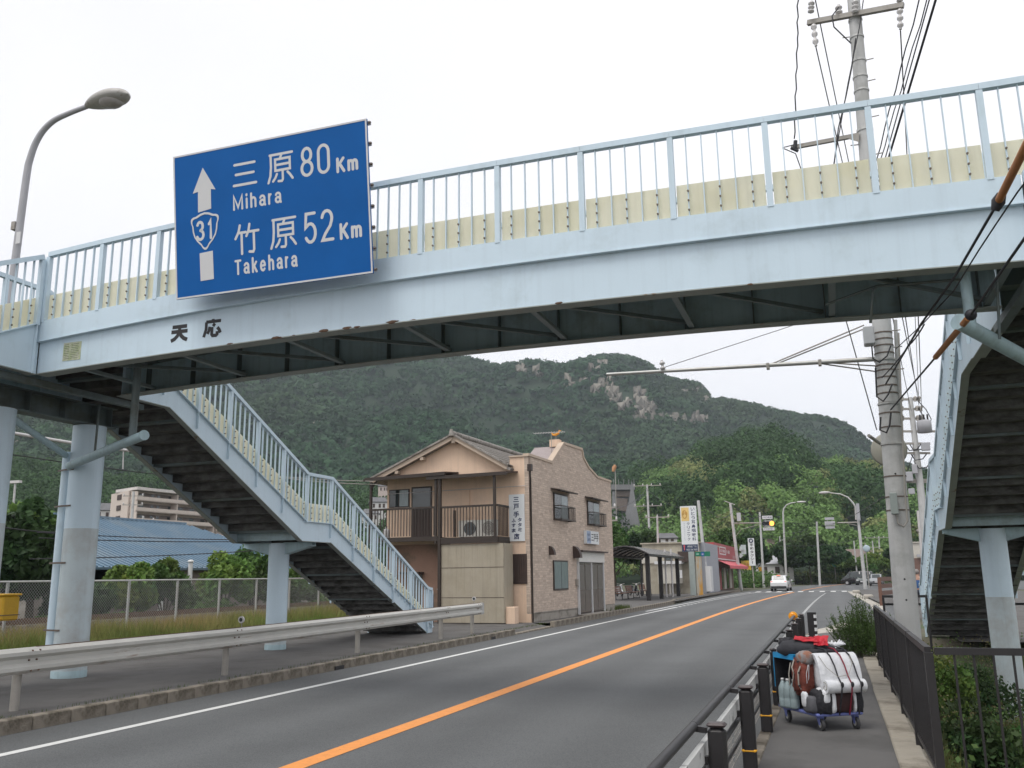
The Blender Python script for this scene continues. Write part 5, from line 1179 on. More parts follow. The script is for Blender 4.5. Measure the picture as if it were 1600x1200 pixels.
b.build('boom', m_alu, an)
wv = thing('roof_ornament', 'small orange bird-shaped ornament on top of the house front', 'ornament', Hp(4.2, .35, 7.3))
b = MB(); c_ = Hp(4.15, .35, 7.52); b.cyl(Hp(4.15, .35, 7.28), c_, .012, n=6); b.build('stem', m_galvd, wv)
b = MB(); b.tube([c_ + hn1 * .20 + V(0, 0, .10), c_ + hn1 * .12, c_, c_ - hn1 * .12 + V(0, 0, .05), c_ - hn1 * .16 + V(0, 0, .16), c_ - hn1 * .24 + V(0, 0, .14)], [.015, .04, .06, .045, .035, .01], 8); b.build('bird', mat('orange_paint', (.75, .32, .03), .5), wv)
st_ = thing('gate_stub', 'short peach coloured pillar standing at the corner of the house', 'pillar', Hp(-.7, .45, .1))
b = MB(); q0 = Hp(-.9, .25, .1); q1 = Hp(-.5, .62, 0); b.bbox(q1.x, q0.y, .05, q0.x, q1.y, .72, .015); b.build('block', m_pink, st_)
wt = thing('white_tank', 'small white tank standing on the left end of the balcony', 'tank', Hp(-.8, 5.5, 3.23)); b = MB(); c_ = Hp(-.8, 5.5, 3.23); b.lathe([(.0, 0), (.13, 0), (.14, .04), (.14, .30), (.12, .34), (.04, .36), (.04, .42), (0, .42)], 14, c_); b.build('body', m_ins, wt)
b = MB(); b.box(c_.x - .03, c_.y - .03, c_.z + .421, c_.x + .03, c_.y + .03, c_.z + .46); b.build('cap', m_galvd, wt)
# ---------------------------------------------------------------- middle distance, left side of the road
# bus shelter
shp = [G(1013, 938.5, .15), G(1032, 935.5, .15), G(1050, 931.5, .15)]
Y0, Y1 = shp[0][1], shp[2][1]; Xs = -11.25
BS = thing('bus_shelter', 'dark bus shelter with a curved translucent roof beside the tiled house', 'bus shelter', (Xs, Y0, .15))
zr0 = PY(1013, 868, Y0)[2]
for p in shp:
    b = MB(); b.box(Xs - .13, p[1] - .13, .1, Xs + .13, p[1] + .13, zr0); b.build('post', m_black, BS)
m_poly = mat('smoky_polycarbonate', (.10, .085, .08), .25, var=.2, vs=2, spec=.6)
n = 10; Wd = 3.3
def sroof(k): a = math.pi * k / n; return (Xs + .35 - Wd * k / n, zr0 + .06 + .55 * math.sin(a))
b = MB(); vs = []
for k in range(n + 1):
    x, z = sroof(k); vs += [(x, Y0 - 1.0, z), (x, Y1 + 1.2, z), (x, Y0 - 1.0, z + .03), (x, Y1 + 1.2, z + .03)]
fs = []
for k in range(n): a = 4 * k; fs += [(a, a + 4, a + 5, a + 1), (a + 2, a + 3, a + 7, a + 6), (a, a + 2, a + 6, a + 4), (a + 1, a + 5, a + 7, a + 3)]
b.add(vs, fs + [(0, 1, 3, 2)]); b.build('roof_sheet', m_poly, BS)
for i in range(9):
    y = Y0 - .98 + (Y1 - Y0 + 2.1) * i / 8; b = MB(); b.tube([(sroof(k)[0], y, sroof(k)[1] - .03) for k in range(n + 1)], .04, 6); b.build('roof_rib', m_black, BS)
for x in (Xs + .30, Xs, Xs - Wd + .4):
    b = MB(); b.bar((x, Y0 - 1, zr0 + .02), (x, Y1 + 1.2, zr0 + .02), .10, .12); b.build('roof_beam', m_black, BS)
for y in (Y0, Y1):
    b = MB(); b.box(Xs - Wd + .45, y - .06, .1, Xs - Wd + .57, y + .06, zr0 - .045); b.build('rear_post', m_black, BS)
# benches
def bench(x, y, lab):
    t = thing('bench', lab, 'bench', (x, y, .15), 0, 'wooden benches in the bus shelter')
    L_ = 2.3
    for k in range(4):
        b = MB(); b.box(x - .02 - k * .115, y - L_ / 2, .57, x + .085 - k * .115, y + L_ / 2, .60); b.build('seat_slat', m_brn2, t)
    for k in range(3):
        b = MB(); b.slab((x - .42 - k * .03, y + L_ / 2, .66 + k * .13), (x - .42 - k * .03, y - L_ / 2, .66 + k * .13), (x - .45 - k * .03, y - L_ / 2, .77 + k * .13), (x - .45 - k * .03, y + L_ / 2, .77 + k * .13), -.025); b.build('back_slat', m_brn2, t)
    for yy in (y - L_ / 2 + .15, y + L_ / 2 - .15):
        b = MB(); b.tube([(x + .06, yy, .15), (x + .04, yy, .55), (x - .40, yy, .55), (x - .50, yy, 1.02)], .025, 6); b.tube([(x - .36, yy, .15), (x - .38, yy, .55)], .025, 6); b.bar((x - .38, yy, .17), (x + .08, yy, .17), .04, .03); b.build('leg', m_black, t)
m_brn2 = mat('reddish_bench_wood', (.20, .085, .05), .6, var=.2, vs=8)
for (q, lab) in (((983, 937), 'nearest brown slatted bench left of the bus shelter posts'), ((1000, 934.5), 'middle brown slatted bench inside the bus shelter'), ((1019, 931), 'farthest brown slatted bench behind the bus shelter posts')):
    p = G(*q, .15); bench(p[0] - .3, p[1], lab)
# mopeds parked behind the shelter
def moped(x, y, rz, lab, colr):
    t = thing('scooter', lab, 'scooter', (x, y, .15), rz, 'parked scooters'); o = V(x, y, .15)
    def bld(b, nm, mt): 
        ob = b.build(nm, mt, t); return ob
    for dx in (-.62, .60):
        b = MB(); b.tube([o + V(dx + .20 * math.cos(a), 0, .22 + .20 * math.sin(a)) for a in [2 * math.pi * k / 14 for k in range(15)]], .045, 6, False); w = bld(b, 'wheel', m_black); b = MB(); b.cyl(o + V(dx, -.05, .22), o + V(dx, .05, .22), .09, n=10); b.build('hub', m_galvd, w)
    b = MB(); b.tube([o + V(-.75, 0, .48), o + V(-.5, 0, .58), o + V(-.15, 0, .55), o + V(0, 0, .32), o + V(.25, 0, .28), o + V(.42, 0, .5), o + V(.40, 0, .85)], [.10, .15, .14, .11, .10, .13, .09], 10); bld(b, 'body', colr)
    b = MB(); b.tube([o + V(-.72, 0, .70), o + V(-.4, 0, .74), o + V(-.1, 0, .70)], [.07, .12, .07], 8); bld(b, 'seat', m_black)
    b = MB(); b.tube([o + V(.38, -.30, .98), o + V(.40, -.12, .93), o + V(.40, .12, .93), o + V(.38, .30, .98)], .02, 6); b.tube([o + V(.40, 0, .8), o + V(.58, 0, .3)], .035, 6); bld(b, 'handlebar', m_galvd)
    b = MB(); b.sphere(o + V(.50, 0, .86), .08, 8, 6); bld(b, 'headlight', m_ins)
    b = MB(); b.tube([o + V(.45, 0, .40), o + V(.60, 0, .47), o + V(.80, 0, .38)], [.05, .07, .03], 6); bld(b, 'mudguard', colr)
m_wp = mat('white_vehicle_paint', (.70, .71, .72), .25, var=.02, coat=.6)
p = PY(968, 925, 70); moped(p[0], 70, R(-60), 'white scooter parked between the tiled house and the benches', m_wp)
p = PY(990, 922, 73); moped(p[0], 73, R(-50), 'dark scooter parked behind the white one', mat('dark_vehicle_paint', (.02, .022, .028), .25, coat=.6))
p = PY(1003, 922, 76); moped(p[0], 76, R(-70), 'silver scooter parked farthest behind the benches', mat('silver_vehicle_paint', (.32, .33, .34), .3, metal=.5, coat=.5))

def simple_building(name, label, x0, y0, x1, y1, z1, wall, roof=None, z0=.0, cat='building', group=None, roofh=.12, over=.15):
    t = thing(name, label, cat, (x0, y0, z0), 0, group)
    b = MB(); b.box(x0, y0, z0, x1, y1, z1); b.build('wall', wall, t)
    b = MB(); b.box(min(x0, x1) - over, min(y0, y1) - over, z1 + .002, max(x0, x1) + over, max(y0, y1) + over, z1 + roofh); b.build('roof_edge', roof or wall, t)
    return t
def win(t, x0, z0, x1, z1, Y, fr=None, gl=None, side=-1, plane='y'):
    """window on the plane y=Y (facing -Y) or x=Y (facing +X)"""
    m1 = fr or m_galvd; m2 = gl or m_glass; k = .05
    def bx(b, a0, c0, a1, c1, d0, d1):
        if plane == 'y': b.box(a0, Y + side * d0, c0, a1, Y + side * d1, c1)
        else: b.box(Y - side * d0, a0, c0, Y - side * d1, a1, c1)
    b = MB(); bx(b, x0, z0, x1, z1, .002, .03); f = b.build('window', m1, t)
    b = MB(); bx(b, x0 + k, z0 + k, (x0 + x1) / 2 - .02, z1 - k, .031, .034); b.build('pane', m2, f)
    b = MB(); bx(b, (x0 + x1) / 2 + .02, z0 + k, x1 - k, z1 - k, .031, .036); b.build('pane', m2, f)
    return f
m_beige = mat('beige_render', (.42, .38, .30), .85, var=.07, vs=1, col2=(.32, .28, .22), c2s=.6, streak=.15)
m_cream = mat('cream_cladding', (.52, .49, .43), .7, var=.05, streak=.08)
m_gwall = mat('grey_render', (.32, .33, .36), .8, var=.04)
m_red = mat('faded_red_sign', (.36, .055, .065), .5, var=.06, vs=2)
m_awn = mat('red_awning_cloth', (.55, .10, .12), .7, var=.1, vs=3)
# beige flat-roofed building with a cream annex
XG = -10.75
def Yat(px_, X=XG): return float(PX(px_, 900, X)[1])
YB1 = Yat(1096) - .6
a = PY(1003, 848, YB1); c = PY(1100, 850, YB1)
BB = simple_building('beige_building', 'low flat-roofed beige building behind the bus shelter and clinic sign', a[0], YB1, XG - .02, YB1 + 14, a[2] - .15, m_beige, m_beige)
z_ = lambda x, y, Y: float(PY(x, y, Y)[2])
xx = lambda x, Y: float(PY(x, 900, Y)[0])
D1 = YB1 - 1.6
b = MB(); b.box(xx(1028, D1), D1, z_(1030, 912, D1), xx(1062, D1), YB1 - .01, z_(1030, 882, D1)); b.build('annex', m_cream, BB)
b = MB(); b.box(xx(1024, D1), D1 - .2, z_(1030, 881.7, D1), xx(1066, D1), YB1 - .01, z_(1030, 877, D1)); b.build('annex_roof', m_signw, BB)
for x in (1032, 1046, 1060):
    b = MB(); b.box(xx(x, D1) - .08, D1 + .05, .1, xx(x, D1) + .08, D1 + .25, z_(1030, 912, D1) - .002); b.build('annex_leg', m_galvd, BB)
b = MB(); b.box(xx(1064, YB1), YB1 - 1.2, z_(1070, 878, YB1), xx(1090, YB1), YB1 - .01, z_(1070, 862, YB1)); b.build('dark_canopy', m_sheet, BB)
b = MB(); b.box(xx(1040, YB1), YB1 - .14, z_(1030, 876, YB1), xx(1052, YB1), YB1 - .01, z_(1030, 866, YB1)); b.build('vent_box', m_glass, BB)
b = MB(); b.box(xx(1003, YB1), YB1 - .15, z_(1030, 880, YB1), xx(1028, YB1), YB1 - .012, z_(1030, 869, YB1)); b.build('cream_band', m_cream, BB)
D2 = D1 - .1
nb = thing('notice_board', 'small green and white notice board on the cream wall of the annex', 'notice board', PY(1062, 900, D2))
b = MB(); x0, x1, z0, z1 = xx(1056, D2), xx(1066, D2), z_(1060, 903, D2), z_(1060, 891, D2); b.box(x0, D2, z0, x1, D2 + .06, z1); b.build('board', m_signw, nb)
b = MB(); b.box(x0 + .05, D2 - .012, z0 + .06, x1 - .2, D2 - .002, z1 - .06); b.build('green_print', mat('green_print', (.03, .12, .06), .5), nb)
for k in range(2): text('休' if k else '診', (x0 + .10, z0 + .10 + k * .27, x0 + .32, z0 + .32 + k * .27), frame((0, D2 - .013, 0), (1, 0, 0), (0, 0, 1)), m_signw, nb, 0)
pp = thing('white_pipe_post', 'pair of thin white posts at the corner of the annex', 'post', G(1042, 933, .15))
p = G(1042, 933, .15); b = MB(); b.cyl((p[0], p[1], .1), (p[0], p[1], 3.6), .06, n=8); b.build('post', m_ins, pp); b = MB(); b.cyl((p[0] + .45, p[1], .1), (p[0] + .45, p[1], 3.6), .06, n=8); b.build('post', m_ins, pp)
# grey shop and red restaurant front along the pavement (face x = const)
yg0, yg1, yr1 = Yat(1096), Yat(1118), Yat(1150)
GS_ = thing('grey_building', 'plain grey flat-roofed building beside the red restaurant', 'building', (XG, yg0, .1))
zt_ = PX(1100, 849, XG)[2]
b = MB(); b.box(XG - .015, yg0, .05, XG + .35, yg1 - .01, zt_); b.box(XG - 7, YB1 + 14.01, .05, XG - .016, yg1 - .01, zt_ - .3) if yg1 > YB1 + 15 else None; b.build('wall', m_gwall, GS_)
win(GS_, Yat(1112), PX(1112, 890, XG)[2], Yat(1115), PX(1112, 882, XG)[2], XG, side=-1, plane='x')
b = MB(); b.box(XG + .36, Yat(1096), .3, XG + .8, Yat(1099.5), PX(1099, 885, XG)[2]); b.build('white_locker', m_signw, GS_)
RS = thing('red_restaurant', 'small restaurant with a red sign board and red awning over the pavement', 'restaurant', (XG, yg1, .1))
zr_t = PX(1118, 848, XG)[2]; zr_b = PX(1118, 872, XG)[2]
b = MB(); b.box(XG - 7, yg1, .05, XG - .3, yr1, zr_b); b.build('wall', mat('dark_brick_front', (.16, .10, .08), .8, var=.3, vs=3), RS)
b = MB(); b.box(XG - 7, yg1, zr_b + .002, XG + .05, yr1, zr_t); b.build('sign_board', m_red, RS)
Tr = frame((XG + .05, 0, 0), (0, 1, 0), (0, 0, 1)); dz = zr_t - zr_b
f0 = Yat(1125.5); f1 = Yat(1135.5); z0 = zr_b + dz * .28; z1 = zr_b + dz * .82
b = MB(Tr); 
for r_ in ((f0, z0, f1, z0 + .12), (f0, z1 - .12, f1, z1), (f0, z0 + .121, f0 + .35, z1 - .121), (f1 - .35, z0 + .121, f1, z1 - .121)): b.box(r_[0], r_[1], .002, r_[2], r_[3], .02)
b.build('emblem_frame', m_signw, RS)
text('拉麺', (f0 + .8, z0 + .25, f1 - .8, z1 - .25), Tr, m_signw, RS, .01); text('18', (Yat(1137), z0 + .2, Yat(1141.5), z1 - .25), Tr, m_signw, RS, .02)
b = MB(Tr); b.box(Yat(1146), zr_b + .15, .002, Yat(1149.6), zr_b + .5, .02); b.build('small_print_panel', mat('pale_print', (.4, .2, .2), .6), RS)
za = zr_b - .15; zb_ = PX(1130, 887, XG + 1.3)[2]
b = MB(); b.box(XG - .3, yg1 + .5, zr_b - .12, XG + .3, yr1 + .4, zr_b - .003); b.build('awning_box', m_signw, RS)
for k in range(2):
    ya = yg1 + .6 + (yr1 - yg1) * .5 * k; yb = ya + (yr1 - yg1) * .5 - .08
    b = MB(); b.slab((XG + .1, ya, za), (XG + 1.35, ya + .1, zb_ + .25), (XG + 1.35, yb, zb_ + .25), (XG + .1, yb, za), .02); b.slab((XG + 1.352, ya + .1, zb_ + .25), (XG + 1.37, ya + .1, zb_ - .05), (XG + 1.37, yb, zb_ - .05), (XG + 1.352, yb, zb_ + .25), .02); b.build('awning', m_awn, RS)
for i, (pa_, pb_) in enumerate(((1129, 1131.2), (1132, 1134), (1135.5, 1138.2), (1139.5, 1142), (1144, 1146.5))):
    b = MB(); b.box(XG - .298, Yat(pa_), .2, XG - .25, Yat(pb_), 2.4); b.build('door_panel', [m_red, m_glass, m_cream, m_glass, m_cream][i], RS)
# yellow shop sign board further on
ys = thing('yellow_sign', 'yellow sign board with orange lettering beyond the red restaurant', 'sign', PY(1166, 890, 128))
Tq = frame(PY(1159, 891, 128), (1, 0.25, 0), (0, 0, 1)); w_ = PY(1174, 880, 128)[0] - PY(1159, 880, 128)[0]; h_ = z_(1160, 876, 128) - z_(1160, 891, 128)
b = MB(Tq); b.box(0, 0, -.12, w_, h_, 0); b.build('board', mat('yellow_sign_face', (.65, .42, .05), .5), ys); text('定食', (w_ * .25, h_ * .2, w_ * .8, h_ * .8), Tq, m_red, ys, .0)
b = MB(); q = PY(1160, 891, 128.2); b.box(q[0], 128.1, .0, q[0] + .15, 128.3, q[2] + h_); b.build('post', m_galvd, ys)

# clinic sign on two posts
YC = 72.6
cs = thing('clinic_sign', 'tall white clinic sign with yellow face drawing and navy base on two posts', 'sign', PY(1098, 928, YC))
c00 = PY(1066, 862, YC); zt_c = z_(1066, 791, YC); xr_ = xx(1092, YC) - .0; zb_c = float(c00[2]); xl_ = float(c00[0])
Tc = frame((xl_, YC, zb_c), (1, 0, 0), (0, 0, 1)); CW = xr_ - xl_ + .05; CH = zt_c - zb_c
b = MB(Tc); b.box(0, 0, -.35, CW, CH, 0); b.build('box', mat('white_sign_board', (0, 0, 0)), cs)
b = MB(Tc); b.box(.0, 0, .002, CW, CH * .155, .012); b.build('navy_panel', mat('navy_panel', (.012, .03, .08), .5), cs)
b = MB(Tc); b.box(CW * .06, CH * .67, .002, CW * .55, CH * .97, .012); b.build('yellow_panel', mat('yellow_panel', (.72, .52, .20), .5), cs)
b = MB(Tc @ Matrix.Translation((0, 0, .012))); m_ob = mat('orange_brown_line', (.55, .30, .06), .6)
for (cx_, cy_, r1, r2) in ((.27, .82, .13, .09), (.20, .85, .04, .03), (.38, .84, .05, .03)): b.tube([(CW * (cx_ + r1 * math.cos(2 * math.pi * k / 14)), CH * (cy_ + r2 * math.sin(2 * math.pi * k / 14)), .01) for k in range(15)], .03, 4, False)
b.build('face_drawing', m_ob, cs)
for k, ch in enumerate('いとう耳鼻咽喉科'): text(ch, (CW * .68, CH * (.89 - k * .094), CW * .92, CH * (.965 - k * .094)), Tc, m_navy, cs, .015)
for k, ch in enumerate('クリニック'): text(ch, (CW * .38, CH * (.575 - k * .084), CW * .56, CH * (.64 - k * .084)), Tc, m_navy, cs, .01)
for k in range(9): text('みみはなのどアレ'[k % 8], (CW * .18, CH * (.60 - k * .045), CW * .26, CH * (.635 - k * .045)), Tc, mat('pale_grey_print', (.35, .38, .42), .6), cs, 0)
Tc2 = Tc @ Matrix.Translation((0, 0, .012)); text('病院前 下る', (CW * .34, CH * .085, CW * .92, CH * .135), Tc2, m_signw, cs, 0); text('0823-38-7000', (CW * .28, CH * .02, CW * .95, CH * .06), Tc2, m_signw, cs, 0)
b = MB(Tc2); b.prism([(CW * .15, CH * .16), (CW * .08, CH * .11), (CW * .12, CH * .11), (CW * .12, CH * .03), (CW * .18, CH * .03), (CW * .18, CH * .11), (CW * .22, CH * .11)], .001, .012); b.build('arrow', m_awn, cs)
m_gpost = mat('grey_green_post', (.33, .37, .35), .6, var=.1, vs=3)
m_opost = mat('rust_stained_post', (.42, .40, .34), .6, var=.1, vs=2, col2=(.55, .28, .05), c2s=1.0, c2lo=.42, c2hi=.55, c2stretch=(2, 2, .3))
for (px_, w, mm) in ((1083.5, .28, m_gpost), (1094, .26, m_opost)):
    x = xx(px_, YC); b = MB(); b.box(x - w, YC - .15, .1, x + w * .6, YC + .15, zb_c - .003); b.build('post', mm, cs)
# route guide sign (green with blue shield)
gs = thing('route_guide_sign', 'small green direction sign with a blue route shield hung below the clinic sign', 'road sign', PY(1097, 866, 71.6))
a = PY(1086.5, 869.5, 71.6); w_ = xx(1111.5, 71.6) - a[0]; h_ = z_(1090, 862, 71.6) - a[2]; Tq = frame(a, (1, 0, 0), (0, 0, 1))
b = MB(Tq); b.box(0, 0, -.03, w_, h_, 0); b.build('panel', mat('road_sign_green', (.01, .16, .09), .4), gs)
b = MB(Tq); b.prism([(w_ * .50 + w_ * .13 * math.cos(R(a_)), h_ * .5 + h_ * .46 * math.sin(R(a_)) - (.04 if a_ == 270 else 0)) for a_ in range(0, 360, 30)], .001, .004); b.build('route_shield', mat('route_blue', (.015, .07, .30), .4), gs)
text('66', (w_ * .44, h_ * .28, w_ * .56, h_ * .72), Tq @ Matrix.Translation((0, 0, .004)), m_signw, gs, .01)
b = MB(Tq); b.box(w_ * .08, h_ * .35, .001, w_ * .25, h_ * .65, .003); b.build('print_band', mat('pale_green_print', (.25, .45, .35), .5), gs)
b = MB(); b.bar((a[0] + w_ * .4, 71.63, a[2] + h_ * .5), (xx(1094, 72.4), 72.45, a[2] + h_ * .5), .05, .05); b.build('arm', m_galvd, gs)

# narrow white sign further up the pavement
ws = thing('white_banner_sign', 'narrow white sign with black vertical lettering leaning behind the signal', 'sign', PY(1176, 885, 115))
a = PY(1171, 884, 115); w_ = xx(1182, 115) - a[0]; h_ = z_(1171, 841, 115) - a[2]; Tq = frame(a, (1, .05, 0), (-.03, 0, 1))
b = MB(Tq); b.box(0, 0, -.15, w_, h_, 0); b.build('board', mat('white_sign_board', (0, 0, 0)), ws)
for k, ch in enumerate('平和タクシー'): text('|' if ch == 'ー' else ch, (w_ * (.25 if ch != 'ー' else .45), h_ * (.70 - k * .125), w_ * (.8 if ch != 'ー' else .55), h_ * (.80 - k * .125)), Tq, m_ink, ws, .02)
b = MB(Tq); b.tube([(w_ * .5 + w_ * .28 * math.cos(2 * math.pi * k / 14), h_ * .91 + w_ * .28 * math.sin(2 * math.pi * k / 14), .01) for k in range(15)], .07, 4, False); b.build('ring_emblem', m_navy, ws)
b = MB(); b.cyl((a[0] + w_ * .5, 115.2, 0), (a[0] + w_ * .45, 115.2, a[2]), .08, n=8); b.build('post', m_galvd, ws)

# ---- poles, lamps, signals
def upole(name, label, bx_, by_, top, r0, r1, mt=None, cat='utility pole', group='utility poles along the road', z0=0.):
    t = thing(name, label, cat, (bx_, by_, z0), 0, group); b = MB(); b.tube([(bx_, by_, z0 - .2), top], [r0, r1], 14); b.build('shaft', mt or m_conc, t); return t
def xarm(t, p, w, n=3, dirv=(1, 0, 0), ins=True):
    d = V(dirv).normalized(); b = MB(); b.bar(V(p) - d * w / 2, V(p) + d * w / 2, .09, .10); b.build('cross_arm', m_galvd, t)
    if ins:
        for k in range(n):
            q = V(p) + d * (w * (k / (n - 1) - .5) * .92); b = MB(); b.lathe([(.05, .05), (.09, .12), (.05, .16), (.08, .22), (.03, .28), (0, .28)], 8, q); b.build('insulator', m_ins, t)
def at(px_, py_, Y): return V(PY(px_, py_, Y))
# signal pole (left) and signal
SP = upole('signal_pole', 'grey pole carrying the traffic signal arm beside the red restaurant', -9.61, 101.95, at(1141, 786, 101.95), .20, .14, m_conc, 'signal pole', None, .1)
b = MB(); b.cyl(at(1146, 817.5, 101.9), at(1195, 817, 100.5), .06, n=8); b.build('arm', m_galvd, SP)
b = MB(); b.cyl(at(1150, 838, 101.9), at(1158, 827, 101.5), .03, n=6); b.cyl(at(1158, 827, 101.5), at(1190, 819, 100.6), .03, n=6); b.build('stay', m_galvd, SP)
b = MB(); q = at(1154.5, 807, 101.7); b.box(q.x - .2, 101.5, q.z - .5, q.x + .2, 101.9, q.z + .4); b.build('control_box', mat('light_grey_box', (0, 0, 0)), SP)
b = MB(); q = at(1141, 786, 101.95); b.bar(q + V(-.6, 0, .25), q + V(.5, 0, -.2), .25, .06); b.build('small_lamp', m_ins, SP)
b = MB(); q = at(1158, 858, 101.4); b.box(q.x - .0, 101.2, q.z - .55, q.x + .5, 101.6, q.z + .45); b.build('pedestrian_signal', mat('pale_signal_housing', (.42, .48, .47), .5), SP)
b = MB(); b.slab(at(1156, 853, 101.1), at(1162, 858, 101.1), at(1157, 861, 101.1), at(1155, 860, 101.1), .05); b.slab(at(1156, 864, 101.1), at(1162, 868, 101.1), at(1157, 872, 101.1), at(1155, 870, 101.1), .05); b.build('signal_hood', mat('pale_signal_housing', (0, 0, 0)), SP)
def signal(label, x0, y0, x1, y1, Y, lit, parts=True):
    t = thing('traffic_signal', label, 'traffic signal', PY((x0 + x1) / 2, (y0 + y1) / 2, Y)); a = PY(x0, y1, Y); w = xx(x1, Y) - a[0]; h = z_(x0, y0, Y) - a[2]
    T_ = frame(a, (1, 0, 0), (0, 0, 1)); b = MB(T_); n = 8
    pts = [(h * .5 + h * .5 * math.cos(R(90 + 180 * k / n)), h * .5 + h * .5 * math.sin(R(90 + 180 * k / n))) for k in range(n + 1)] + [(w - h * .5 + h * .5 * math.cos(R(-90 + 180 * k / n)), h * .5 + h * .5 * math.sin(R(-90 + 180 * k / n))) for k in range(n + 1)]
    b.prism(pts, -.25, 0); b.build('housing', mat('signal_housing', (.42, .42, .42), .5), t)
    for k in range(3):
        cx_ = w * (.19 + .31 * k); r_ = h * .36; on = lit and k == 2
        b = MB(T_); b.cyl((cx_, h * .5, .002), (cx_, h * .5, .03), r_, n=18); b.build('lens', mat('red_signal_lit', (.9, .15, .02), .3, emit=(1, .25, .035, 4.5)) if on else mat('unlit_lens', (.015, .02, .03), .3), t)
        b = MB(T_); b.add([(cx_ + r_ * 1.08 * math.cos(R(a_)), h * .5 + r_ * 1.08 * math.sin(R(a_)), z) for z in (.0, .24) for a_ in range(-20, 201, 20)], [(k2, k2 + 1, 12 + k2 + 1, 12 + k2) for k2 in range(11)]); b.build('visor', m_black, t)
    return t, T_, w, h
S1, T1, w1, h1 = signal('three-lamp traffic signal over the road with its red lamp lit', 1191, 813.5, 1215.5, 823, 100.4, True)
for (dy0, dy1, s_) in ((1.25, 1.80, '天応福浦'), (-.62, -.14, '天応西口前')):
    b = MB(T1); b.box(w1 * .05, h1 * dy0, -.12, w1 * (.90 if dy0 > 0 else 1.0), h1 * dy1, -.06); b.build('name_plate', m_signw, S1)
    text(s_, (w1 * .12, h1 * (dy0 + .12), w1 * .84, h1 * (dy1 - .12)), T1 @ Matrix.Translation((0, 0, -.06)), m_navy, S1, 0)
for k in (.25, .72):
    b = MB(T1); b.box(w1 * k, h1 * 1.0, -.2, w1 * k + .06, h1 * 1.25, -.14); b.build('plate_bracket', m_galvd, S1)
# lamp pole left of the junction
YLL = 124.0; t = thing('street_lamp', 'slim street lamp left of the junction, shorter of the two there', 'street lamp', (at(1229, 914, YLL).x, YLL, 0), 0, 'street lamps at the junction')
b = MB(); b.tube([(at(1229, 914, YLL).x, YLL, 0), at(1223.5, 802, YLL), at(1224.5, 795, YLL), at(1229, 789, YLL), at(1236, 786, YLL), at(1243, 785, YLL)], [.17, .11, .09, .08, .07, .06], 10); b.build('pole', m_galv, t)
b = MB(); b.sphere(at(1252, 784.2, YLL), .62, 12, 6, (1, .4, .2)); b.build('lamp_head', m_ins, t)
# lamp pole right of the junction with back-facing signal
YLR = 103.0
RP = thing('street_lamp', 'taller street lamp right of the junction carrying the back of a traffic signal', 'street lamp', (2.97, YLR, .1), 0, 'street lamps at the junction')
b = MB(); b.tube([(2.97, YLR, .0), at(1341, 812, YLR)], [.2, .13], 14); b.build('pole', m_conc, RP)
b = MB(); b.tube([at(1338, 812, YLR), at(1336.5, 792, YLR), at(1333, 786, YLR), at(1325, 777, YLR), at(1313, 772, YLR), at(1296, 770, YLR)], [.12, .10, .09, .08, .07, .06], 10); b.build('lamp_arm', m_galv, RP)
b = MB(); b.sphere(at(1288, 769.6, YLR), .62, 12, 6, (1, .4, .22)); b.build('lamp_head', m_ins, RP)
b = MB(); q = at(1341, 800, YLR - .3); b.cyl(q + V(0, 0, -.9), q + V(0, 0, .9), .17, n=12); b.build('transformer_box', m_grey, RP)
b = MB(); b.cyl(at(1342, 816, YLR), at(1308, 817, YLR), .07, n=8); b.cyl(at(1339, 821, YLR), at(1325, 818, YLR), .03, n=6); b.build('signal_arm', m_galvd, RP)
TSB = thing('traffic_signal', 'grey back of a traffic signal hanging right of the junction', 'traffic signal', at(1300, 817, YLR)); a = at(1289, 823, YLR - .2); 
w_ = xx(1312, YLR) - a.x; h_ = z_(1300, 812, YLR) - z_(1300, 824, YLR)
Tb = frame((a.x, YLR - .2, z_(1300, 821, YLR)), (1, 0, 0), (0, 0, 1)); hh_ = z_(1300, 814.5, YLR) - z_(1300, 821, YLR)
b = MB(Tb); b.box(0, 0, -.25, w_, hh_, 0); b.build('housing', mat('signal_housing', (.42, .42, .42), .5), TSB)
b = MB(Tb)
for k in range(3): b.cyl((w_ * (.2 + .3 * k), hh_ * .5, .001), (w_ * (.2 + .3 * k), hh_ * .5, .05), hh_ * .3, n=12)
b.build('back_cover', m_grey, TSB)
for (d0, d1) in ((1.35, 1.95), (-.75, -.15)):
    b = MB(Tb); b.box(.05, hh_ * d0, -.1, w_ * .95, hh_ * d1, -.05); b.build('name_plate', m_grey, TSB)
for k in (.25, .7):
    b = MB(Tb); b.box(w_ * k, -hh_ * .15, -.15, w_ * k + .08, hh_ * 1.35, -.101); b.build('plate_bracket', m_galvd, TSB)
mr_ = thing('traffic_mirror', 'round white-backed traffic mirror on the pole right of the junction', 'traffic mirror', at(1355, 857, YLR - .5)); b = MB(); q = at(1354, 857, YLR - .6); b.sphere(q, .36, 14, 8, (1, .25, 1)); b.build('mirror', mat('bluish_mirror_back', (.38, .46, .50), .3), mr_)
b = MB(); b.cyl((q.x - .1, YLR - .5, .1), (q.x - .1, YLR - .5, q.z + .6), .05, n=8); b.build('post', m_galvd, mr_)
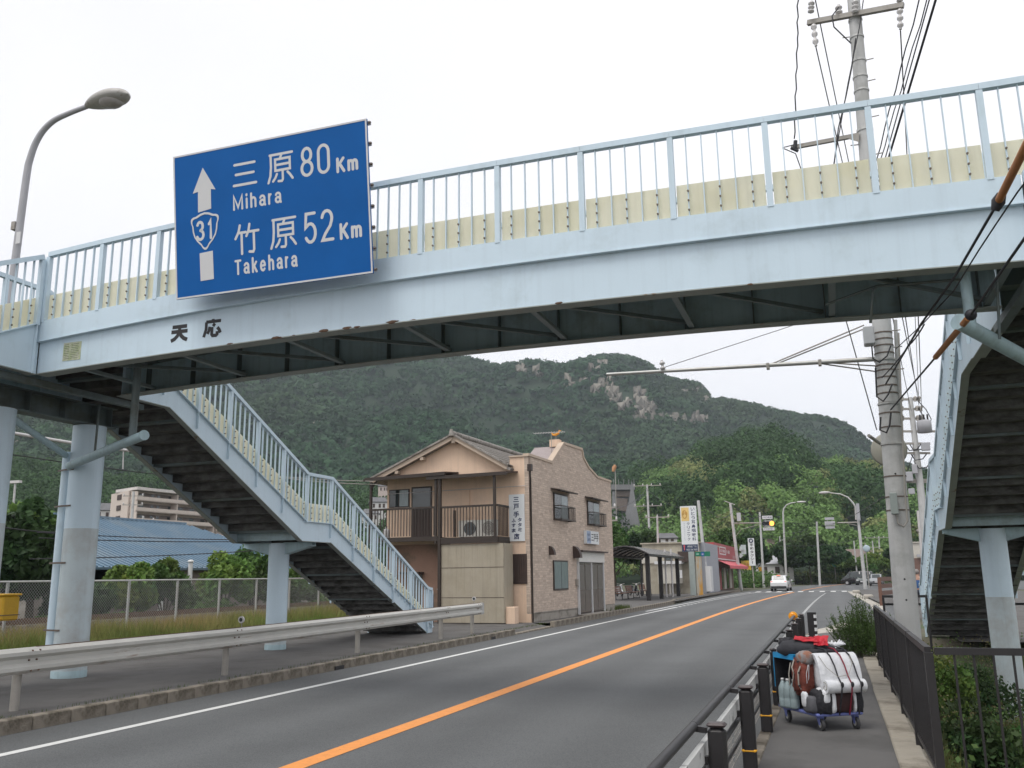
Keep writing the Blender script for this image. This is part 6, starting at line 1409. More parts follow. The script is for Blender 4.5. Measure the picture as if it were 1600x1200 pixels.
# other utility poles: base pixel, top pixel, distance
poles = [(1281, 914, 1276, 815, 127.8, .16, 'plain grey pole standing beyond the junction before the dark tree', []),
 (1104, 905, 1091, 782, 80.0, .17, 'concrete pole rising behind the clinic sign', []),
 (952.5, 905, 946, 790, 62, .15, 'wooden looking pole just right of the tiled house', [(0.0, 1.4), (.9, 1.6)]),
 (1017, 880, 1011, 757, 115, .17, 'tall pole with two insulator arms behind the bus shelter', [(0.0, 3.6), (2.6, 3.6)]),
 (1029, 900, 1027, 806, 98, .14, 'shorter pole with small transformers right of the bus shelter', [(0.0, 2.6)]),
 (1193, 905, 1187, 800, 118, .16, 'pole behind the lit traffic signal', []),
 (1236, 890, 1232, 842, 170, .14, 'pole with a transformer beyond the lamp left of the junction', [(0.2, 2.4)]),
 (1340, 906, 1334, 845, 150, .12, 'dark thin pole above the parked cars', []),
 (1369, 900, 1363, 845, 170, .13, 'first of two poles beyond the right hedge', [(1., 2.4), (2.2, 2.4)]),
 (1377, 900, 1373, 838, 175, .16, 'double-armed pole beyond the right hedge', [(0.1, 5.0)]),
 (1226, 895, 1218, 838, 150, .1, 'thin pole behind the roof left of the junction', [])]
for (bx_, byy, tx_, tyy, Y, r, lab, arms) in poles:
    p = PY(bx_, byy, Y); tp = at(tx_, tyy, Y); t = upole('utility_pole', lab, p[0] + (p[0] - tp.x) / (tp.z - p[2]) * p[2], Y, tp, r, r * .75)
    for (dz, w) in arms: xarm(t, tp - V(0, 0, dz + .15), w, 4 if w > 3 else 3, (1, .15, 0))
# the busy pole right of the big one
Yp = 52.0; p = at(1450, 905, Yp); tp = at(1422, 621, Yp)
BP = thing('utility_pole', 'busy utility pole with many arms and a transformer between the big pole and the stairs', 'utility pole', (p.x, Yp, 0))
b = MB(); b.tube([(p.x + .05, Yp, -.2), (at(1438, 760, Yp)).to_tuple(), tp], [.22, .18, .12], 14); b.build('shaft', m_conc, BP)
for (y, x0, x1, ins) in ((624, 1408, 1437, 1), (639, 1408, 1440, 1), (654, 1409, 1441, 1), (674, 1408, 1462, 0), (693, 1415, 1453, 0), (708, 1418, 1453, 0), (750, 1412, 1452, 0), (753, 1412, 1450, 0)):
    b = MB(); b.bar(at(x0, y, Yp - .2), at(x1, y - (x1 - x0) * .0, Yp + .2), .10, .11); b.build('cross_arm', m_galvd, BP)
    if ins:
        for x in (x0 + 1, x1 - 7, x1 - 1):
            b = MB(); b.tube([at(x, y - 5, Yp), at(x, y - 3, Yp), at(x, y, Yp), at(x, y + 3, Yp)], [.04, .11, .06, .09], 8); b.build('insulator', m_galvd, BP)
q = at(1444, 667, Yp); b = MB(); b.lathe([(.0, -.32), (.36, -.32), (.37, .25), (.3, .34), (0, .36)], 16, (q.x, Yp - .1, q.z)); b.build('transformer', m_grey, BP)
for dx in (-.18, 0, .18): b = MB(); b.cyl((q.x + dx, Yp - .3, q.z + .3), (q.x + dx, Yp - .3, q.z + .62), .045, n=8); b.build('bushing', m_black, BP)
for (x, y, w, h) in ((1446, 698, .42, .42), (1418, 745, .5, .5), (1424, 768, .3, .3), (1429, 733, .25, .5)):
    q = at(x, y, Yp - .25); b = MB(); b.bbox(q.x - w / 2, Yp - .45, q.z - h / 2, q.x + w / 2, Yp - .2, q.z + h / 2, .02); b.build('equipment_box', m_grey, BP)
for k, (x, y) in enumerate(((1432, 700), (1434, 715), (1440, 728), (1425, 700))):
    b = MB(); b.tube([at(x - 12, y - 8, Yp), at(x - 4, y + 4, Yp - .3), at(x + 8, y + 2, Yp - .3), at(x + 14, y - 6, Yp)], .03, 5); b.build('jumper_cable', m_cable, BP)
b = MB(); b.tube([at(1434, 626, Yp), at(1447, 640, Yp), at(1455, 655, Yp), at(1452, 664, Yp)], .025, 5); b.tube([at(1436, 640, Yp), at(1444, 652, Yp), at(1448, 662, Yp)], .025, 5); b.build('jumper_cable', m_cable, BP)
Yp2 = 40.; wp_ = thing('white_pole', 'leaning white pole close beside the stairs', 'pole', (at(1443, 905, Yp2).x, Yp2, 0)); b = MB(); b.tube([(at(1443, 905, Yp2).x, Yp2, 0), at(1434, 798, Yp2)], .05, 8); b.build('shaft', m_ins, wp_)
b = MB(); b.cyl(at(1432, 828, Yp2), at(1437, 832, Yp2), .05, n=6); b.build('clamp', m_galvd, wp_)
# round convex disc seen behind the pole
cm = thing('convex_mirror', 'large round pale mirror back behind the big utility pole', 'traffic mirror', at(1389, 704, 18.2)); q = at(1389, 703, 18.6); b = MB(); b.lathe([(0, .05), (.30, .02), (.33, 0), (.30, -.02), (0, -.02)], 24, (0, 0, 0)); 
rot = Matrix.Rotation(R(90), 4, 'X'); b.v = [V(q) + rot @ v for v in b.v]; b.build('disc', mat('dull_beige_disc', (.32, .31, .26), .6), cm)
b = MB(); b.cyl((q.x + .0, 18.55, q.z), (q.x - .45, 16.1, q.z - .05), .03, n=6); b.build('bracket', m_galvd, cm)
# buildings right of the pole
wb = simple_building('white_building', 'pale flat building glimpsed between the utility pole and the stairs', xx(1418, 110), 110, xx(1470, 110), 125, z_(1440, 848, 110), m_cream, m_cream); 
b = MB(); b.box(xx(1419, 109.8), 109.8, .1, xx(1470, 109.8), 109.99, z_(1440, 872, 109.8)); b.build('brown_base', mat('brown_siding', (.16, .09, .07), .7, var=.1), wb)
b = MB(); b.box(xx(1436, 109.6), 109.4, z_(1440, 870, 109.8), xx(1452, 109.6), 109.79, z_(1440, 866, 109.8)); b.build('small_roof', m_grey, wb)
# people
def person(label, x, y, h, shirt, trousers, hair, facing, z0=.1, skin=(.42, .25, .18)):
    t = thing('person', label, 'person', (x, y, z0)); f = V(math.sin(facing), math.cos(facing), 0); s = Vector((f.y, -f.x, 0)); k = h / 1.72; o = V(x, y, z0)
    J = {}; E_ = []
    def j(n, a, c_, z, r): J[n] = (o + (s * a + f * c_ + Vector((0, 0, z))) * k, r * k)
    j('pel', 0, 0, .95, .14); j('wai', 0, .0, 1.10, .125); j('che', 0, -.01, 1.30, .145); j('neck', 0, .0, 1.46, .06); j('head', 0, .02, 1.56, .085); j('top', 0, .01, 1.66, .08)
    for sd_, m in (('l', -1), ('r', 1)):
        j('hip' + sd_, .09 * m, 0, .90, .095); j('kne' + sd_, .10 * m, .06 * m, .50, .06); j('ank' + sd_, .10 * m, .04 * m - .03, .09, .042); j('toe' + sd_, .11 * m, .12 + .04 * m, .04, .035)
        j('sho' + sd_, .18 * m, 0, 1.39, .062); j('elb' + sd_, .24 * m, -.02, 1.10, .042); j('wri' + sd_, .23 * m, .10, .88, .03); j('han' + sd_, .22 * m, .14, .80, .035)
    names = list(J); ed = [('pel', 'wai'), ('wai', 'che'), ('che', 'neck'), ('neck', 'head'), ('head', 'top')]
    for q in 'lr': ed += [('pel', 'hip' + q), ('hip' + q, 'kne' + q), ('kne' + q, 'ank' + q), ('ank' + q, 'toe' + q), ('che', 'sho' + q), ('sho' + q, 'elb' + q), ('elb' + q, 'wri' + q), ('wri' + q, 'han' + q)]
    def skin_obj(name, keep, grow, mt):
        nm = [n for n in names if any(n in e_ for e_ in keep)]; me = bpy.data.meshes.new(name)
        me.from_pydata([tuple(J[n][0] - V(x, y, z0)) for n in nm], [(nm.index(a), nm.index(c_)) for a, c_ in keep], []); ob = bpy.data.objects.new(name, me); COL.objects.link(ob)
        md = ob.modifiers.new('s', 'SKIN'); md.use_smooth_shade = True
        for i, n in enumerate(nm): me.skin_vertices[0].data[i].radius = (J[n][1] * grow, J[n][1] * grow * (.8 if n in ('che', 'wai', 'pel') else 1))
        me.skin_vertices[0].data[0].use_root = True; ob.modifiers.new('u', 'SUBSURF').levels = 1
        dg = bpy.context.evaluated_depsgraph_get(); dg.update(); m2 = bpy.data.meshes.new_from_object(ob.evaluated_get(dg)); bpy.data.objects.remove(ob); m2.materials.clear(); m2.materials.append(mt); m2.name = name
        o2 = bpy.data.objects.new(name, m2); COL.objects.link(o2); o2.parent = t; return o2
    skin_obj('body', ed, 1.0, mat('skin', skin, .6))
    skin_obj('shirt', [e_ for e_ in ed if e_ in (('pel', 'wai'), ('wai', 'che'), ('che', 'shol'), ('che', 'shor'), ('shol', 'elbl'), ('shor', 'elbr'))], 1.18, shirt)
    skin_obj('trousers', [e_ for e_ in ed if e_[0] in ('pel', 'hipl', 'hipr', 'knel', 'kner') and e_[1] not in ('wai',)], 1.15, trousers)
    b = MB(); b.sphere(J['top'][0] - f * .02 * k + V(0, 0, -.03) * k, .105 * k, 12, 8, (1, 1, .95), .1); b.build('hair', hair, t)
    return t
m_jean = mat('dark_trousers', (.03, .035, .05), .9)
person('man in a dark blue shirt walking away beyond the utility pole', float(PY(1433, 905, 38)[0]), 38, 1.72, mat('blue_shirt', (.04, .10, .24), .9), m_jean, mat('greying_hair', (.22, .20, .19), .8), .1)
person('person in a pale pink top partly hidden behind the utility pole', float(PY(1424.5, 905, 42)[0]), 42, 1.62, mat('pale_pink_shirt', (.55, .38, .40), .9), m_jean, mat('dark_hair', (.02, .016, .014), .7), .1)

# ---- cars
def car(name, label, x, y, rz, Lc, Wc, Hc, style, paint, group=None, front=False):
    """built along local +Y (front), origin on the ground at the centre"""
    t = thing(name, label, 'car', (x, y, 0)); T = Matrix.Translation((x, y, 0)) @ Matrix.Rotation(rz, 4, 'Z')
    hl = Lc / 2; hw = Wc / 2
    if style == 'wagon': st = [(-1, .42, .78, .80, .90, .0), (-.97, .30, .95, .97, .95, .0), (-.93, .24, 1.00, 1.07, .97, .74), (-.78, .22, 1.00, Hc, .99, .76), (-.2, .2, .98, Hc + .01, 1, .78), (.18, .2, .96, Hc - .04, 1, .76), (.42, .2, .94, 1.02, .99, .74), (.80, .22, .86, .87, .95, .0), (.97, .30, .72, .73, .85, .0), (1, .42, .6, .61, .78, .0)]
    elif style == 'van': st = [(-1, .40, .9, 1.2, .92, .72), (-.97, .28, 1.0, Hc - .1, .97, .80), (-.85, .24, 1.02, Hc, 1, .84), (-.2, .22, 1.02, Hc + .02, 1, .85), (.45, .22, 1.0, Hc - .05, 1, .83), (.72, .22, .98, 1.2, .98, .78), (.90, .26, .92, .94, .94, .0), (1, .42, .7, .72, .85, .0)]
    else: st = [(-1, .45, .8, .81, .85, .0), (-.95, .3, .95, .97, .92, .0), (-.72, .24, .96, .99, .98, .70), (-.45, .22, .95, Hc - .03, 1, .72), (0, .2, .94, Hc, 1, .74), (.22, .2, .92, Hc - .05, 1, .72), (.50, .2, .90, .96, .98, .70), (.88, .25, .76, .78, .92, .0), (1, .42, .58, .6, .8, .0)]
    rings = []
    for (q, zb__, zm, zt__, wb_, wt_) in st:
        wt2 = wt_ if wt_ else wb_ * .86; yy = q * hl; w = hw * wb_; wr = hw * wt2
        zs = zm + .02 if zt__ < zm + .06 else zm
        rings.append([(-w * .90, yy, zb__), (-w, yy, zb__ + .14), (-w, yy, (zb__ + zm) / 2 + .08), (-w * .97, yy, zm - .02), (-wr, yy, zt__ - .06 if zt__ > zm + .1 else zt__ - .01), (-wr * .8, yy, zt__), (wr * .8, yy, zt__), (wr, yy, zt__ - .06 if zt__ > zm + .1 else zt__ - .01), (w * .97, yy, zm - .02), (w, yy, (zb__ + zm) / 2 + .08), (w, yy, zb__ + .14), (w * .90, yy, zb__)])
    m = 12; b = MB(T); vs = [p for r_ in rings for p in r_]; fs = []
    for i in range(len(rings) - 1):
        for k in range(m): fs.append((i * m + k, i * m + (k + 1) % m, (i + 1) * m + (k + 1) % m, (i + 1) * m + k))
    fs = [f_[::-1] for f_ in fs]; b.add(vs, fs, True); b.add(rings[0], [tuple(range(m))]); b.add(rings[-1], [tuple(range(m - 1, -1, -1))])
    body = b.build('body', paint, t)
    # glass: patches standing just outside the cabin quads
    def patch(i, ka, kb, nm, sh=.93, off=.008):
        A, B, C_2, D = [Vector(rings[i][ka]), Vector(rings[i + 1][ka]), Vector(rings[i + 1][kb]), Vector(rings[i][kb])]; c_ = (A + B + C_2 + D) / 4; nrm = (B - A).cross(D - A).normalized()
        if nrm.dot(c_ - Vector((0, c_.y, .8))) < 0: nrm = -nrm
        q = [c_ + (p - c_) * sh + nrm * off for p in (A, B, C_2, D)]; b = MB(T); b.slab(*q, .004); b.build(nm, m_glass, t)
    for i in range(len(rings) - 1):
        if st[i][5] and st[i + 1][5]:
            hi_ = max(st[i][3] - st[i][2], 0); hj = max(st[i + 1][3] - st[i + 1][2], 0)
            if hi_ > .2 or hj > .2: patch(i, 3, 4, 'side_window', .90); patch(i, 8, 7, 'side_window', .90)
    # rear glass / windscreen between the steep sections
    def cross(i, j, nm):
        A, B = Vector(rings[i][5]), Vector(rings[i][6]); C_2, D = Vector(rings[j][6]), Vector(rings[j][5]); lift = (Vector((0, 0, .012)) + Vector((0, -.014 if j > i and rings[j][0][1] > rings[i][0][1] and i < 4 else .014, 0)))
        wa = 1.12; A.x *= wa; B.x *= wa; q = [A + lift, B + lift, C_2 + lift, D + lift]; c_ = sum(q, Vector()) / 4; q = [c_ + (p - c_) * .90 for p in q]; b = MB(T); b.slab(*q, .004); b.build(nm, m_glass, t)
    if style == 'wagon': cross(2, 3, 'rear_window'); cross(6, 5, 'windscreen')
    elif style == 'van': cross(0, 1, 'rear_window'); cross(5, 4, 'windscreen')
    else: cross(2, 3, 'rear_window'); cross(6, 5, 'windscreen')
    yr = -hl - .012; yf = hl + .012
    m_tail = mat('tail_light', (.45, .02, .02), .3, emit=(1, .12, .05, .8)); m_head = mat('head_light', (.6, .62, .62), .15)
    for s in (-1, 1):
        b = MB(T); b.box(s * hw * .60, yr + .05, .72, s * hw * .88, yr + .2, .95); b.build('tail_light', m_tail, t)
        b = MB(T); b.box(s * hw * .48, yf - .16, .58, s * hw * .82, yf + .0, .74); b.build('headlight', m_head, t)
        b = MB(T); b.sphere((s * (hw + .10), hl * .42, 1.0), .11, 8, 6, (1, .6, .75)); b.build('door_mirror', paint, t)
    b = MB(T); b.box(-hw * .86, yr - .01, .26, hw * .86, yr + .22, .48); b.build('rear_bumper', mat('black_plastic', (.025, .025, .028), .6), t)
    b = MB(T); b.box(-hw * .80, yf - .16, .24, hw * .80, yf + .012, .42); b.build('front_bumper', mat('black_plastic', (0, 0, 0)), t)
    b = MB(T); b.box(-hw * .45, yf - .1, .46, hw * .45, yf + .015, .58); b.build('grille', mat('black_plastic', (0, 0, 0)), t)
    for yy in (yr - .014, yf + .018):
        b = MB(T); b.box(-.17, yy, .50 if yy < 0 else .40, .17, yy + (.012 if yy < 0 else -.003), .66 if yy < 0 else .56); b.build('number_plate', m_signw, t)
    if style == 'wagon':
        b = MB(T); b.box(-.35, yr + .02, .72, .35, yr + .09, .78); b.build('tailgate_handle', mat('black_plastic', (0, 0, 0)), t)
        b = MB(T); b.box(-.18, -hl * .84, Hc + .004, .18, -hl * .80, Hc + .03); b.build('high_brake_light', mat('high_stop_lamp', (.7, .1, .05), .4, emit=(1, .25, .1, 2)), t)
    for sx in (-1, 1):
        for sy in (-.62, .62):
            b = MB(T); b.cyl((sx * (hw - .20), sy * hl, .31), (sx * (hw + .012), sy * hl, .31), .31, n=20); w_2 = b.build('wheel', m_black, t)
            b = MB(T); b.cyl((sx * (hw + .013), sy * hl, .31), (sx * (hw + .025), sy * hl, .31), .19, n=12); b.build('rim', m_alu, w_2)
    return t
pc = G(1219.5, 923.5, 0)
car('white_wagon', 'white estate car driving away in the left lane with its brake lights on', pc[0], pc[1] + 2.1, R(-3.5), 4.4, 1.72, 1.52, 'wagon', m_wp)
pc = PY(1357, 915, 138); car('black_van', 'black boxy minivan crossing the junction at the right', PY(1341, 912, 136)[0], 136, R(78), 4.2, 1.72, 1.85, 'van', mat('black_vehicle_paint', (.012, .012, .014), .2, coat=.7))
pc = PY(1370, 912, 128); car('silver_car', 'silver car waiting at the junction facing the camera', pc[0], 128, R(176), 4.4, 1.74, 1.48, 'sedan', mat('silver_vehicle_paint', (0, 0, 0)))
pc = PY(1349.5, 912, 134); car('dark_car', 'dark car half hidden between the minivan and the silver car', pc[0], 136, R(174), 4.3, 1.70, 1.40, 'sedan', mat('dark_grey_vehicle_paint', (.07, .085, .08), .25, coat=.6))
# yellow-orange post and brown guard by the far kerb
yp = thing('yellow_post', 'stout yellow orange marker post left of the white car', 'marker post', G(1190, 914, .1)); p = G(1190, 914, .1); zt2 = z_(1190, 886, p[1]); b = MB(); b.box(p[0] - .28, p[1], .05, p[0] + .28, p[1] + .5, zt2); b.build('body', mat('yellow_orange_paint', (.60, .30, .02), .5, var=.15, vs=2), yp); b = MB(); b.box(p[0] - .15, p[1] - .01, 1.0, p[0] + .15, p[1] - .002, 2.0); b.build('dark_print', m_ink, yp)
gb2 = thing('far_railing', 'low brown railing beyond the white car on the far bend', 'railing', G(1245, 910, 0)); 
q0 = PY(1236, 898, 150); q1 = PY(1257, 898, 150)
for k in range(3): b = MB(); b.bar((q0[0], 150, .35 + k * .42), (q1[0], 150, .35 + k * .42), .06, .12); b.build('rail', m_brown, gb2)
for k in range(6): b = MB(); x = q0[0] + (q1[0] - q0[0]) * k / 5; b.box(x - .08, 150.05, 0, x + .08, 150.2, 1.35); b.build('post', m_brown, gb2)
gsn = thing('green_sign', 'small green sign on a post before the hedge at the junction', 'sign', at(1304, 885, 150)); b = MB(); q = at(1304, 882, 150); b.box(q.x - .4, 149.9, q.z - .35, q.x + .4, 149.95, q.z + .35); b.build('panel', mat('road_sign_green', (0, 0, 0)), gsn); b = MB(); b.cyl((q.x, 150.05, 0), (q.x, 150.05, q.z + .3), .05, n=8); b.build('post', m_galvd, gsn)
for (x, y, lb) in ((1338, 926, 'small pale concrete block at the tip of the far kerb'), (1357, 934, 'second small concrete block on the far kerb, nearer the camera')):
    p = G(x, y, .05); ob = thing('kerb_block', lb, 'concrete block', p, 0, 'blocks on the far kerb'); b = MB(); b.bbox(p[0] - .3, p[1] - .5, .0, p[0] + .3, p[1] + .6, .26, .06); b.build('block', m_gutter, ob)
# ---------------------------------------------------------------- hills
def ridge_fn(pts):
    xs_ = np.array([p[0] for p in pts], float); ys_ = np.array([p[1] for p in pts], float)
    return lambda px_: np.interp(px_, xs_, ys_)
def azi(px_, py_=894.):
    r = ray(px_, py_); return math.atan2(r[0], r[1])
# relation azimuth -> pixel x near the horizon row
AZ = np.array([azi(p) for p in range(-1600, 3200, 20)]); PXS = np.arange(-1600, 3200, 20.)
def elev(px_, py_):
    r = ray(px_, py_); return r[2] / math.hypot(r[0], r[1]), math.atan2(r[0], r[1])
def fbm(x, y, s, o=4, seed=0.):
    v = 0; a = 1; f = 1 / s
    for _ in range(o): v += a * noise.noise(Vector((x * f + seed, y * f, seed))); a *= .5; f *= 2.03
    return v
def hill(name, ridge_px, d0, d1, base_z, shape, rough, tintc, na=200, nd=46, back=1.25, px0=-700, px1=2300, seed=3.):
    """terrain between distance d0 (foot) and d1 (ridge), its skyline following measured directions"""
    ev = [elev(*p) for p in ridge_px]; ea = np.array([e[1] for e in ev]); ee = np.array([e[0] for e in ev]); o_ = np.argsort(ea); ea = ea[o_]; ee = ee[o_]
    a0, a1 = azi(px0), azi(px1); azs = np.linspace(a0, a1, na); P_ = np.zeros((na, nd + 4, 3))
    for i, a in enumerate(azs):
        e = np.interp(a, ea, ee); D1 = d1 * (1 + .10 * noise.noise(Vector((a * 5, seed, 0))))
        D0 = d0 * (1 + .15 * noise.noise(Vector((a * 4, seed + 9, 0))))
        for j in range(nd + 4):
            t = j / (nd - 1) if j < nd else 1; D = D0 + (D1 - D0) * t if j < nd else D1 * (1 + .12 * (j - nd + 1))
            zr_ = H + e * D1; z = base_z + (zr_ - base_z) * (shape(t) if j < nd else 1 - .25 * (j - nd + 1))
            x = D * math.sin(a); y = D * math.cos(a); w = math.sin(math.pi * min(1, t)) if j < nd else .3
            z += rough * fbm(x, y, d1 * .16, 5, seed) * w
            if j < nd: z = min(z, H + e * D * (.985 if t < .97 else 1.0) + 0 * z)
            P_[i, j] = (x, y, z)
    n1, n2 = na, nd + 4; idx = np.arange(n1 * n2).reshape(n1, n2)
    f = np.stack([idx[:-1, :-1], idx[1:, :-1], idx[1:, 1:], idx[:-1, 1:]], -1).reshape(-1, 4)[:, ::-1]
    return P_, f, azs
def sample_surface(P_, n, rr, jlo=0, jhi=None):
    na, nd = P_.shape[:2]; jhi = jhi or nd - 2
    i = rr.uniform(0, na - 1.001, n); j = rr.uniform(jlo, jhi, n); i0 = i.astype(int); j0 = j.astype(int); u = (i - i0)[:, None]; v = (j - j0)[:, None]
    return (P_[i0, j0] * (1 - u) + P_[i0 + 1, j0] * u) * (1 - v) + (P_[i0, j0 + 1] * (1 - u) + P_[i0 + 1, j0 + 1] * u) * v
def project(p):
    q = (p - C_) @ W_; return 800 + F_ * q[:, 0] / q[:, 2], 600 + F_ * q[:, 1] / q[:, 2], q[:, 2]
m_hill = mat('forest_floor', (.019, .036, .017), .95, var=.35, vs=.03, col2=(.024, .042, .02), c2s=.01)
def visible(P_, pts, slack=1.5):
    """drops points hidden behind nearer ground of the same hill"""
    return pts
def crowns(pts, r, col, per, leaf, rr, var=.3, squash=.8, up=.2, dome=True):
    """many crowns as leaf clusters on the upper half of ellipsoids, one mesh"""
    n = len(pts); d = rr.normal(size=(n * per, 3)); d /= np.linalg.norm(d, axis=1)[:, None]
    if dome: d[:, 2] = np.abs(d[:, 2]) * 1.1 - .25
    rad = np.repeat(r, per)[:, None]; c = np.repeat(pts, per, axis=0) + d * rad * np.array([1, 1, squash]) * rr.uniform(.75, 1.05, (n * per, 1))
    a = d + rr.normal(size=d.shape) * .35; a /= np.linalg.norm(a, axis=1)[:, None]   # leaf normals point outward
    u = np.cross(a, rr.normal(size=a.shape)); u /= np.linalg.norm(u, axis=1)[:, None]; w = np.cross(a, u)
    s = (np.repeat(leaf if np.ndim(leaf) else np.full(n, leaf), per) * rr.uniform(.6, 1.3, n * per))[:, None]
    v = np.stack([c - u * s, c - w * s * .75 - a * s * .25, c + u * s, c + w * s * .75 - a * s * .25], 1).reshape(-1, 3)
    k = np.repeat(col * rr.uniform(1 - var, 1 + var, (n, 1)), per, axis=0) * rr.uniform(.86, 1.14, (n * per, 1))
    return v, np.arange(len(v)).reshape(-1, 4), np.repeat(k, 4, axis=0)
m_far = leaf_mat('far_foliage', .8)
rr1 = np.random.default_rng(11)
# main mountain
RM = [(-800, 560), (-300, 520), (0, 505), (250, 505), (450, 500), (600, 520), (700, 545), (755, 560), (775, 565), (800, 562), (830, 557), (860, 562), (890, 563), (920, 553), (950, 549.5), (975, 550), (1000, 556), (1020, 569), (1035, 583), (1060, 588), (1085, 592), (1098, 602), (1110, 622), (1122, 619), (1150, 620), (1185, 629), (1230, 640), (1270, 645), (1300, 650), (1325, 662), (1345, 678), (1362, 692), (1385, 712), (1420, 722), (1450, 733), (1480, 748), (1560, 770), (1700, 790), (2000, 820), (2300, 840)]
RM = [(x, y + 9) for x, y in RM]
Pm, fm, am = hill('mountain', RM, 260, 1050, -5, lambda t: t ** 1.08 * (1 - .12 * math.sin(2 * math.pi * t)), 42, None, 260, 60, seed=4.)
# cliffs: bare rock where the photograph shows it
rock_px = [(815, 580, 9, 7), (838, 582, 12, 8), (862, 602, 7, 5), (888, 598, 16, 12), (905, 592, 10, 7), (930, 612, 10, 8), (948, 605, 14, 16), (958, 615, 8, 10), (985, 628, 12, 20), (1003, 630, 16, 22), (1015, 642, 14, 12), (975, 640, 8, 10), (1035, 655, 8, 9), (1050, 657, 10, 8), (1068, 658, 8, 7), (1085, 655, 14, 9), (1095, 657, 8, 7), (1070, 612, 9, 5), (1088, 612, 9, 6), (1100, 630, 6, 6), (940, 572, 10, 4), (925, 580, 8, 3), (570, 630, 7, 4), (493, 671, 6, 5), (25, 695, 13, 9), (23, 716, 6, 5), (968, 622, 10, 14), (995, 650, 10, 8), (1022, 652, 8, 6), (920, 598, 12, 8)]
def rockiness(px_, py_):
    m_ = np.zeros(len(px_))
    for (cx, cy, rx, ry) in rock_px: m_ = np.maximum(m_, 1.25 - np.sqrt(((px_ - cx) / rx) ** 2 + ((py_ - cy) / ry) ** 2))
    return m_
V_ = Pm.reshape(-1, 3)
o = npmesh('mountain', V_, fm, m_hill, smooth=True); o['kind'] = 'structure'
pts = sample_surface(Pm, 44000, rr1, 0, 61); px_, py_, dd = project(pts)
dist = np.hypot(pts[:, 0], pts[:, 1]); keep = (px_ > -150) & (px_ < 1750) & (dd > 0)
pts, px_, py_, dist = pts[keep], px_[keep], py_[keep], dist[keep]
rk = rockiness(px_, py_) + rr1.normal(0, .22, len(px_)); keep = rk < .42; pts, px_, py_, dist = pts[keep], px_[keep], py_[keep], dist[keep]
colm = np.array([[.038, .076, .034]]) * (1 + .35 * np.array([fbm(p[0], p[1], 90, 3, 2.) for p in pts]))[:, None]
colm[:, 0] *= 1 + .35 * np.clip(np.array([fbm(p[0], p[1], 160, 2, 8.) for p in pts]), -.4, 1)
rad_ = rr1.uniform(2.6, 6.4, len(pts)) * (.78 + .38 * dist / 1000)
v, f, k = crowns(pts + np.array([0, 0, 1.0]), rad_, np.clip(colm, .006, .2), 19, rad_ * .36, rr1, .28)
o = npmesh('mountain_forest', v, f, m_far, col=np.clip(k, .004, .3)); o['kind'] = 'stuff'
# rock slabs
rr2 = np.random.default_rng(5)
cand = sample_surface(Pm, 60000, rr2, 4, 60); cx_, cy_, _dd = project(cand); rk = rockiness(cx_, cy_) + rr2.normal(0, .12, len(cx_)); cand = cand[rk > .45]
m_rock = mat('granite_cliff', (1, 1, 1), .9, var=.3, vs=.06, tint=True, bump=.6, bs=.4)
vv = []; ff = []; kk = []
for p in cand[:2600]:
    u = V(p[0], p[1], 0).normalized(); s = Vector((u.y, -u.x, 0)); w = rr2.uniform(3, 8); h_ = rr2.uniform(4, 13); o_ = V(p) - u * rr2.uniform(0.5, 3.0)
    n0 = len(vv); tw = rr2.uniform(-.4, .4)
    q = [o_ - s * w * .5 - V(0, 0, h_ * .5) + u * 1.5, o_ + s * w * .5 - V(0, 0, h_ * .5) + u * (1.5 + tw * 4), o_ + s * w * rr2.uniform(.1, .5) + V(0, 0, h_ * .5) + u * 3, o_ - s * w * rr2.uniform(.1, .5) + V(0, 0, h_ * rr2.uniform(.3, .6)) + u * 3, o_ - u * rr2.uniform(1, 4) + s * w * rr2.uniform(-.3, .3)]
    vv += [tuple(a) for a in q]; ff += [(n0, n0 + 1, n0 + 4), (n0 + 1, n0 + 2, n0 + 4), (n0 + 2, n0 + 3, n0 + 4), (n0 + 3, n0, n0 + 4)]
    c = np.array([.185, .168, .14]) * rr2.uniform(.55, 1.25); kk += [c] * 5
if vv: o = npmesh('cliff_rock', np.array(vv), np.array(ff), m_rock, col=np.array(kk)); o['kind'] = 'stuff'

# nearer wooded hill (bamboo and broadleaf trees)
RN = [(-700, 760), (0, 745), (250, 790), (420, 800), (560, 790), (640, 770), (760, 790), (900, 800), (985, 790), (1000, 765), (1030, 748), (1060, 738), (1090, 728), (1130, 716), (1180, 708), (1215, 706), (1240, 714), (1270, 733), (1300, 736), (1350, 742), (1400, 752), (1450, 770), (1500, 790), (1700, 820), (2300, 850)]
Ph, fh, ah = hill('near_hill', RN, 165, 330, -1, lambda t: min(1, t ** .85), 5, None, 200, 34, seed=7.)
o = npmesh('wooded_hill', Ph.reshape(-1, 3), fh, m_hill, smooth=True); o['kind'] = 'structure'
rr3 = np.random.default_rng(21)
pts = sample_surface(Ph, 5200, rr3, 0, 34); px_, py_, dd = project(pts); keep = (px_ > -120) & (px_ < 1750) & (dd > 0); pts = pts[keep]; px_ = px_[keep]; py_ = py_[keep]
n = len(pts); sp = np.array([fbm(p[0], p[1], 34, 3, 5.) for p in pts]); fromleft = px_ < 960
bam = (sp > -.30) & (~fromleft) & (py_ > 728) & ~((px_ > 1125) & (px_ < 1240) & (py_ < 752))
colh = np.where(bam[:, None], np.array([[.145, .245, .075]]), np.array([[.050, .098, .036]]))
yel = (np.array([fbm(p[0], p[1], 22, 2, 15.) for p in pts]) > .18) & bam; colh[yel] = np.array([.20, .23, .09])
rad_ = np.where(bam, rr3.uniform(2.0, 3.6, n), rr3.uniform(3.0, 5.6, n))
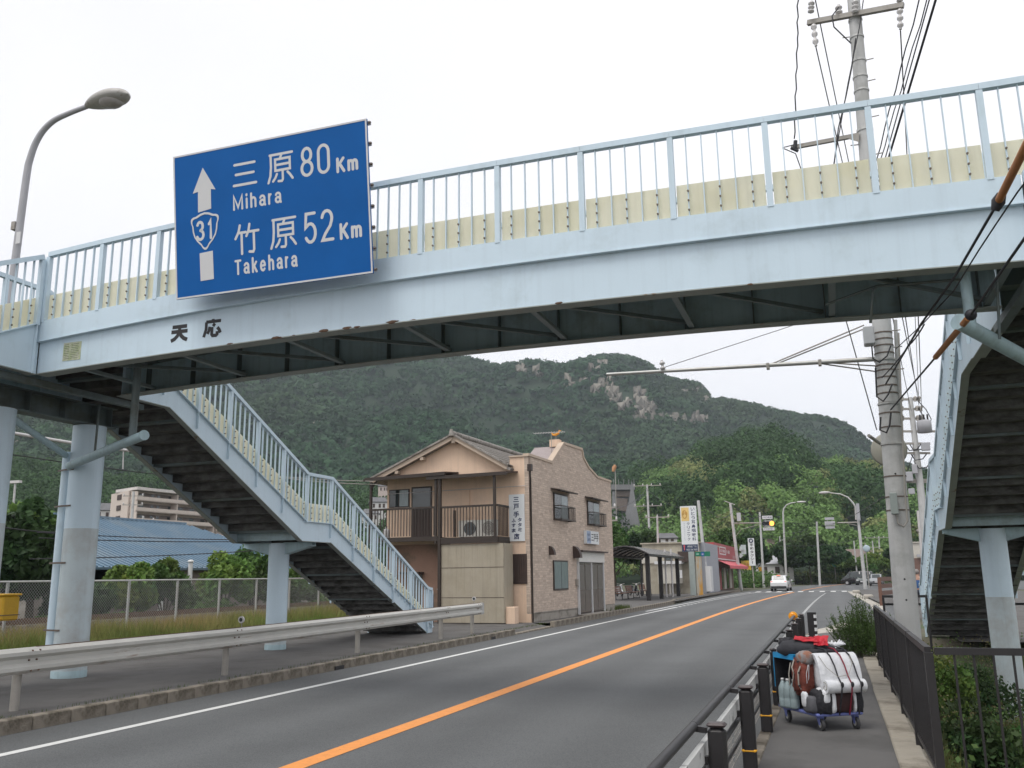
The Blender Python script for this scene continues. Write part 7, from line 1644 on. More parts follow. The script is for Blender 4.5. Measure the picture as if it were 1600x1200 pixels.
sel = rr3.random(n) < .62; pts, rad_, colh, bam = pts[sel], rad_[sel], colh[sel], bam[sel]; n = len(pts)
v, f, k = crowns(pts + np.array([0, 0, 1.2]) * rad_[:, None] * .8, rad_, colh, 170, np.where(bam, .40, .50), rr3, .30, 1.25, dome=True)
o = npmesh('hillside_trees', v, f, m_far, col=np.clip(k, .004, .3)); o['kind'] = 'stuff'

# ---------------------------------------------------------------- single trees and shrubs
DG, MG, LG = (.040, .078, .026), (.080, .145, .036), (.13, .215, .05)
def tree_at(label, px_, py_top, Y, wpx, n, leaf, col, group='trees between the buildings', clumps=18, zb_=.0, wide=1., name='tree', yd=.8):
    q = at(px_, py_top, Y); h = q.z - zb_; rx_ = wpx / 2 / 1400 * Y * 1.08
    return tree(name, label, q.x, Y, zb_, h, (rx_, rx_ * yd, h * .46), col, n, leaf, max(.08, h * .02), clumps, group, .56)
tree_at('big dark evergreen tree beyond the junction behind the grey pole', 1262, 838, 146, 88, 9000, .42, DG, clumps=26)
tree_at('round bright tree behind the red restaurant', 1133, 826, 128, 62, 5000, .34, MG)
tree_at('darker tree between the signal pole and the white banner sign', 1172, 830, 134, 50, 4000, .34, DG)
tree_at('leafy tree just behind the nearest end of the bus shelter', 958, 806, 84, 60, 5500, .24, MG)
tree_at('dark green tree behind the bus shelter roof', 1003, 826, 100, 62, 5500, .28, DG)
tree_at('bright bush-like tree right of the dark evergreen at the junction', 1325, 866, 152, 60, 3500, .30, MG)
tree_at('low bright green tree above the silver car', 1370, 862, 158, 52, 3500, .30, LG)
tree_at('small tree behind the black minivan', 1298, 872, 156, 46, 2500, .30, DG)
tree_at('tree in shade behind the pale building right of the utility pole', 1425, 840, 150, 70, 3500, .35, DG)
tree_at('tree beside the roof left of the junction', 1215, 862, 165, 40, 2000, .3, MG)
for i, (px0_, top_, wd_, X_, lab, col_, nn) in enumerate(((20, 782, 150, -27, 'large leafy tree at the far left behind the railway', (.10, .18, .045), 15000), (62, 790, 100, -25.5, 'tree beside the large one at the left edge, nearer the column', DG, 9000))):
    p = PX(px0_, top_, X_); rx_ = wd_ / 2 / 1400 * math.hypot(p[0], p[1]) * .95
    tree('tree', lab, p[0], p[1], .1, p[2] - .1, (rx_, rx_, (p[2] - .1) * .52), col_, nn, .16, .16, 26, 'trees behind the railway', .5)
shr = [(208, 882, 80, -25.2, 'leafy shrub behind the fence below the left part of the blue roof', LG), (262, 880, 72, -25.6, 'leafy shrub in front of the two vent pipes', MG), (352, 872, 84, -26, 'leafy shrub at the right corner of the blue roofed shed', LG), (400, 850, 90, -27, 'taller leafy shrub behind the middle stair column', MG), (455, 885, 80, -26.5, 'shrub right of the middle stair column', MG), (130, 905, 90, -25, 'low shrub behind the main bridge column', DG)]
for (px0_, top_, wd_, X_, lab, col_) in shr:
    p = PX(px0_, top_, X_); d_ = math.hypot(p[0], p[1]); rx_ = wd_ / 2 / 1400 * d_; bush('shrub', lab, p[0], p[1], .1, (rx_, rx_ * .8, (p[2] - .1) * .62), col_, 5200, .12, 16, 'shrubs behind the railway fence')
# creeper mass along the railway bank and grass verge
def scatter(name, x0, x1, y0, y1, n, hfun, col, leaf, zf, seed, blades=False, var=.3, mt=None):
    rr = np.random.default_rng(seed); x = rr.uniform(x0, x1, n); y = rr.uniform(y0, y1, n); hh = np.array([hfun(a, b_) for a, b_ in zip(x, y)])
    if blades:
        ang = rr.uniform(0, 2 * np.pi, n); ln = rr.normal(0, .28, (n, 2)); w = leaf * rr.uniform(.6, 1.3, n); h_ = hh * rr.uniform(.5, 1.2, n); z0 = np.array([zf(a, b_) for a, b_ in zip(x, y)])
        dx, dy = np.cos(ang) * w, np.sin(ang) * w; b0 = np.stack([x - dx, y - dy, z0 - .02], 1); b1 = np.stack([x + dx, y + dy, z0 - .02], 1); tp = np.stack([x + ln[:, 0] * h_, y + ln[:, 1] * h_, z0 + h_], 1)
        v = np.stack([b0, b1, tp], 1).reshape(-1, 3); f = np.arange(n * 3).reshape(-1, 3); rep = 3
    else:
        z = np.array([zf(a, b_) for a, b_ in zip(x, y)]) + hh * rr.random(n); v, f = leaf_quads(np.stack([x, y, z], 1), leaf, rr=rr); rep = 4
    c = np.array([col(a, b_) for a, b_ in zip(x, y)]) * rr.uniform(1 - var, 1 + var, (n, 1))
    o = npmesh(name, v, f, mt or m_leaf, col=np.clip(np.repeat(c, rep, axis=0), .004, .5)); o['kind'] = 'stuff'; return o
def gcol(x, y):
    s = fbm(x, y, 3., 3, 1.); far = min(1, max(0, (-16.8 - x) / 1.6)) 
    g_ = np.array([.13, .22, .045]); st_ = np.array([.33, .25, .11])
    k_ = min(1, max(0, .15 + .75 * far + .6 * s)); return g_ * (1 - k_) + st_ * k_
scatter('grass_verge', -19.6, -15.6, 8, 56, 85000, lambda x, y: .12 + .30 * min(1, (-15.6 - x) / 1.5) + .30 * max(0, fbm(x, y, 2, 2, 3.)) + .18 * (x < -17.2), gcol, .012, lambda x, y: ground_h(x, y), 31, True)
scatter('bank_grass', -21.2, -19.2, 8, 56, 22000, lambda x, y: .30, lambda x, y: gcol(x - 2, y), .014, lambda x, y: ground_h(x, y), 33, True)
scatter('bank_creepers', -26.5, -23.8, 10, 70, 26000, lambda x, y: .35 + 1.3 * max(0, fbm(x, y, 3, 3, 6.)), lambda x, y: np.array(MG) * (1 + .5 * fbm(x, y, 2, 2, 9.)), .11, lambda x, y: .15, 34)
# ditch growth behind the black fence
def dcol(x, y):
    s = fbm(x, y, 1.0, 3, 12.); return (np.array([.085, .145, .04]) if s > -.05 else np.array([.20, .18, .085])) * (1 + .4 * s)
scatter('ditch_weeds', .85, 5.5, 6.5, 26, 30000, lambda x, y: .18 + .75 * max(0, fbm(x, y, 1.2, 3, 2.)) + (.5 if y > 15 and x > 1.3 else 0), dcol, .028, lambda x, y: ground_h(x, y), 35)
scatter('ditch_grass', .78, 5.0, 6.0, 25, 26000, lambda x, y: .32, lambda x, y: np.array([.12, .13, .045]) * (1 + .5 * fbm(x, y, 1, 2, 4.)), .006, lambda x, y: ground_h(x, y), 36, True)
bq = thing('bush', 'feathery green bush growing over the footway edge at the start of the black fence', 'bush', (.42, 19.4, .1))
rb = np.random.default_rng(77); nst = 300; vv = []; cc = []
bb = MB()
for i in range(nst):
    a = rb.uniform(0, 2 * math.pi); s_ = rb.uniform(0, 1) ** .6; x0_, y0_ = .42 + .30 * s_ * math.cos(a), 19.4 + .45 * s_ * math.sin(a); L_ = rb.uniform(.65, 1.15) * (1.12 - .45 * s_); tx_, ty_ = .42 + .62 * s_ * math.cos(a) + rb.normal(0, .08), 19.4 + .75 * s_ * math.sin(a) + rb.normal(0, .08)
    p0_, p1_ = V(x0_, y0_, .1), V(tx_, ty_, .12 + L_); md = p0_.lerp(p1_, .5) + V((x0_ - .42) * .1, 0, .06)
    if i % 3 == 0: bb.tube([p0_, md, p1_], [.006, .004, .002], 3, False)
    for k in range(34):
        s = rb.uniform(.15, 1.0); q = p0_.lerp(md, s * 2) if s < .5 else md.lerp(p1_, s * 2 - 1); d_ = (p1_ - p0_).normalized(); o_ = V(*rb.normal(size=3)).normalized(); dd = (d_ * .7 + o_ * .8).normalized(); l_ = rb.uniform(.05, .10); w_ = dd.cross(V(*rb.normal(size=3))).normalized() * .007
        vv += [tuple(q - w_), tuple(q + w_), tuple(q + dd * l_)]; c = np.array([.075, .125, .035]) * rb.uniform(.6, 1.4); cc += [c] * 3
bb.build('stem', m_bark, bq); npmesh('foliage', np.array(vv), np.arange(len(vv)).reshape(-1, 3), m_leaf, bq, col=np.array(cc))
for i, (x, y, rx_, rz_, lab, c_) in enumerate(((1.5, 9.6, .5, .45, 'leafy weeds behind the corner of the black fence', MG), (2.3, 9.2, .55, .5, 'dry looking shrub in front of the stair column', (.09, .09, .035)), (1.35, 11.6, .45, .6, 'dark leafy shrub close behind the black fence', DG), (1.9, 13.4, .6, .7, 'shrub below the stairs left of the column', MG), (2.6, 11.8, .6, .6, 'shrub beside the foot of the stair column', (.06, .08, .03)), (1.6, 17.0, .55, .8, 'tall weeds right of the utility pole foot', LG), (2.4, 19.5, .8, .8, 'dark bush under the lowest steps', DG), (1.95, 22.5, .5, .7, 'bright weeds beyond the utility pole beside the stairs', MG))):
    bush('shrub', lab, x, y, ground_h(x, y) - .02, (rx_, rx_, rz_), c_, 3200, .04, 14, 'shrubs in the ditch beside the stairs')
scatter('kerb_weeds', -9.78, -9.60, 8, 31, 900, lambda x, y: .05, lambda x, y: np.array([.08, .11, .03]), .006, lambda x, y: .15, 41, True)
scatter('house_weeds', -10.4, -9.8, 40, 46, 900, lambda x, y: .22, lambda x, y: np.array([.09, .12, .035]), .012, lambda x, y: .14, 42, True)
scatter('far_verge', -9.5, -4.0, 118, 150, 16000, lambda x, y: .7 + .5 * fbm(x, y, 4, 2, 3.), lambda x, y: np.array([.07, .11, .03]), .10, lambda x, y: 0., 43) if False else None
vg = thing('hedge', 'low rough hedge and weeds left of the yellow marker post', 'hedge', (at(1172, 905, 125).x, 125, 0)); pts_ = np.random.default_rng(3).normal(size=(3500, 3)) * np.array([1.6, 4, .5]) + np.array([at(1172, 905, 125).x, 125, .9]); pts_[:, 2] = np.abs(pts_[:, 2]); v, f = leaf_quads(pts_, .2); npmesh('foliage', v, f, m_leaf, vg, col=tints(np.random.default_rng(2).integers(0, 30, 3500), 3500, MG))
vg = thing('hedge', 'grassy bank at the foot of the dark evergreen beyond the junction', 'hedge', (at(1262, 905, 152).x, 152, 0)); pts_ = np.random.default_rng(4).normal(size=(5000, 3)) * np.array([5.5, 2.5, .6]) + np.array([at(1275, 905, 152).x, 153, .6]); pts_[:, 2] = np.abs(pts_[:, 2]); v, f = leaf_quads(pts_, .25); npmesh('foliage', v, f, m_leaf, vg, col=tints(np.random.default_rng(2).integers(0, 30, 5000), 5000, (.075, .10, .035)))

# ---------------------------------------------------------------- buildings on the left, behind the railway
m_broof = mat('blue_ribbed_roof', (.13, .205, .275), .5, var=.08, vs=.5, col2=(.17, .23, .28), c2s=.3, streak=.0)
e0 = PX(60, 887, -33); r0 = PX(60, 806, -41); e1 = PX(385, 886, -33); r1 = PX(333, 820, -41)
zr_ = float(PX(240, 816, -41)[2]); ze_ = float(PX(240, 887, -33)[2]); ya, yb = float(e0[1]), float(r1[1])
SH_ = thing('blue_roof_shed', 'long low shed with a blue ribbed metal roof beyond the railway', 'shed', (-37, ya, .1))
b = MB(); b.slab((-32.6, ya, ze_), (-32.6, yb + 1.5, ze_), (-41, yb - 3, zr_), (-41, ya, zr_), .12); b.slab((-41, ya, zr_), (-41, yb - 3, zr_), (-49.4, yb + 1.5, ze_), (-49.4, ya, ze_), .12)
b.slab((-32.6, yb + 1.5, ze_), (-49.4, yb + 1.5, ze_), (-41, yb - 3, zr_), (-41, yb - 3.001, zr_), .12); b.build('roof', m_broof, SH_)
b = MB(); n = int((yb - ya) / .40)
for k in range(n):
    y = ya + .2 + k * .40; t_ = max(0, min(1, (y - (yb - 3)) / 4.5)); b.bar((-32.62, y, ze_ + .03), (-41 + 8.4 * t_, y, zr_ + .03 - (zr_ - ze_) * t_), .09, .09)
b.build('roof_rib', m_broof, SH_, kind='stuff')
b = MB(); b.bar((-41, ya, zr_ + .06), (-41, yb - 3, zr_ + .06), .35, .12); b.build('ridge_cap', m_broof, SH_)
b = MB(); b.box(-48.8, ya, .05, -33.2, yb + .8, ze_ - .13); b.build('wall', mat('grey_brown_shed_wall', (.17, .14, .12), .85, var=.2, vs=1.2, col2=(.3, .28, .25), c2s=.25), SH_)
for yy, w in ((PX(170, 900, -33)[1], 1.6), (PX(150, 900, -33)[1], 1.4)):
    b = MB(); b.box(-33.19, yy - w, 1.2, -33.1, yy + w * .6, 2.4); f_ = b.build('window', m_sheet, SH_)
m_vent = mat('white_vent_pipe', (.6, .6, .58), .5)
for (x, lab) in ((254, 'left of two short white vent pipes on the shed'), (297, 'right of two short white vent pipes on the shed')):
    p = PX(x, 895, -32.5); q = PX(x, 878, -32.5); t = thing('vent_pipe', lab, 'vent pipe', p, 0, 'vent pipes on the shed'); b = MB(); b.cyl((p[0], p[1], .2), (q[0], p[1], q[2]), .12, n=10); b.build('pipe', m_vent, t); b = MB(); b.lathe([(.0, .12), (.10, .11), (.16, .05), (.16, -.02), (.07, -.03)], 12, (q[0], p[1], q[2])); b.build('cowl', m_vent, t)
# apartment block
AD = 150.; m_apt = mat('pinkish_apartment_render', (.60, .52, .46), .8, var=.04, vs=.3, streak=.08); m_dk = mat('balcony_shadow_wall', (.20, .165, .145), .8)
c0 = PD(199, 800, AD); rv = ray(325, 800); 
def apt_pt(px_, py_, A_, B_): return PR(px_, py_, A_, B_)
A_ = PD(199, 800, AD)[:2]; B_ = PD(325, 800, AD * 1.08)[:2]; L0 = PD(172, 800, AD * 1.05)[:2]
u_ = (V(*B_, 0) - V(*A_, 0)); LW = u_.length; u_.normalize(); vdir = (V(*L0, 0) - V(*A_, 0)); SW_ = vdir.length; vdir.normalize()
ztop = float(PD(199, 760, AD)[2]); zr2 = float(PD(199, 796, AD)[2]); fl = (ztop - zr2) / 1.9 * .85
fl = (float(PD(199, 782, AD)[2]) - float(PD(199, 799, AD)[2])); nfl = max(3, int(ztop / fl))
AP = thing('apartment_block', 'pinkish five-storey apartment block with long balconies beyond the blue roof', 'apartment building', (A_[0], A_[1], 0))
def AB(s, d, z): return V(A_[0], A_[1], 0) + u_ * s + vdir * d + V(0, 0, z)
b = MB(); LW2 = LW * 1.0
vs = [AB(0, 0, -1), AB(LW2, 0, -1), AB(LW2, SW_ * 1., -1), AB(0, SW_, -1), AB(0, 0, ztop - .6), AB(LW2, 0, ztop - .6), AB(LW2, SW_, ztop - .6), AB(0, SW_, ztop - .6)]
b.add(vs, [(0, 1, 5, 4), (1, 2, 6, 5), (2, 3, 7, 6), (3, 0, 4, 7), (4, 5, 6, 7)]); b.build('wall', m_apt, AP)
fr_ = Vector((u_.y, -u_.x, 0)); 
if fr_.dot(V(0, 0, 0) - V(A_[0], A_[1], 0)) < 0: fr_ = -fr_
b = MB(); b.slab(AB(0, 0, ztop - .55) + fr_ * 1.7, AB(LW2, 0, ztop - .55) + fr_ * 1.7, AB(LW2, SW_ * .7, ztop - .55), AB(-.2, SW_ * .7, ztop - .55), -.45); b.build('roof_slab', mat('pale_roof_slab', (.62, .58, .55), .7), AP)
for k in range(nfl):
    zt_ = ztop - .75 - fl * k
    if zt_ < 3: break
    b = MB(); p0_ = AB(.3, 0, zt_ - fl * .86) + fr_ * 1.5; p1_ = AB(LW2, 0, zt_ - fl * .86) + fr_ * 1.5; b.slab(p0_, p1_, p1_ + V(0, 0, fl * .40), p0_ + V(0, 0, fl * .40), .2); b.slab(p0_, p0_ - fr_ * 1.49, p1_ - fr_ * 1.49, p1_, .15); b.build('balcony', m_apt, AP)
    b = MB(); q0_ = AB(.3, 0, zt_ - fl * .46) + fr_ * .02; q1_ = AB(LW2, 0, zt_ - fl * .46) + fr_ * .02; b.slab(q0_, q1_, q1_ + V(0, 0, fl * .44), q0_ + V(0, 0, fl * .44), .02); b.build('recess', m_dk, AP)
    for s in (.12, .26, .33, .47, .60, .75, .90):
        b = MB(); w = LW2 * (.035 if s in (.26, .33) else .055); p_ = AB(LW2 * s, 0, zt_ - fl * .44) + fr_ * .05; q_ = p_ + u_ * w; b.slab(p_, q_, q_ + V(0, 0, fl * .32), p_ + V(0, 0, fl * .32), .02); b.build('window', m_glass, AP)
    for s in (.02, .5, .99):
        b = MB(); p_ = AB(LW2 * s, 0, zt_ - fl) + fr_ * .1; b.bar(p_ + fr_ * .7, p_ + fr_ * .7 + V(0, 0, fl), 1.4, .25, u_) if False else b.slab(p_, p_ + fr_ * 1.38, p_ + fr_ * 1.38 + V(0, 0, fl * 1.0), p_ + V(0, 0, fl * 1.0), .15); b.build('partition', m_apt, AP)
    nv = Vector((vdir.y, -vdir.x, 0)); 
    if nv.dot(-V(A_[0], A_[1], 0)) < 0: nv = -nv
    b = MB(); p_ = AB(0, SW_ * .38, zt_ - fl * .62) + nv * .03; q_ = AB(0, SW_ * .62, zt_ - fl * .62) + nv * .03; b.slab(p_, q_, q_ + V(0, 0, fl * .48), p_ + V(0, 0, fl * .48), .05); b.build('window', m_sheet, AP)
# stepped wing at its right
W0 = PD(291, 800, AD * 1.10); W1 = PD(345, 800, AD * 1.12); AW = thing('apartment_wing', 'lower stepped wing at the right end of the pinkish apartment block', 'apartment building', (W0[0], W0[1], 0))
for k, (xa, xb_, yt) in enumerate(((291, 312, 778), (312, 326, 798), (326, 345, 812))):
    p0_, p1_ = PD(xa, 800, AD * 1.1), PD(xb_, 800, AD * 1.11); zt_ = float(PD(xa, yt, AD * 1.1)[2]); b = MB(); d_ = (V(p1_[0] - p0_[0], p1_[1] - p0_[1], 0)).normalized(); b.bar(V(p0_[0], p0_[1], zt_ / 2), V(p1_[0], p1_[1], zt_ / 2) - d_ * .02, 8, zt_); b.build('block', m_apt, AW)
    for j in range(3):
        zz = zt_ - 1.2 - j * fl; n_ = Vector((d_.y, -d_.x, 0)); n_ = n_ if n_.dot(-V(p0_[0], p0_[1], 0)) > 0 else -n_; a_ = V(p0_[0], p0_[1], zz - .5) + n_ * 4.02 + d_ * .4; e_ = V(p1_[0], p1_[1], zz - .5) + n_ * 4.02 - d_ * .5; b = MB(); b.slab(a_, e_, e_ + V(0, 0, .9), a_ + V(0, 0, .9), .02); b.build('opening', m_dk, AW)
# poles by the railway
for (bx_, by_, tx_, ty_, D_, r, lab) in ((22, 800, 24, 755, 120, .12, 'thin floodlight pole behind the trees at the left edge'), (206, 822, 209, 768, 110, .14, 'utility pole in front of the apartment block'), (223, 830, 224, 806, 100, .1, 'shorter antenna-like pole before the apartment block')):
    p = PD(bx_, by_, D_); tp = V(PD(tx_, ty_, D_)); t = thing('utility_pole', lab, 'utility pole', (p[0], p[1], 0), 0, 'poles behind the railway'); b = MB(); b.tube([(p[0], p[1], 0), tp], [r * 1.3, r], 8); b.build('shaft', m_conc, t)
    if bx_ != 22:
        for dz in (.5, 1.5): xarm(t, tp - V(0, 0, dz), 2.2, 3, (1, .5, 0))
    else: b = MB(); b.box(tp.x - .8, tp.y - .2, tp.z, tp.x + .8, tp.y + .2, tp.z + .3); b.build('floodlight', m_ins, t)
# distant houses on the slope left of the tatami shop
m_hroof = mat('grey_tile_roof_far', (.13, .13, .135), .8, var=.2, vs=1); m_hw = mat('white_house_wall', (.55, .54, .52), .8, var=.05)
def house(label, px_, py_base, py_eave, py_ridge, wpx, D_, wall, roof, group='small houses in the distance', rz=0.):
    p = PD(px_, 860, D_); zb_ = float(PD(px_, py_base, D_)[2]); ze = float(PD(px_, py_eave, D_)[2]); zr = float(PD(px_, py_ridge, D_)[2]); w = wpx / 1400 * D_ / 2 * 1.05; d = w * .8
    t = thing('house', label, 'house', (p[0], p[1], zb_), 0, group); ca = math.atan2(p[0], p[1]) + rz; T = Matrix.Translation((p[0], p[1], 0)) @ Matrix.Rotation(-ca, 4, 'Z')
    b = MB(T); b.box(-w, -d, zb_ - 3, w, d, ze); b.build('wall', wall, t)
    b = MB(T); o_ = w * .12; b.slab((-w - o_, -d - o_, ze), (w + o_, -d - o_, ze), (w * .75, 0, zr), (-w * .75, 0, zr), .15); b.slab((w + o_, d + o_, ze), (-w - o_, d + o_, ze), (-w * .75, 0, zr), (w * .75, 0, zr), .15)
    b.slab((-w - o_, d + o_, ze), (-w - o_, -d - o_, ze), (-w * .75, 0, zr), (-w * .75, .001, zr), .1); b.slab((w + o_, -d - o_, ze), (w + o_, d + o_, ze), (w * .75, .001, zr), (w * .75, 0, zr), .1); b.build('roof', roof, t)
    for s in (-.5, .15, .6):
        b = MB(T); b.box(w * s - w * .12, -d - .05, zb_ + (ze - zb_) * .4, w * s + w * .12, -d - .01, zb_ + (ze - zb_) * .8); f_ = b.build('window', m_sheet, t)
    return t
house('white far house with a grey roof seen left of the balcony', 590, 800, 785, 777, 26, 190, m_hw, m_hroof)
house('second far white house, lower and further left of the balcony', 578, 818, 803, 795, 24, 180, m_hw, m_hroof)
house('far pale house just above the stair rail', 598, 772, 760, 753, 16, 230, mat('pinkish_far_wall', (.5, .42, .38), .8), m_hroof)
house('dark roofed house between the bridge column and the apartment block', 160, 815, 798, 786, 30, 170, m_hw, m_hroof)
house('low white house with a grey roof left of the junction behind the white car', 1208, 905, 881, 868, 50, 150, m_hw, m_grey)
house('grey roofed house glimpsed above the beige building', 1040, 850, 841, 833, 34, 125, m_hw, m_hroof)
house('brown roofed house among the trees right of the junction', 1330, 885, 872, 858, 62, 175, mat('brown_siding', (0, 0, 0)), mat('brown_far_roof', (.17, .13, .11), .8, var=.15, vs=1))
house('brown embankment house beyond the signal', 1200, 868, 852, 842, 46, 185, mat('brown_siding', (0, 0, 0)), mat('brown_far_roof', (0, 0, 0)))
house('large pale house roof behind the silver car', 1385, 892, 878, 868, 40, 190, m_hw, mat('brown_far_roof', (0, 0, 0)))
# concrete structure on the slope behind the tiled house
GC = thing('concrete_works', 'grey concrete plant tower with buttresses on the slope right of the tiled house', 'industrial building', PD(970, 810, 210)); DC = 210.; m_gc = mat('grey_far_concrete', (.22, .22, .225), .85, var=.12, vs=.4, streak=.2)
def gcb(name, poly, t_, Dd, mt=m_gc):
    q = [V(PD(x, y, Dd)) for x, y in poly]; n_ = V(q[0].x, q[0].y, 0).normalized(); b = MB(); n = len(q); b.add(q + [p + n_ * t_ for p in q], [tuple(range(n))[::-1], tuple(range(n, 2 * n))] + [(i, (i + 1) % n, (i + 1) % n + n, i + n) for i in range(n)]); b.build(name, mt, GC)
gcb('tower', [(955, 840), (992, 840), (990, 758), (957, 758)], 10, DC)
gcb('upper_gallery', [(955, 765), (992, 765), (992, 757), (955, 757)], 3, DC - 1.5)
gcb('buttress', [(966, 840), (1004, 840), (994, 790), (990, 764), (987, 750), (985, 764), (983, 782)], 1.5, DC - 4)
gcb('buttress', [(955, 840), (966, 840), (961, 790), (960, 768), (957, 768)], 1.5, DC - 4)
gcb('dark_opening', [(960, 797), (979, 799), (981, 779), (963, 778)], .3, DC - .6, m_dk)
gcb('dark_opening', [(962, 776), (988, 776), (988, 767), (962, 767)], .3, DC - .6, m_dk)
for k in range(5): gcb('railing', [(958 + k * 8, 757), (959 + k * 8, 757), (959 + k * 8, 749), (958 + k * 8, 749)], .2, DC - 2)
fl_ = thing('windsock', 'thin mast with a small orange windsock behind the tiled house', 'windsock', PD(963, 800, 200)); b = MB(); b.cyl(PD(963, 805, 200), PD(961, 726, 200), .12, n=6); b.build('mast', m_galvd, fl_); b = MB(); b.tube([PD(961.5, 727, 200), PD(959.5, 731, 200), PD(958, 737, 200)], [.35, .5, .3], 8); b.build('sock', mat('faded_orange_cloth', (.5, .25, .12), .8), fl_)
# ---------------------------------------------------------------- hand cart loaded with travelling gear
cu_ = V(.85, .53, 0).normalized(); cv_ = V(-.53, .85, 0).normalized()
CT = frame((-.27, 10.70, .15), cu_, cv_) @ Matrix.Diagonal((.84, .84, .93, 1))
def cp(x, y, z): return CT @ Vector((x, y, z))
def soft(b, c, r, e=.45, jit=.05, n=20, m=12, seed=0.):
    """rounded, slightly lumpy bag shape"""
    vs = []
    def pw(v, k): return math.copysign(abs(v) ** k, v)
    for i in range(m + 1):
        th = -math.pi / 2 + math.pi * i / m
        for j in range(n):
            ph = 2 * math.pi * j / n; d = Vector((pw(math.cos(th), e) * pw(math.cos(ph), e), pw(math.cos(th), e) * pw(math.sin(ph), e), pw(math.sin(th), e)))
            k = 1 + jit * noise.noise(d * 2.2 + Vector((seed, 1, 2))) + jit * .5 * noise.noise(d * 6 + Vector((seed, 5, 2)))
            vs.append((c[0] + d.x * r[0] * k, c[1] + d.y * r[1] * k, c[2] + d.z * r[2] * k))
    b.add(vs, [(i * n + j, i * n + (j + 1) % n, (i + 1) * n + (j + 1) % n, (i + 1) * n + j) for i in range(m) for j in range(n)], True)
m_bplas = mat('blue_violet_plastic', (.14, .17, .42), .5, var=.1, vs=8)
m_blk = mat('black_nylon', (.022, .022, .027), .75, var=.4, vs=14, bump=1.0, bs=22)
m_foam = mat('white_foam_mat', (.68, .69, .71), .75, var=.10, vs=7, col2=(.52, .53, .57), c2s=5, c2lo=.5, c2hi=.75, bump=.7, bs=16)
m_brbag = mat('rust_brown_nylon', (.15, .035, .022), .8, var=.4, vs=12, bump=1.0, bs=20)
m_strap = mat('grey_webbing', (.35, .33, .29), .8)
m_rub = mat('grey_rubber', (.05, .05, .052), .7)
m_cyan = mat('bright_blue_tarp', (.02, .27, .55), .5, var=.1, vs=6)
tr_ = thing('hand_cart', 'low blue flatbed hand cart on four casters loaded with camping gear', 'cart', cp(0, 0, 0))
b = MB(CT); b.bbox(-.32, -.48, .155, .32, .48, .19, .012); b.build('deck', m_bplas, tr_)
for (x, y) in ((-.23, -.38), (.25, -.38), (-.25, .38), (.25, .38)):
    b = MB(CT); b.cyl((x - .018, y - .03, .065), (x + .018, y - .03, .065), .065, n=16); w = b.build('wheel', m_rub, tr_); b = MB(CT); b.cyl((x - .022, y - .03, .065), (x + .022, y - .03, .065), .03, n=10); b.build('hub', m_galv, w)
    b = MB(CT); b.box(x - .03, y - .05, .135, x + .03, y + .04, .154); b.slab((x - .028, y - .05, .14), (x - .028, y + .03, .14), (x - .028, y - .02, .06), (x - .028, y - .045, .06), .004); b.slab((x + .028, y - .05, .14), (x + .028, y + .03, .14), (x + .028, y - .02, .06), (x + .028, y - .045, .06), .004); b.build('caster_fork', m_bplas, tr_)
# black crate with blue tarp rim
bx_ = thing('storage_crate', 'tall black open crate with bright blue edging standing on the left of the cart', 'crate', cp(-.1, .2, .2))
b = MB(CT)
x0, y0, x1, y1, z0, z1 = -.34, -.03, .22, .46, .192, .78
b.box(x0, y1 - .012, z0, x1, y1, z1); b.box(x1 - .012, y0, z0, x1, y1 - .013, z1); b.box(x0, y0, z0, x1 - .013, y1 - .013, z0 + .012); b.box(x0 + .001, y0, z1 - .012, x1 - .013, y1 - .013, z1); b.box(x0, y0 + .001, z0 + .013, x0 + .012, y0 + .05, z1 - .013)
b.build('shell', m_blk, bx_)
b = MB(CT); b.box(x0 - .006, y0 - .02, z1 + .001, x1 + .01, y1 + .005, z1 + .012); b.box(x0 - .008, y0 - .02, z1 - .05, x0 - .001, y1, z1 - .001); b.box(x0 - .006, y1 + .001, z0 + .2, x0 + .02, y1 + .012, z1); b.box(x0 - .001, y0 - .012, z1 - .14, x1, y0 - .004, z1 - .001); b.build('blue_edging', m_cyan, bx_)
b = MB(CT); b.box(x0 + .05, y0 + .05, z0 + .013, x1 - .05, y1 - .05, z0 + .30); b.build('dark_contents', m_blk, bx_)
pl = thing('clear_sheet', 'crumpled white plastic sheet lying on top of the black crate', 'plastic sheet', cp(-.15, .3, .8)); b = MB(CT); soft(b, (-.18, .32, .815), (.16, .14, .018), .6, .5, seed=3.); b.build('sheet', mat('milky_plastic', (.6, .62, .63), .3), pl)
# water bottles
m_wat = mat('clear_plastic_bottle', (.42, .52, .54), .12, var=.1, vs=20, trans=.35)
for i, (x, y, lab) in enumerate(((-.365, .10, 'left of the clear water bottles standing against the black crate'), (-.335, .00, 'right of the clear water bottles standing against the black crate'), (-.38, .20, 'third water bottle half hidden behind the other two'))):
    t = thing('water_bottle', lab, 'bottle', cp(x, y, .19), 0, 'water bottles on the cart'); c_ = cp(x, y, .191)
    b = MB(); b.lathe([(0, 0), (.046, 0), (.05, .02), (.05, .09), (.047, .10), (.05, .11), (.05, .19), (.046, .21), (.02, .265), (.015, .275), (0, .275)], 14, c_); b.build('body', m_wat, t)
    b = MB(); b.lathe([(.0, .276), (.017, .276), (.017, .30), (0, .30)], 10, c_); b.build('cap', m_signw, t)
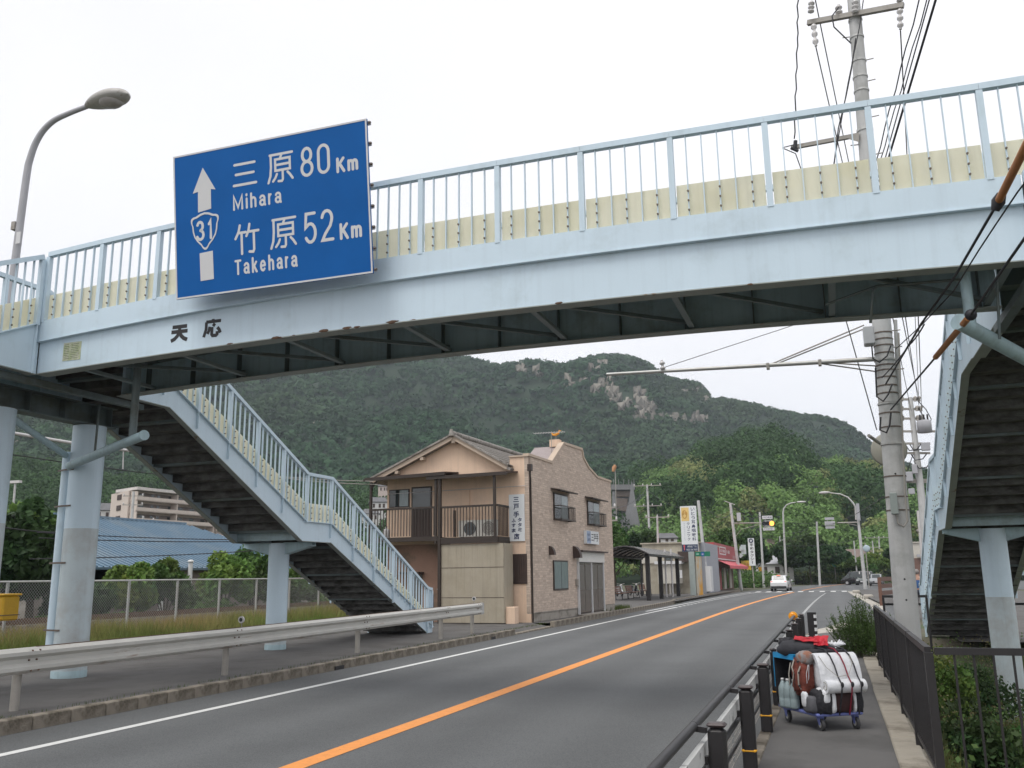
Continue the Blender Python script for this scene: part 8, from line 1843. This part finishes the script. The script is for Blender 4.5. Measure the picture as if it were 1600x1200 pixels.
# bags
t = thing('duffel_bag', 'black, white and brown duffel bag lying along the front of the cart deck', 'bag', cp(0, -.38, .2))
b = MB(CT); soft(b, (-.325, -.36, .28), (.065, .11, .09), .45, .12, seed=1.); b.build('end_pocket', mat('dark_grey_nylon', (.10, .10, .11), .8, var=.3, vs=14), t)
b = MB(CT); soft(b, (-.20, -.40, .31), (.11, .13, .13), .5, .16, seed=2.); b.build('end_panel', m_blk, t)
b = MB(CT); soft(b, (-.19, -.43, .37), (.055, .11, .09), .5, .05, seed=4.); b.build('white_panel', m_foam, t)
b = MB(CT); soft(b, (-.095, -.40, .305), (.035, .135, .125), .5, .04, seed=5.); b.build('white_band', m_foam, t)
b = MB(CT); soft(b, (.06, -.39, .30), (.15, .125, .118), .45, .14, seed=6.); b.build('middle', mat('dark_maroon_nylon', (.035, .012, .012), .7, var=.3, vs=9), t)
b = MB(CT); soft(b, (.205, -.39, .30), (.022, .13, .12), .5, .04, seed=7.); b.build('white_band', m_foam, t)
b = MB(CT); soft(b, (.275, -.38, .295), (.06, .12, .115), .5, .16, seed=8.); b.build('end_panel', m_blk, t)
b = MB(CT); soft(b, (-.375, -.32, .33), (.03, .05, .08), .5, .1, seed=9.); b.build('side_pocket', m_foam, t)
t = thing('backpack', 'rust brown backpack with grey straps strapped to the left side of the load', 'backpack', cp(-.30, -.16, .5))
b = MB(CT); soft(b, (-.28, -.16, .55), (.10, .14, .21), .5, .20, seed=11.); b.build('body', m_brbag, t)
b = MB(CT); soft(b, (-.36, -.17, .52), (.045, .09, .12), .5, .22, seed=12.); b.build('front_pocket', m_brbag, t)
b = MB(CT); b.tube([(-.33, -.26, .74), (-.40, -.25, .62), (-.40, -.24, .48), (-.34, -.24, .38)], .010, 6); b.tube([(-.36, -.10, .74), (-.41, -.12, .66), (-.41, -.16, .60), (-.40, -.10, .5)], .009, 6); b.tube([(-.37, -.02, .70), (-.42, -.05, .58), (-.40, -.02, .45)], .008, 6); b.build('strap', m_strap, t)
b = MB(CT); b.tube([(-.30, -.33, .70), (-.34, -.34, .60), (-.33, -.32, .5), (-.30, -.32, .55), (-.29, -.33, .70)], .004, 5, False); b.build('cord', m_foam, t)
b = MB(CT); b.tube([(-.415, -.17, .62), (-.418, -.17, .50), (-.412, -.17, .42)], .003, 4); b.build('zip', m_blk, t)
for z in (.72, .60, .46): b = MB(CT); b.box(-.405, -.262, z, -.385, -.238, z + .02); b.build('buckle', m_blk, t)
t = thing('foam_mat', 'large folded white foam mat bulging over the front of the load', 'mat', cp(.05, -.3, .7))
for k in range(5):
    o_ = k * .016; prof = []
    for i in range(11):
        a = R(-8 + 98 * i / 10); prof.append((-.36 - .165 * math.cos(a) + o_ * .9 + .02, .49 + .335 * math.sin(a) - o_ * .55 - (.03 if i == 0 else 0)))
    inn = [(p[0] + .013, p[1] - .008) for p in prof]; x0, x1 = -.24 + k * .006, .33 - k * .004
    b = MB(CT); n = len(prof); vs = [(x0, p[0], p[1]) for p in prof] + [(x1, p[0] + .0, p[1]) for p in prof] + [(x0, p[0], p[1]) for p in inn] + [(x1, p[0], p[1]) for p in inn]
    b.add(vs, [(i, n + i, n + i + 1, i + 1) for i in range(n - 1)] + [(2 * n + i, 2 * n + i + 1, 3 * n + i + 1, 3 * n + i) for i in range(n - 1)], True); b.add(vs, [(i, i + 1, 2 * n + i + 1, 2 * n + i) for i in range(n - 1)] + [(n + i, 3 * n + i, 3 * n + i + 1, n + i + 1) for i in range(n - 1)] + [(0, 2 * n, 3 * n, n), (n - 1, 2 * n - 1, 4 * n - 1, 3 * n - 1)]); b.build('layer', m_foam, t)
b = MB(CT); soft(b, (.06, -.27, .60), (.25, .13, .19), .4, .04, seed=14.); b.build('filling', m_foam, t)
t = thing('rolled_mat', 'white foam mat rolled up tight in front below the folded one', 'mat', cp(.05, -.5, .45))
b = MB(CT); b.cyl((-.21, -.53, .475), (.34, -.51, .475), .072, n=22); b.build('roll', m_foam, t)
b = MB(CT); sp_ = [(-.2125, -.53 + (.062 - .0035 * k) * math.cos(k * .55), .475 + (.062 - .0035 * k) * math.sin(k * .55)) for k in range(16)]; b.tube(sp_, .004, 4); b.build('spiral_edge', m_strap, t)
t = thing('black_stuff_sack', 'dark grey rolled sack lying across the top of the load', 'bag', cp(-.2, .05, .85)); b = MB(CT); b.tube([(-.42, .20, .83), (-.36, .14, .85), (-.2, .02, .86), (-.02, -.1, .86), (.10, -.18, .85), (.16, -.22, .84)], [.03, .085, .105, .09, .06, .03], 14); b.build('body', mat('charcoal_nylon', (.03, .031, .037), .75, var=.25, vs=10, bump=.3, bs=40), t)
b = MB(CT); b.tube([(-.43, .21, .83), (-.47, .24, .84)], .012, 6); b.build('tie', m_blk, t)
t = thing('grey_hat', 'grey and rust coloured cloth hat tucked under the sack', 'hat', cp(-.27, -.2, .8)); b = MB(CT); soft(b, (-.27, -.22, .77), (.10, .11, .075), .7, .15, seed=21.); b.build('crown', mat('grey_cloth', (.24, .23, .23), .9, col2=(.25, .12, .08), c2s=6, c2lo=.5, c2hi=.6), t)
t = thing('black_mat_edge', 'black folded sheet under the straps on top of the white mat', 'sheet', cp(0, -.2, .84)); b = MB(CT); soft(b, (.02, -.20, .83), (.27, .12, .03), .5, .15, seed=23.); b.build('sheet', m_blk, t)
def cloth(b, a, c, d, nu=9, nv=7, amp=.012, seed=0., th=.006):
    """crumpled sheet spanned from corner a to c (u) and a to d (v)"""
    a, c, d = V(a), V(c), V(d); u = c - a; v = d - a; n_ = u.cross(v).normalized(); vs = []
    for s_ in (0, 1):
        for i in range(nu):
            for j in range(nv):
                q = Vector((i * .45 + seed, j * .5, seed)); e_ = 1 + .10 * noise.noise(q * .7)
                vs.append(a + u * (i / (nu - 1)) * e_ + v * (j / (nv - 1)) * e_ + n_ * (amp * 2.2 * noise.noise(q) + amp * noise.noise(q * 2.6) - s_ * th))
    k = nu * nv; f = []
    for i in range(nu - 1):
        for j in range(nv - 1): w_ = i * nv + j; f += [(w_, w_ + nv, w_ + nv + 1, w_ + 1), (k + w_, k + w_ + 1, k + w_ + nv + 1, k + w_ + nv)]
    f += [(j, j + 1, k + j + 1, k + j) for j in range(nv - 1)] + [((nu - 1) * nv + j, k + (nu - 1) * nv + j, k + (nu - 1) * nv + j + 1, (nu - 1) * nv + j + 1) for j in range(nv - 1)]
    b.add(vs, f, False)
t = thing('red_pouch', 'bright red crumpled pouch on top of the load', 'pouch', cp(-.1, -.05, .95)); b = MB(CT); cloth(b, (-.30, -.02, .96), (-.05, -.20, .93), (-.22, .08, 1.0), seed=25.); cloth(b, (-.12, -.19, .90), (.03, -.28, .90), (-.04, -.08, 1.0), seed=27.); b.build('cloth', mat('bright_red_cloth', (.45, .012, .025), .6, var=.25, vs=12), t)
ex = thing('black_bundle', 'small dark bundle behind the red pouch on top of the load', 'bag', cp(-.28, .14, .95)); b = MB(CT); soft(b, (-.27, .20, .90), (.10, .09, .065), .7, .4, seed=41.); b.build('body', m_blk, ex)
ex = thing('white_bag', 'crumpled white plastic bag on top of the mats by the gloves', 'plastic bag', cp(.1, -.1, .92)); b = MB(CT); cloth(b, (.02, -.02, .93), (.26, -.08, .90), (.05, -.18, .88), amp=.022, seed=31.); b.build('sheet', mat('milky_plastic', (0, 0, 0)), ex)
b = MB(CT); b.box(-.15, -.09, 1.0, -.11, -.06, 1.005); b.build('white_label', m_signw, t)
for i, (dx, lab) in enumerate(((0, 'white work glove lying right of the red pouch'), (.07, 'second white work glove with a finger sticking up'))):
    t = thing('work_glove', lab, 'glove', cp(.12 + dx, -.1, .88), 0, 'white gloves on the load'); b = MB(CT); soft(b, (.14 + dx, -.10 - dx, .90), (.06, .05, .022), .7, .15, seed=30. + i); b.build('palm', m_foam, t)
    for k in range(4):
        a = -.5 + .33 * k + i * .3; b = MB(CT); b.tube([(.18 + dx, -.13 + k * .022 - dx, .90), (.225 + dx + .02 * math.cos(a), -.14 + k * .035 - dx, .905 + .012 * k * i), (.265 + dx * .8, -.14 + k * .04 - dx, .895 + .03 * i * (k == 3))], [.013, .012, .008], 7); b.build('finger', m_foam, t)
    b = MB(CT); b.tube([(.12 + dx, -.06 - dx, .90), (.13 + dx, -.02 - dx, .925), (.15 + dx, .0 - dx, .955 - .02 * i)], [.014, .012, .008], 7); b.build('thumb', m_foam, t)
# bungee cords over the mats
def over(x, dx=0.): return [(x + dx * .2, -.02, .84), (x + dx * .4, -.18, .873), (x + dx * .55, -.33, .865), (x + dx * .7, -.43, .80), (x + dx * .8, -.50, .70), (x + dx * .9, -.545, .58), (x + dx, -.603, .50), (x + dx, -.585, .42), (x + dx, -.54, .30), (x + dx, -.49, .17)]
for (x, dx, mt_, lab) in ((-.12, .10, m_blk, 'left black elastic cord strapped over the white mats'), (.02, .10, mat('dark_red_cord', (.20, .01, .03), .6), 'red elastic cord strapped over the middle of the white mats'), (.15, .10, m_blk, 'right black elastic cord strapped over the white mats')):
    t = thing('elastic_cord', lab, 'cord', cp(x, -.4, .8), 0, 'elastic cords on the load'); b = MB(CT); b.tube(over(x, dx), .009, 7); b.build('cord', mt_, t)
    b = MB(CT); b.sphere((x + dx, -.61, .50), .022, 8, 6, (1, .8, 1.4)); b.build('hook', m_blk, t)
t = thing('thin_cord', 'thin dark string hanging in a loop across the white mat', 'cord', cp(0, -.5, .6)); b = MB(CT); b.tube([(-.20, -.42, .80), (-.16, -.52, .68), (-.05, -.575, .585), (.10, -.575, .60), (.2, -.52, .72), (.22, -.42, .81)], .0035, 5); b.build('string', m_strap, t)

# ---------------------------------------------------------------- overhead wires
def wire(label, pts, r, sag=0., n=10, wav=0., mt=None, group='overhead cables', name='overhead_cable'):
    """cable through 3-D points with sag between them"""
    P_ = [V(p) for p in pts]; out = [P_[0]]
    for a, c in zip(P_[:-1], P_[1:]):
        for k in range(1, n + 1):
            s = k / n; q = a.lerp(c, s); q.z -= sag * 4 * s * (1 - s)
            if wav and k < n: q += Vector((math.sin(k * 2.1) * wav, 0, math.cos(k * 2.1) * wav))
            out.append(q)
    t = thing(name, label, 'cable', P_[0], 0, group); b = MB(); b.tube(out, r, 6); b.build('wire', mt or m_cable, t); return t
m_slv = mat('orange_cable_sleeve', (.40, .16, .045), .6, var=.15, vs=8)
# A: sleeved cable at the upper right corner
A1, A2, A3, A4, A5 = PY(1622, 190, 6.9), PY(1560, 315, 8.4), PY(1492, 432, 10.1), PY(1440, 505, 11.6), PY(1384, 600, 15.75)
a0_ = V(A1) + (V(A1) - V(A2)) * 3
t = wire('thick cable with an orange sleeve crossing the top right corner in front of the bridge', [a0_, A1, A2, A3, A4, A5], .014, 0)
b = MB(); b.tube([V(A1) + (V(A1) - V(A2)) * .5, A1, A2], .034, 10); b.build('sleeve', m_slv, t); b = MB(); b.tube([V(A2) + V(.03, -.02, .06), A2, V(A2) - V(.03, -.03, .07)], [.04, .06, .035], 10); b.build('clamp', m_cable, t)
B1, B2, B3, B4 = PY(1625, 338, 7.6), PY(1517, 492, 10.35), PY(1462, 558, 12.3), PY(1392, 640, 15.75)
t = wire('thick cable with an orange sleeve passing below the right end of the bridge', [V(B1) + (V(B1) - V(B2)) * 2, B1, B2, B3, B4], .014, 0)
b = MB(); b.tube([V(B2).lerp(V(B3), .06), B3], .036, 10); b.build('sleeve', m_slv, t); b = MB(); b.sphere(B2, .062, 12, 8); b.build('clamp', m_cable, t)
wire('thin wavy black cable beside the sleeved one in front of the bridge', [PY(1640, 235, 7.2), PY(1590, 300, 8.0), PY(1555, 352, 8.8), PY(1530, 390, 9.3), PY(1510, 422, 9.9), PY(1490, 455, 10.6), PY(1440, 508, 12), PY(1400, 545, 15.7)], .008, 0, 4)
wire('black cable from the bridge underside to the pole straps', [PY(1444, 507, 11.6), PY(1420, 540, 13), PY(1378, 590, 15.7)], .010, 0.02)
# line up to the bracket arm, with the loop and the stretch beyond
wire('twisted grey line hanging straight down at the left of the tall pole', [PY(1247, -60, 15), PY(1246, 60, 15.4), PY(1241, 217, 15.85)], .012, 0, 14, .012)
wire('short black loop hanging from the bracket arm behind the railing', [PY(1241, 226, 15.85), PY(1222, 231, 15.8), PY(1243, 240, 15.9), PY(1252, 265, 16), PY(1290, 390, 15.95), PY(1324, 508, 15.8), PY(1370, 672, 15.8)], .009, 0, 6)
bpt = at(1430, 624, 52)
for i, (p, lab) in enumerate((((1275, 74, 15.9), 'line from the left hanging insulator to the far busy pole'), ((1274, 0, 15.9), 'second line running down past the left insulator'), ((1407, 48, 15.6), 'line from the right hanging insulator to the far busy pole'))):
    q = PY(*p); e = at((1409, 1412, 1436)[i], (640, 655, 640)[i], 52); wire(lab, [q, e], .011, .35, 14)
wire('line hanging near the shaft of the tall pole', [PY(1349, 0, 15.9), PY(1343, 42, 15.8), PY(1325, 130, 15.7), PY(1303, 255, 15.7), PY(1270, 420, 15.8), PY(1262, 470, 15.9)], .010, 0, 5)
for i, (x0_, x1_, r_) in enumerate(((1436, 1368, .010), (1448, 1374, .009), (1452, 1381, .010), (1462, 1386, .018))):
    p = PY(x0_, 0, 13.0); q = PY(x1_, 255, 16.3); d = V(p) - V(q); wire('steep line of the bundle right of the tall pole, number %s from the left' % ['one', 'two', 'three', 'four'][i], [V(p) + d * 1.2, p, q, V(q) - d * .35], r_, 0, 8, .012 if i < 2 else 0)
for i, (xa, xb_, yb_) in enumerate(((1398, 1424, 642), (1412, 1437, 626), (1417, 1437, 640), (1435, 1440, 655))):
    wire('thin wire running from the bridge to the far busy pole, %s from the left' % ['first', 'second', 'third', 'fourth'][i], [PY(xa - (xb_ - xa) * .6, 430, 17), at(xb_, yb_, 52)], .012, .2, 10)
wire('thin guy wire from the pipe arm end up toward the bridge', [PY(1038, 574, 15.8), PY(1213, 517, 16.5), PY(1330, 478, 17)], .006, 0)
# railway overhead line
for (x0_, y0_, x1_, y1_, X_, lab) in ((0, 704, 245, 736, -22.3, 'upper bare wire of the railway crossing behind the main column'), (0, 820, 90, 826, -22.3, 'lower railway wire at the left edge'), (148, 834, 372, 839, -23.5, 'double cable sagging across the blue roof, upper one'), (148, 841, 366, 842, -23.5, 'double cable sagging across the blue roof, lower one'), (140, 869, 370, 858, -23.8, 'single cable rising to the right across the blue roof')):
    p, q = V(PX(x0_, y0_, X_)), V(PX(x1_, y1_, X_)); d = q - p; wire(lab, [p - d * .3, q + d * .8], .018, .12, 12, group='railway wires')
cat_ = thing('catenary_bracket', 'grey horizontal catenary bar between the bridge columns', 'catenary bracket', PX(60, 685, -22.3)); b = MB(); b.cyl(PX(10, 675, -22.3), PX(112, 692, -22.3), .05, n=8); b.cyl(PX(150, 697, -22.3), PX(215, 706, -22.3), .05, n=8); b.cyl(PX(193, 702, -22.3), PX(192, 733, -22.3), .02, n=6); b.build('bar', m_ins, cat_)
for i, (a_, c_) in enumerate((((480, 743), (584, 752)), ((520, 748), (590, 757)))):
    wire(['upper', 'lower'][i] + ' pale wire meeting the left corner of the balcony roof', [PY(a_[0] - 120, a_[1] - 8, 33), PY(*c_, 30.3)], .014, .1, 8, mt=m_galvd)
# wires across the far road
far_lab = ['from the clinic pole to the signal pole', 'from the signal pole to the pole behind the signal', 'from behind the signal to the plain grey pole, top one', 'from behind the signal to the plain grey pole, middle one', 'low across the road to the thin pole above the cars', 'from the tall insulator pole to the pole by the tiled house', 'from the tall insulator pole to the clinic pole', 'from the shorter transformer pole to the clinic pole', 'from the plain grey pole to the far transformer pole', 'above the parked cars to the double-armed pole', 'from the double-armed pole up to the busy pole', 'from the plain grey pole to the busy pole', 'from the signal pole top to the plain grey pole top', 'short, between the two poles behind the bus shelter']
far_w = [((1105, 795, 80), (1145, 800, 101)), ((1149, 792, 101), (1187, 806, 118)), ((1190, 830, 118), (1278, 820, 128)), ((1190, 836, 118), (1278, 826, 128)), ((1190, 848, 118), (1340, 842, 150)), ((1011, 762, 115), (946, 795, 62)), ((1011, 765, 115), (1104, 800, 80)), ((1028, 812, 98), (1104, 838, 80)), ((1276, 818, 128), (1235, 846, 170)), ((1340, 850, 150), (1372, 842, 175)), ((1372, 842, 175), (1430, 700, 52)), ((1276, 822, 128), (1424, 745, 52)), ((1141, 790, 102), (1276, 817, 128)), ((1000, 808, 62.5), (1020, 815, 98))]
for i, (a_, c_) in enumerate(far_w): wire('thin distant wire ' + far_lab[i], [PY(*a_), PY(*c_)], .022, .7, 10, group='thin wires strung between the distant poles')

# ---------------------------------------------------------------- haze
hz = MB(); hz.box(-2600, -400, -80, 2600, 2600, 420)
mh = bpy.data.materials.new('haze'); mh.use_nodes = True; nth = mh.node_tree; nth.nodes.clear(); oo = nth.nodes.new('ShaderNodeOutputMaterial'); pv_ = nth.nodes.new('ShaderNodeVolumePrincipled')
pv_.inputs['Color'].default_value = (.80, .91, 1, 1); pv_.inputs['Density'].default_value = .00022; pv_.inputs['Anisotropy'].default_value = 0
nth.links.new(pv_.outputs[0], oo.inputs['Volume']); hz.build('haze', mh, kind='stuff')
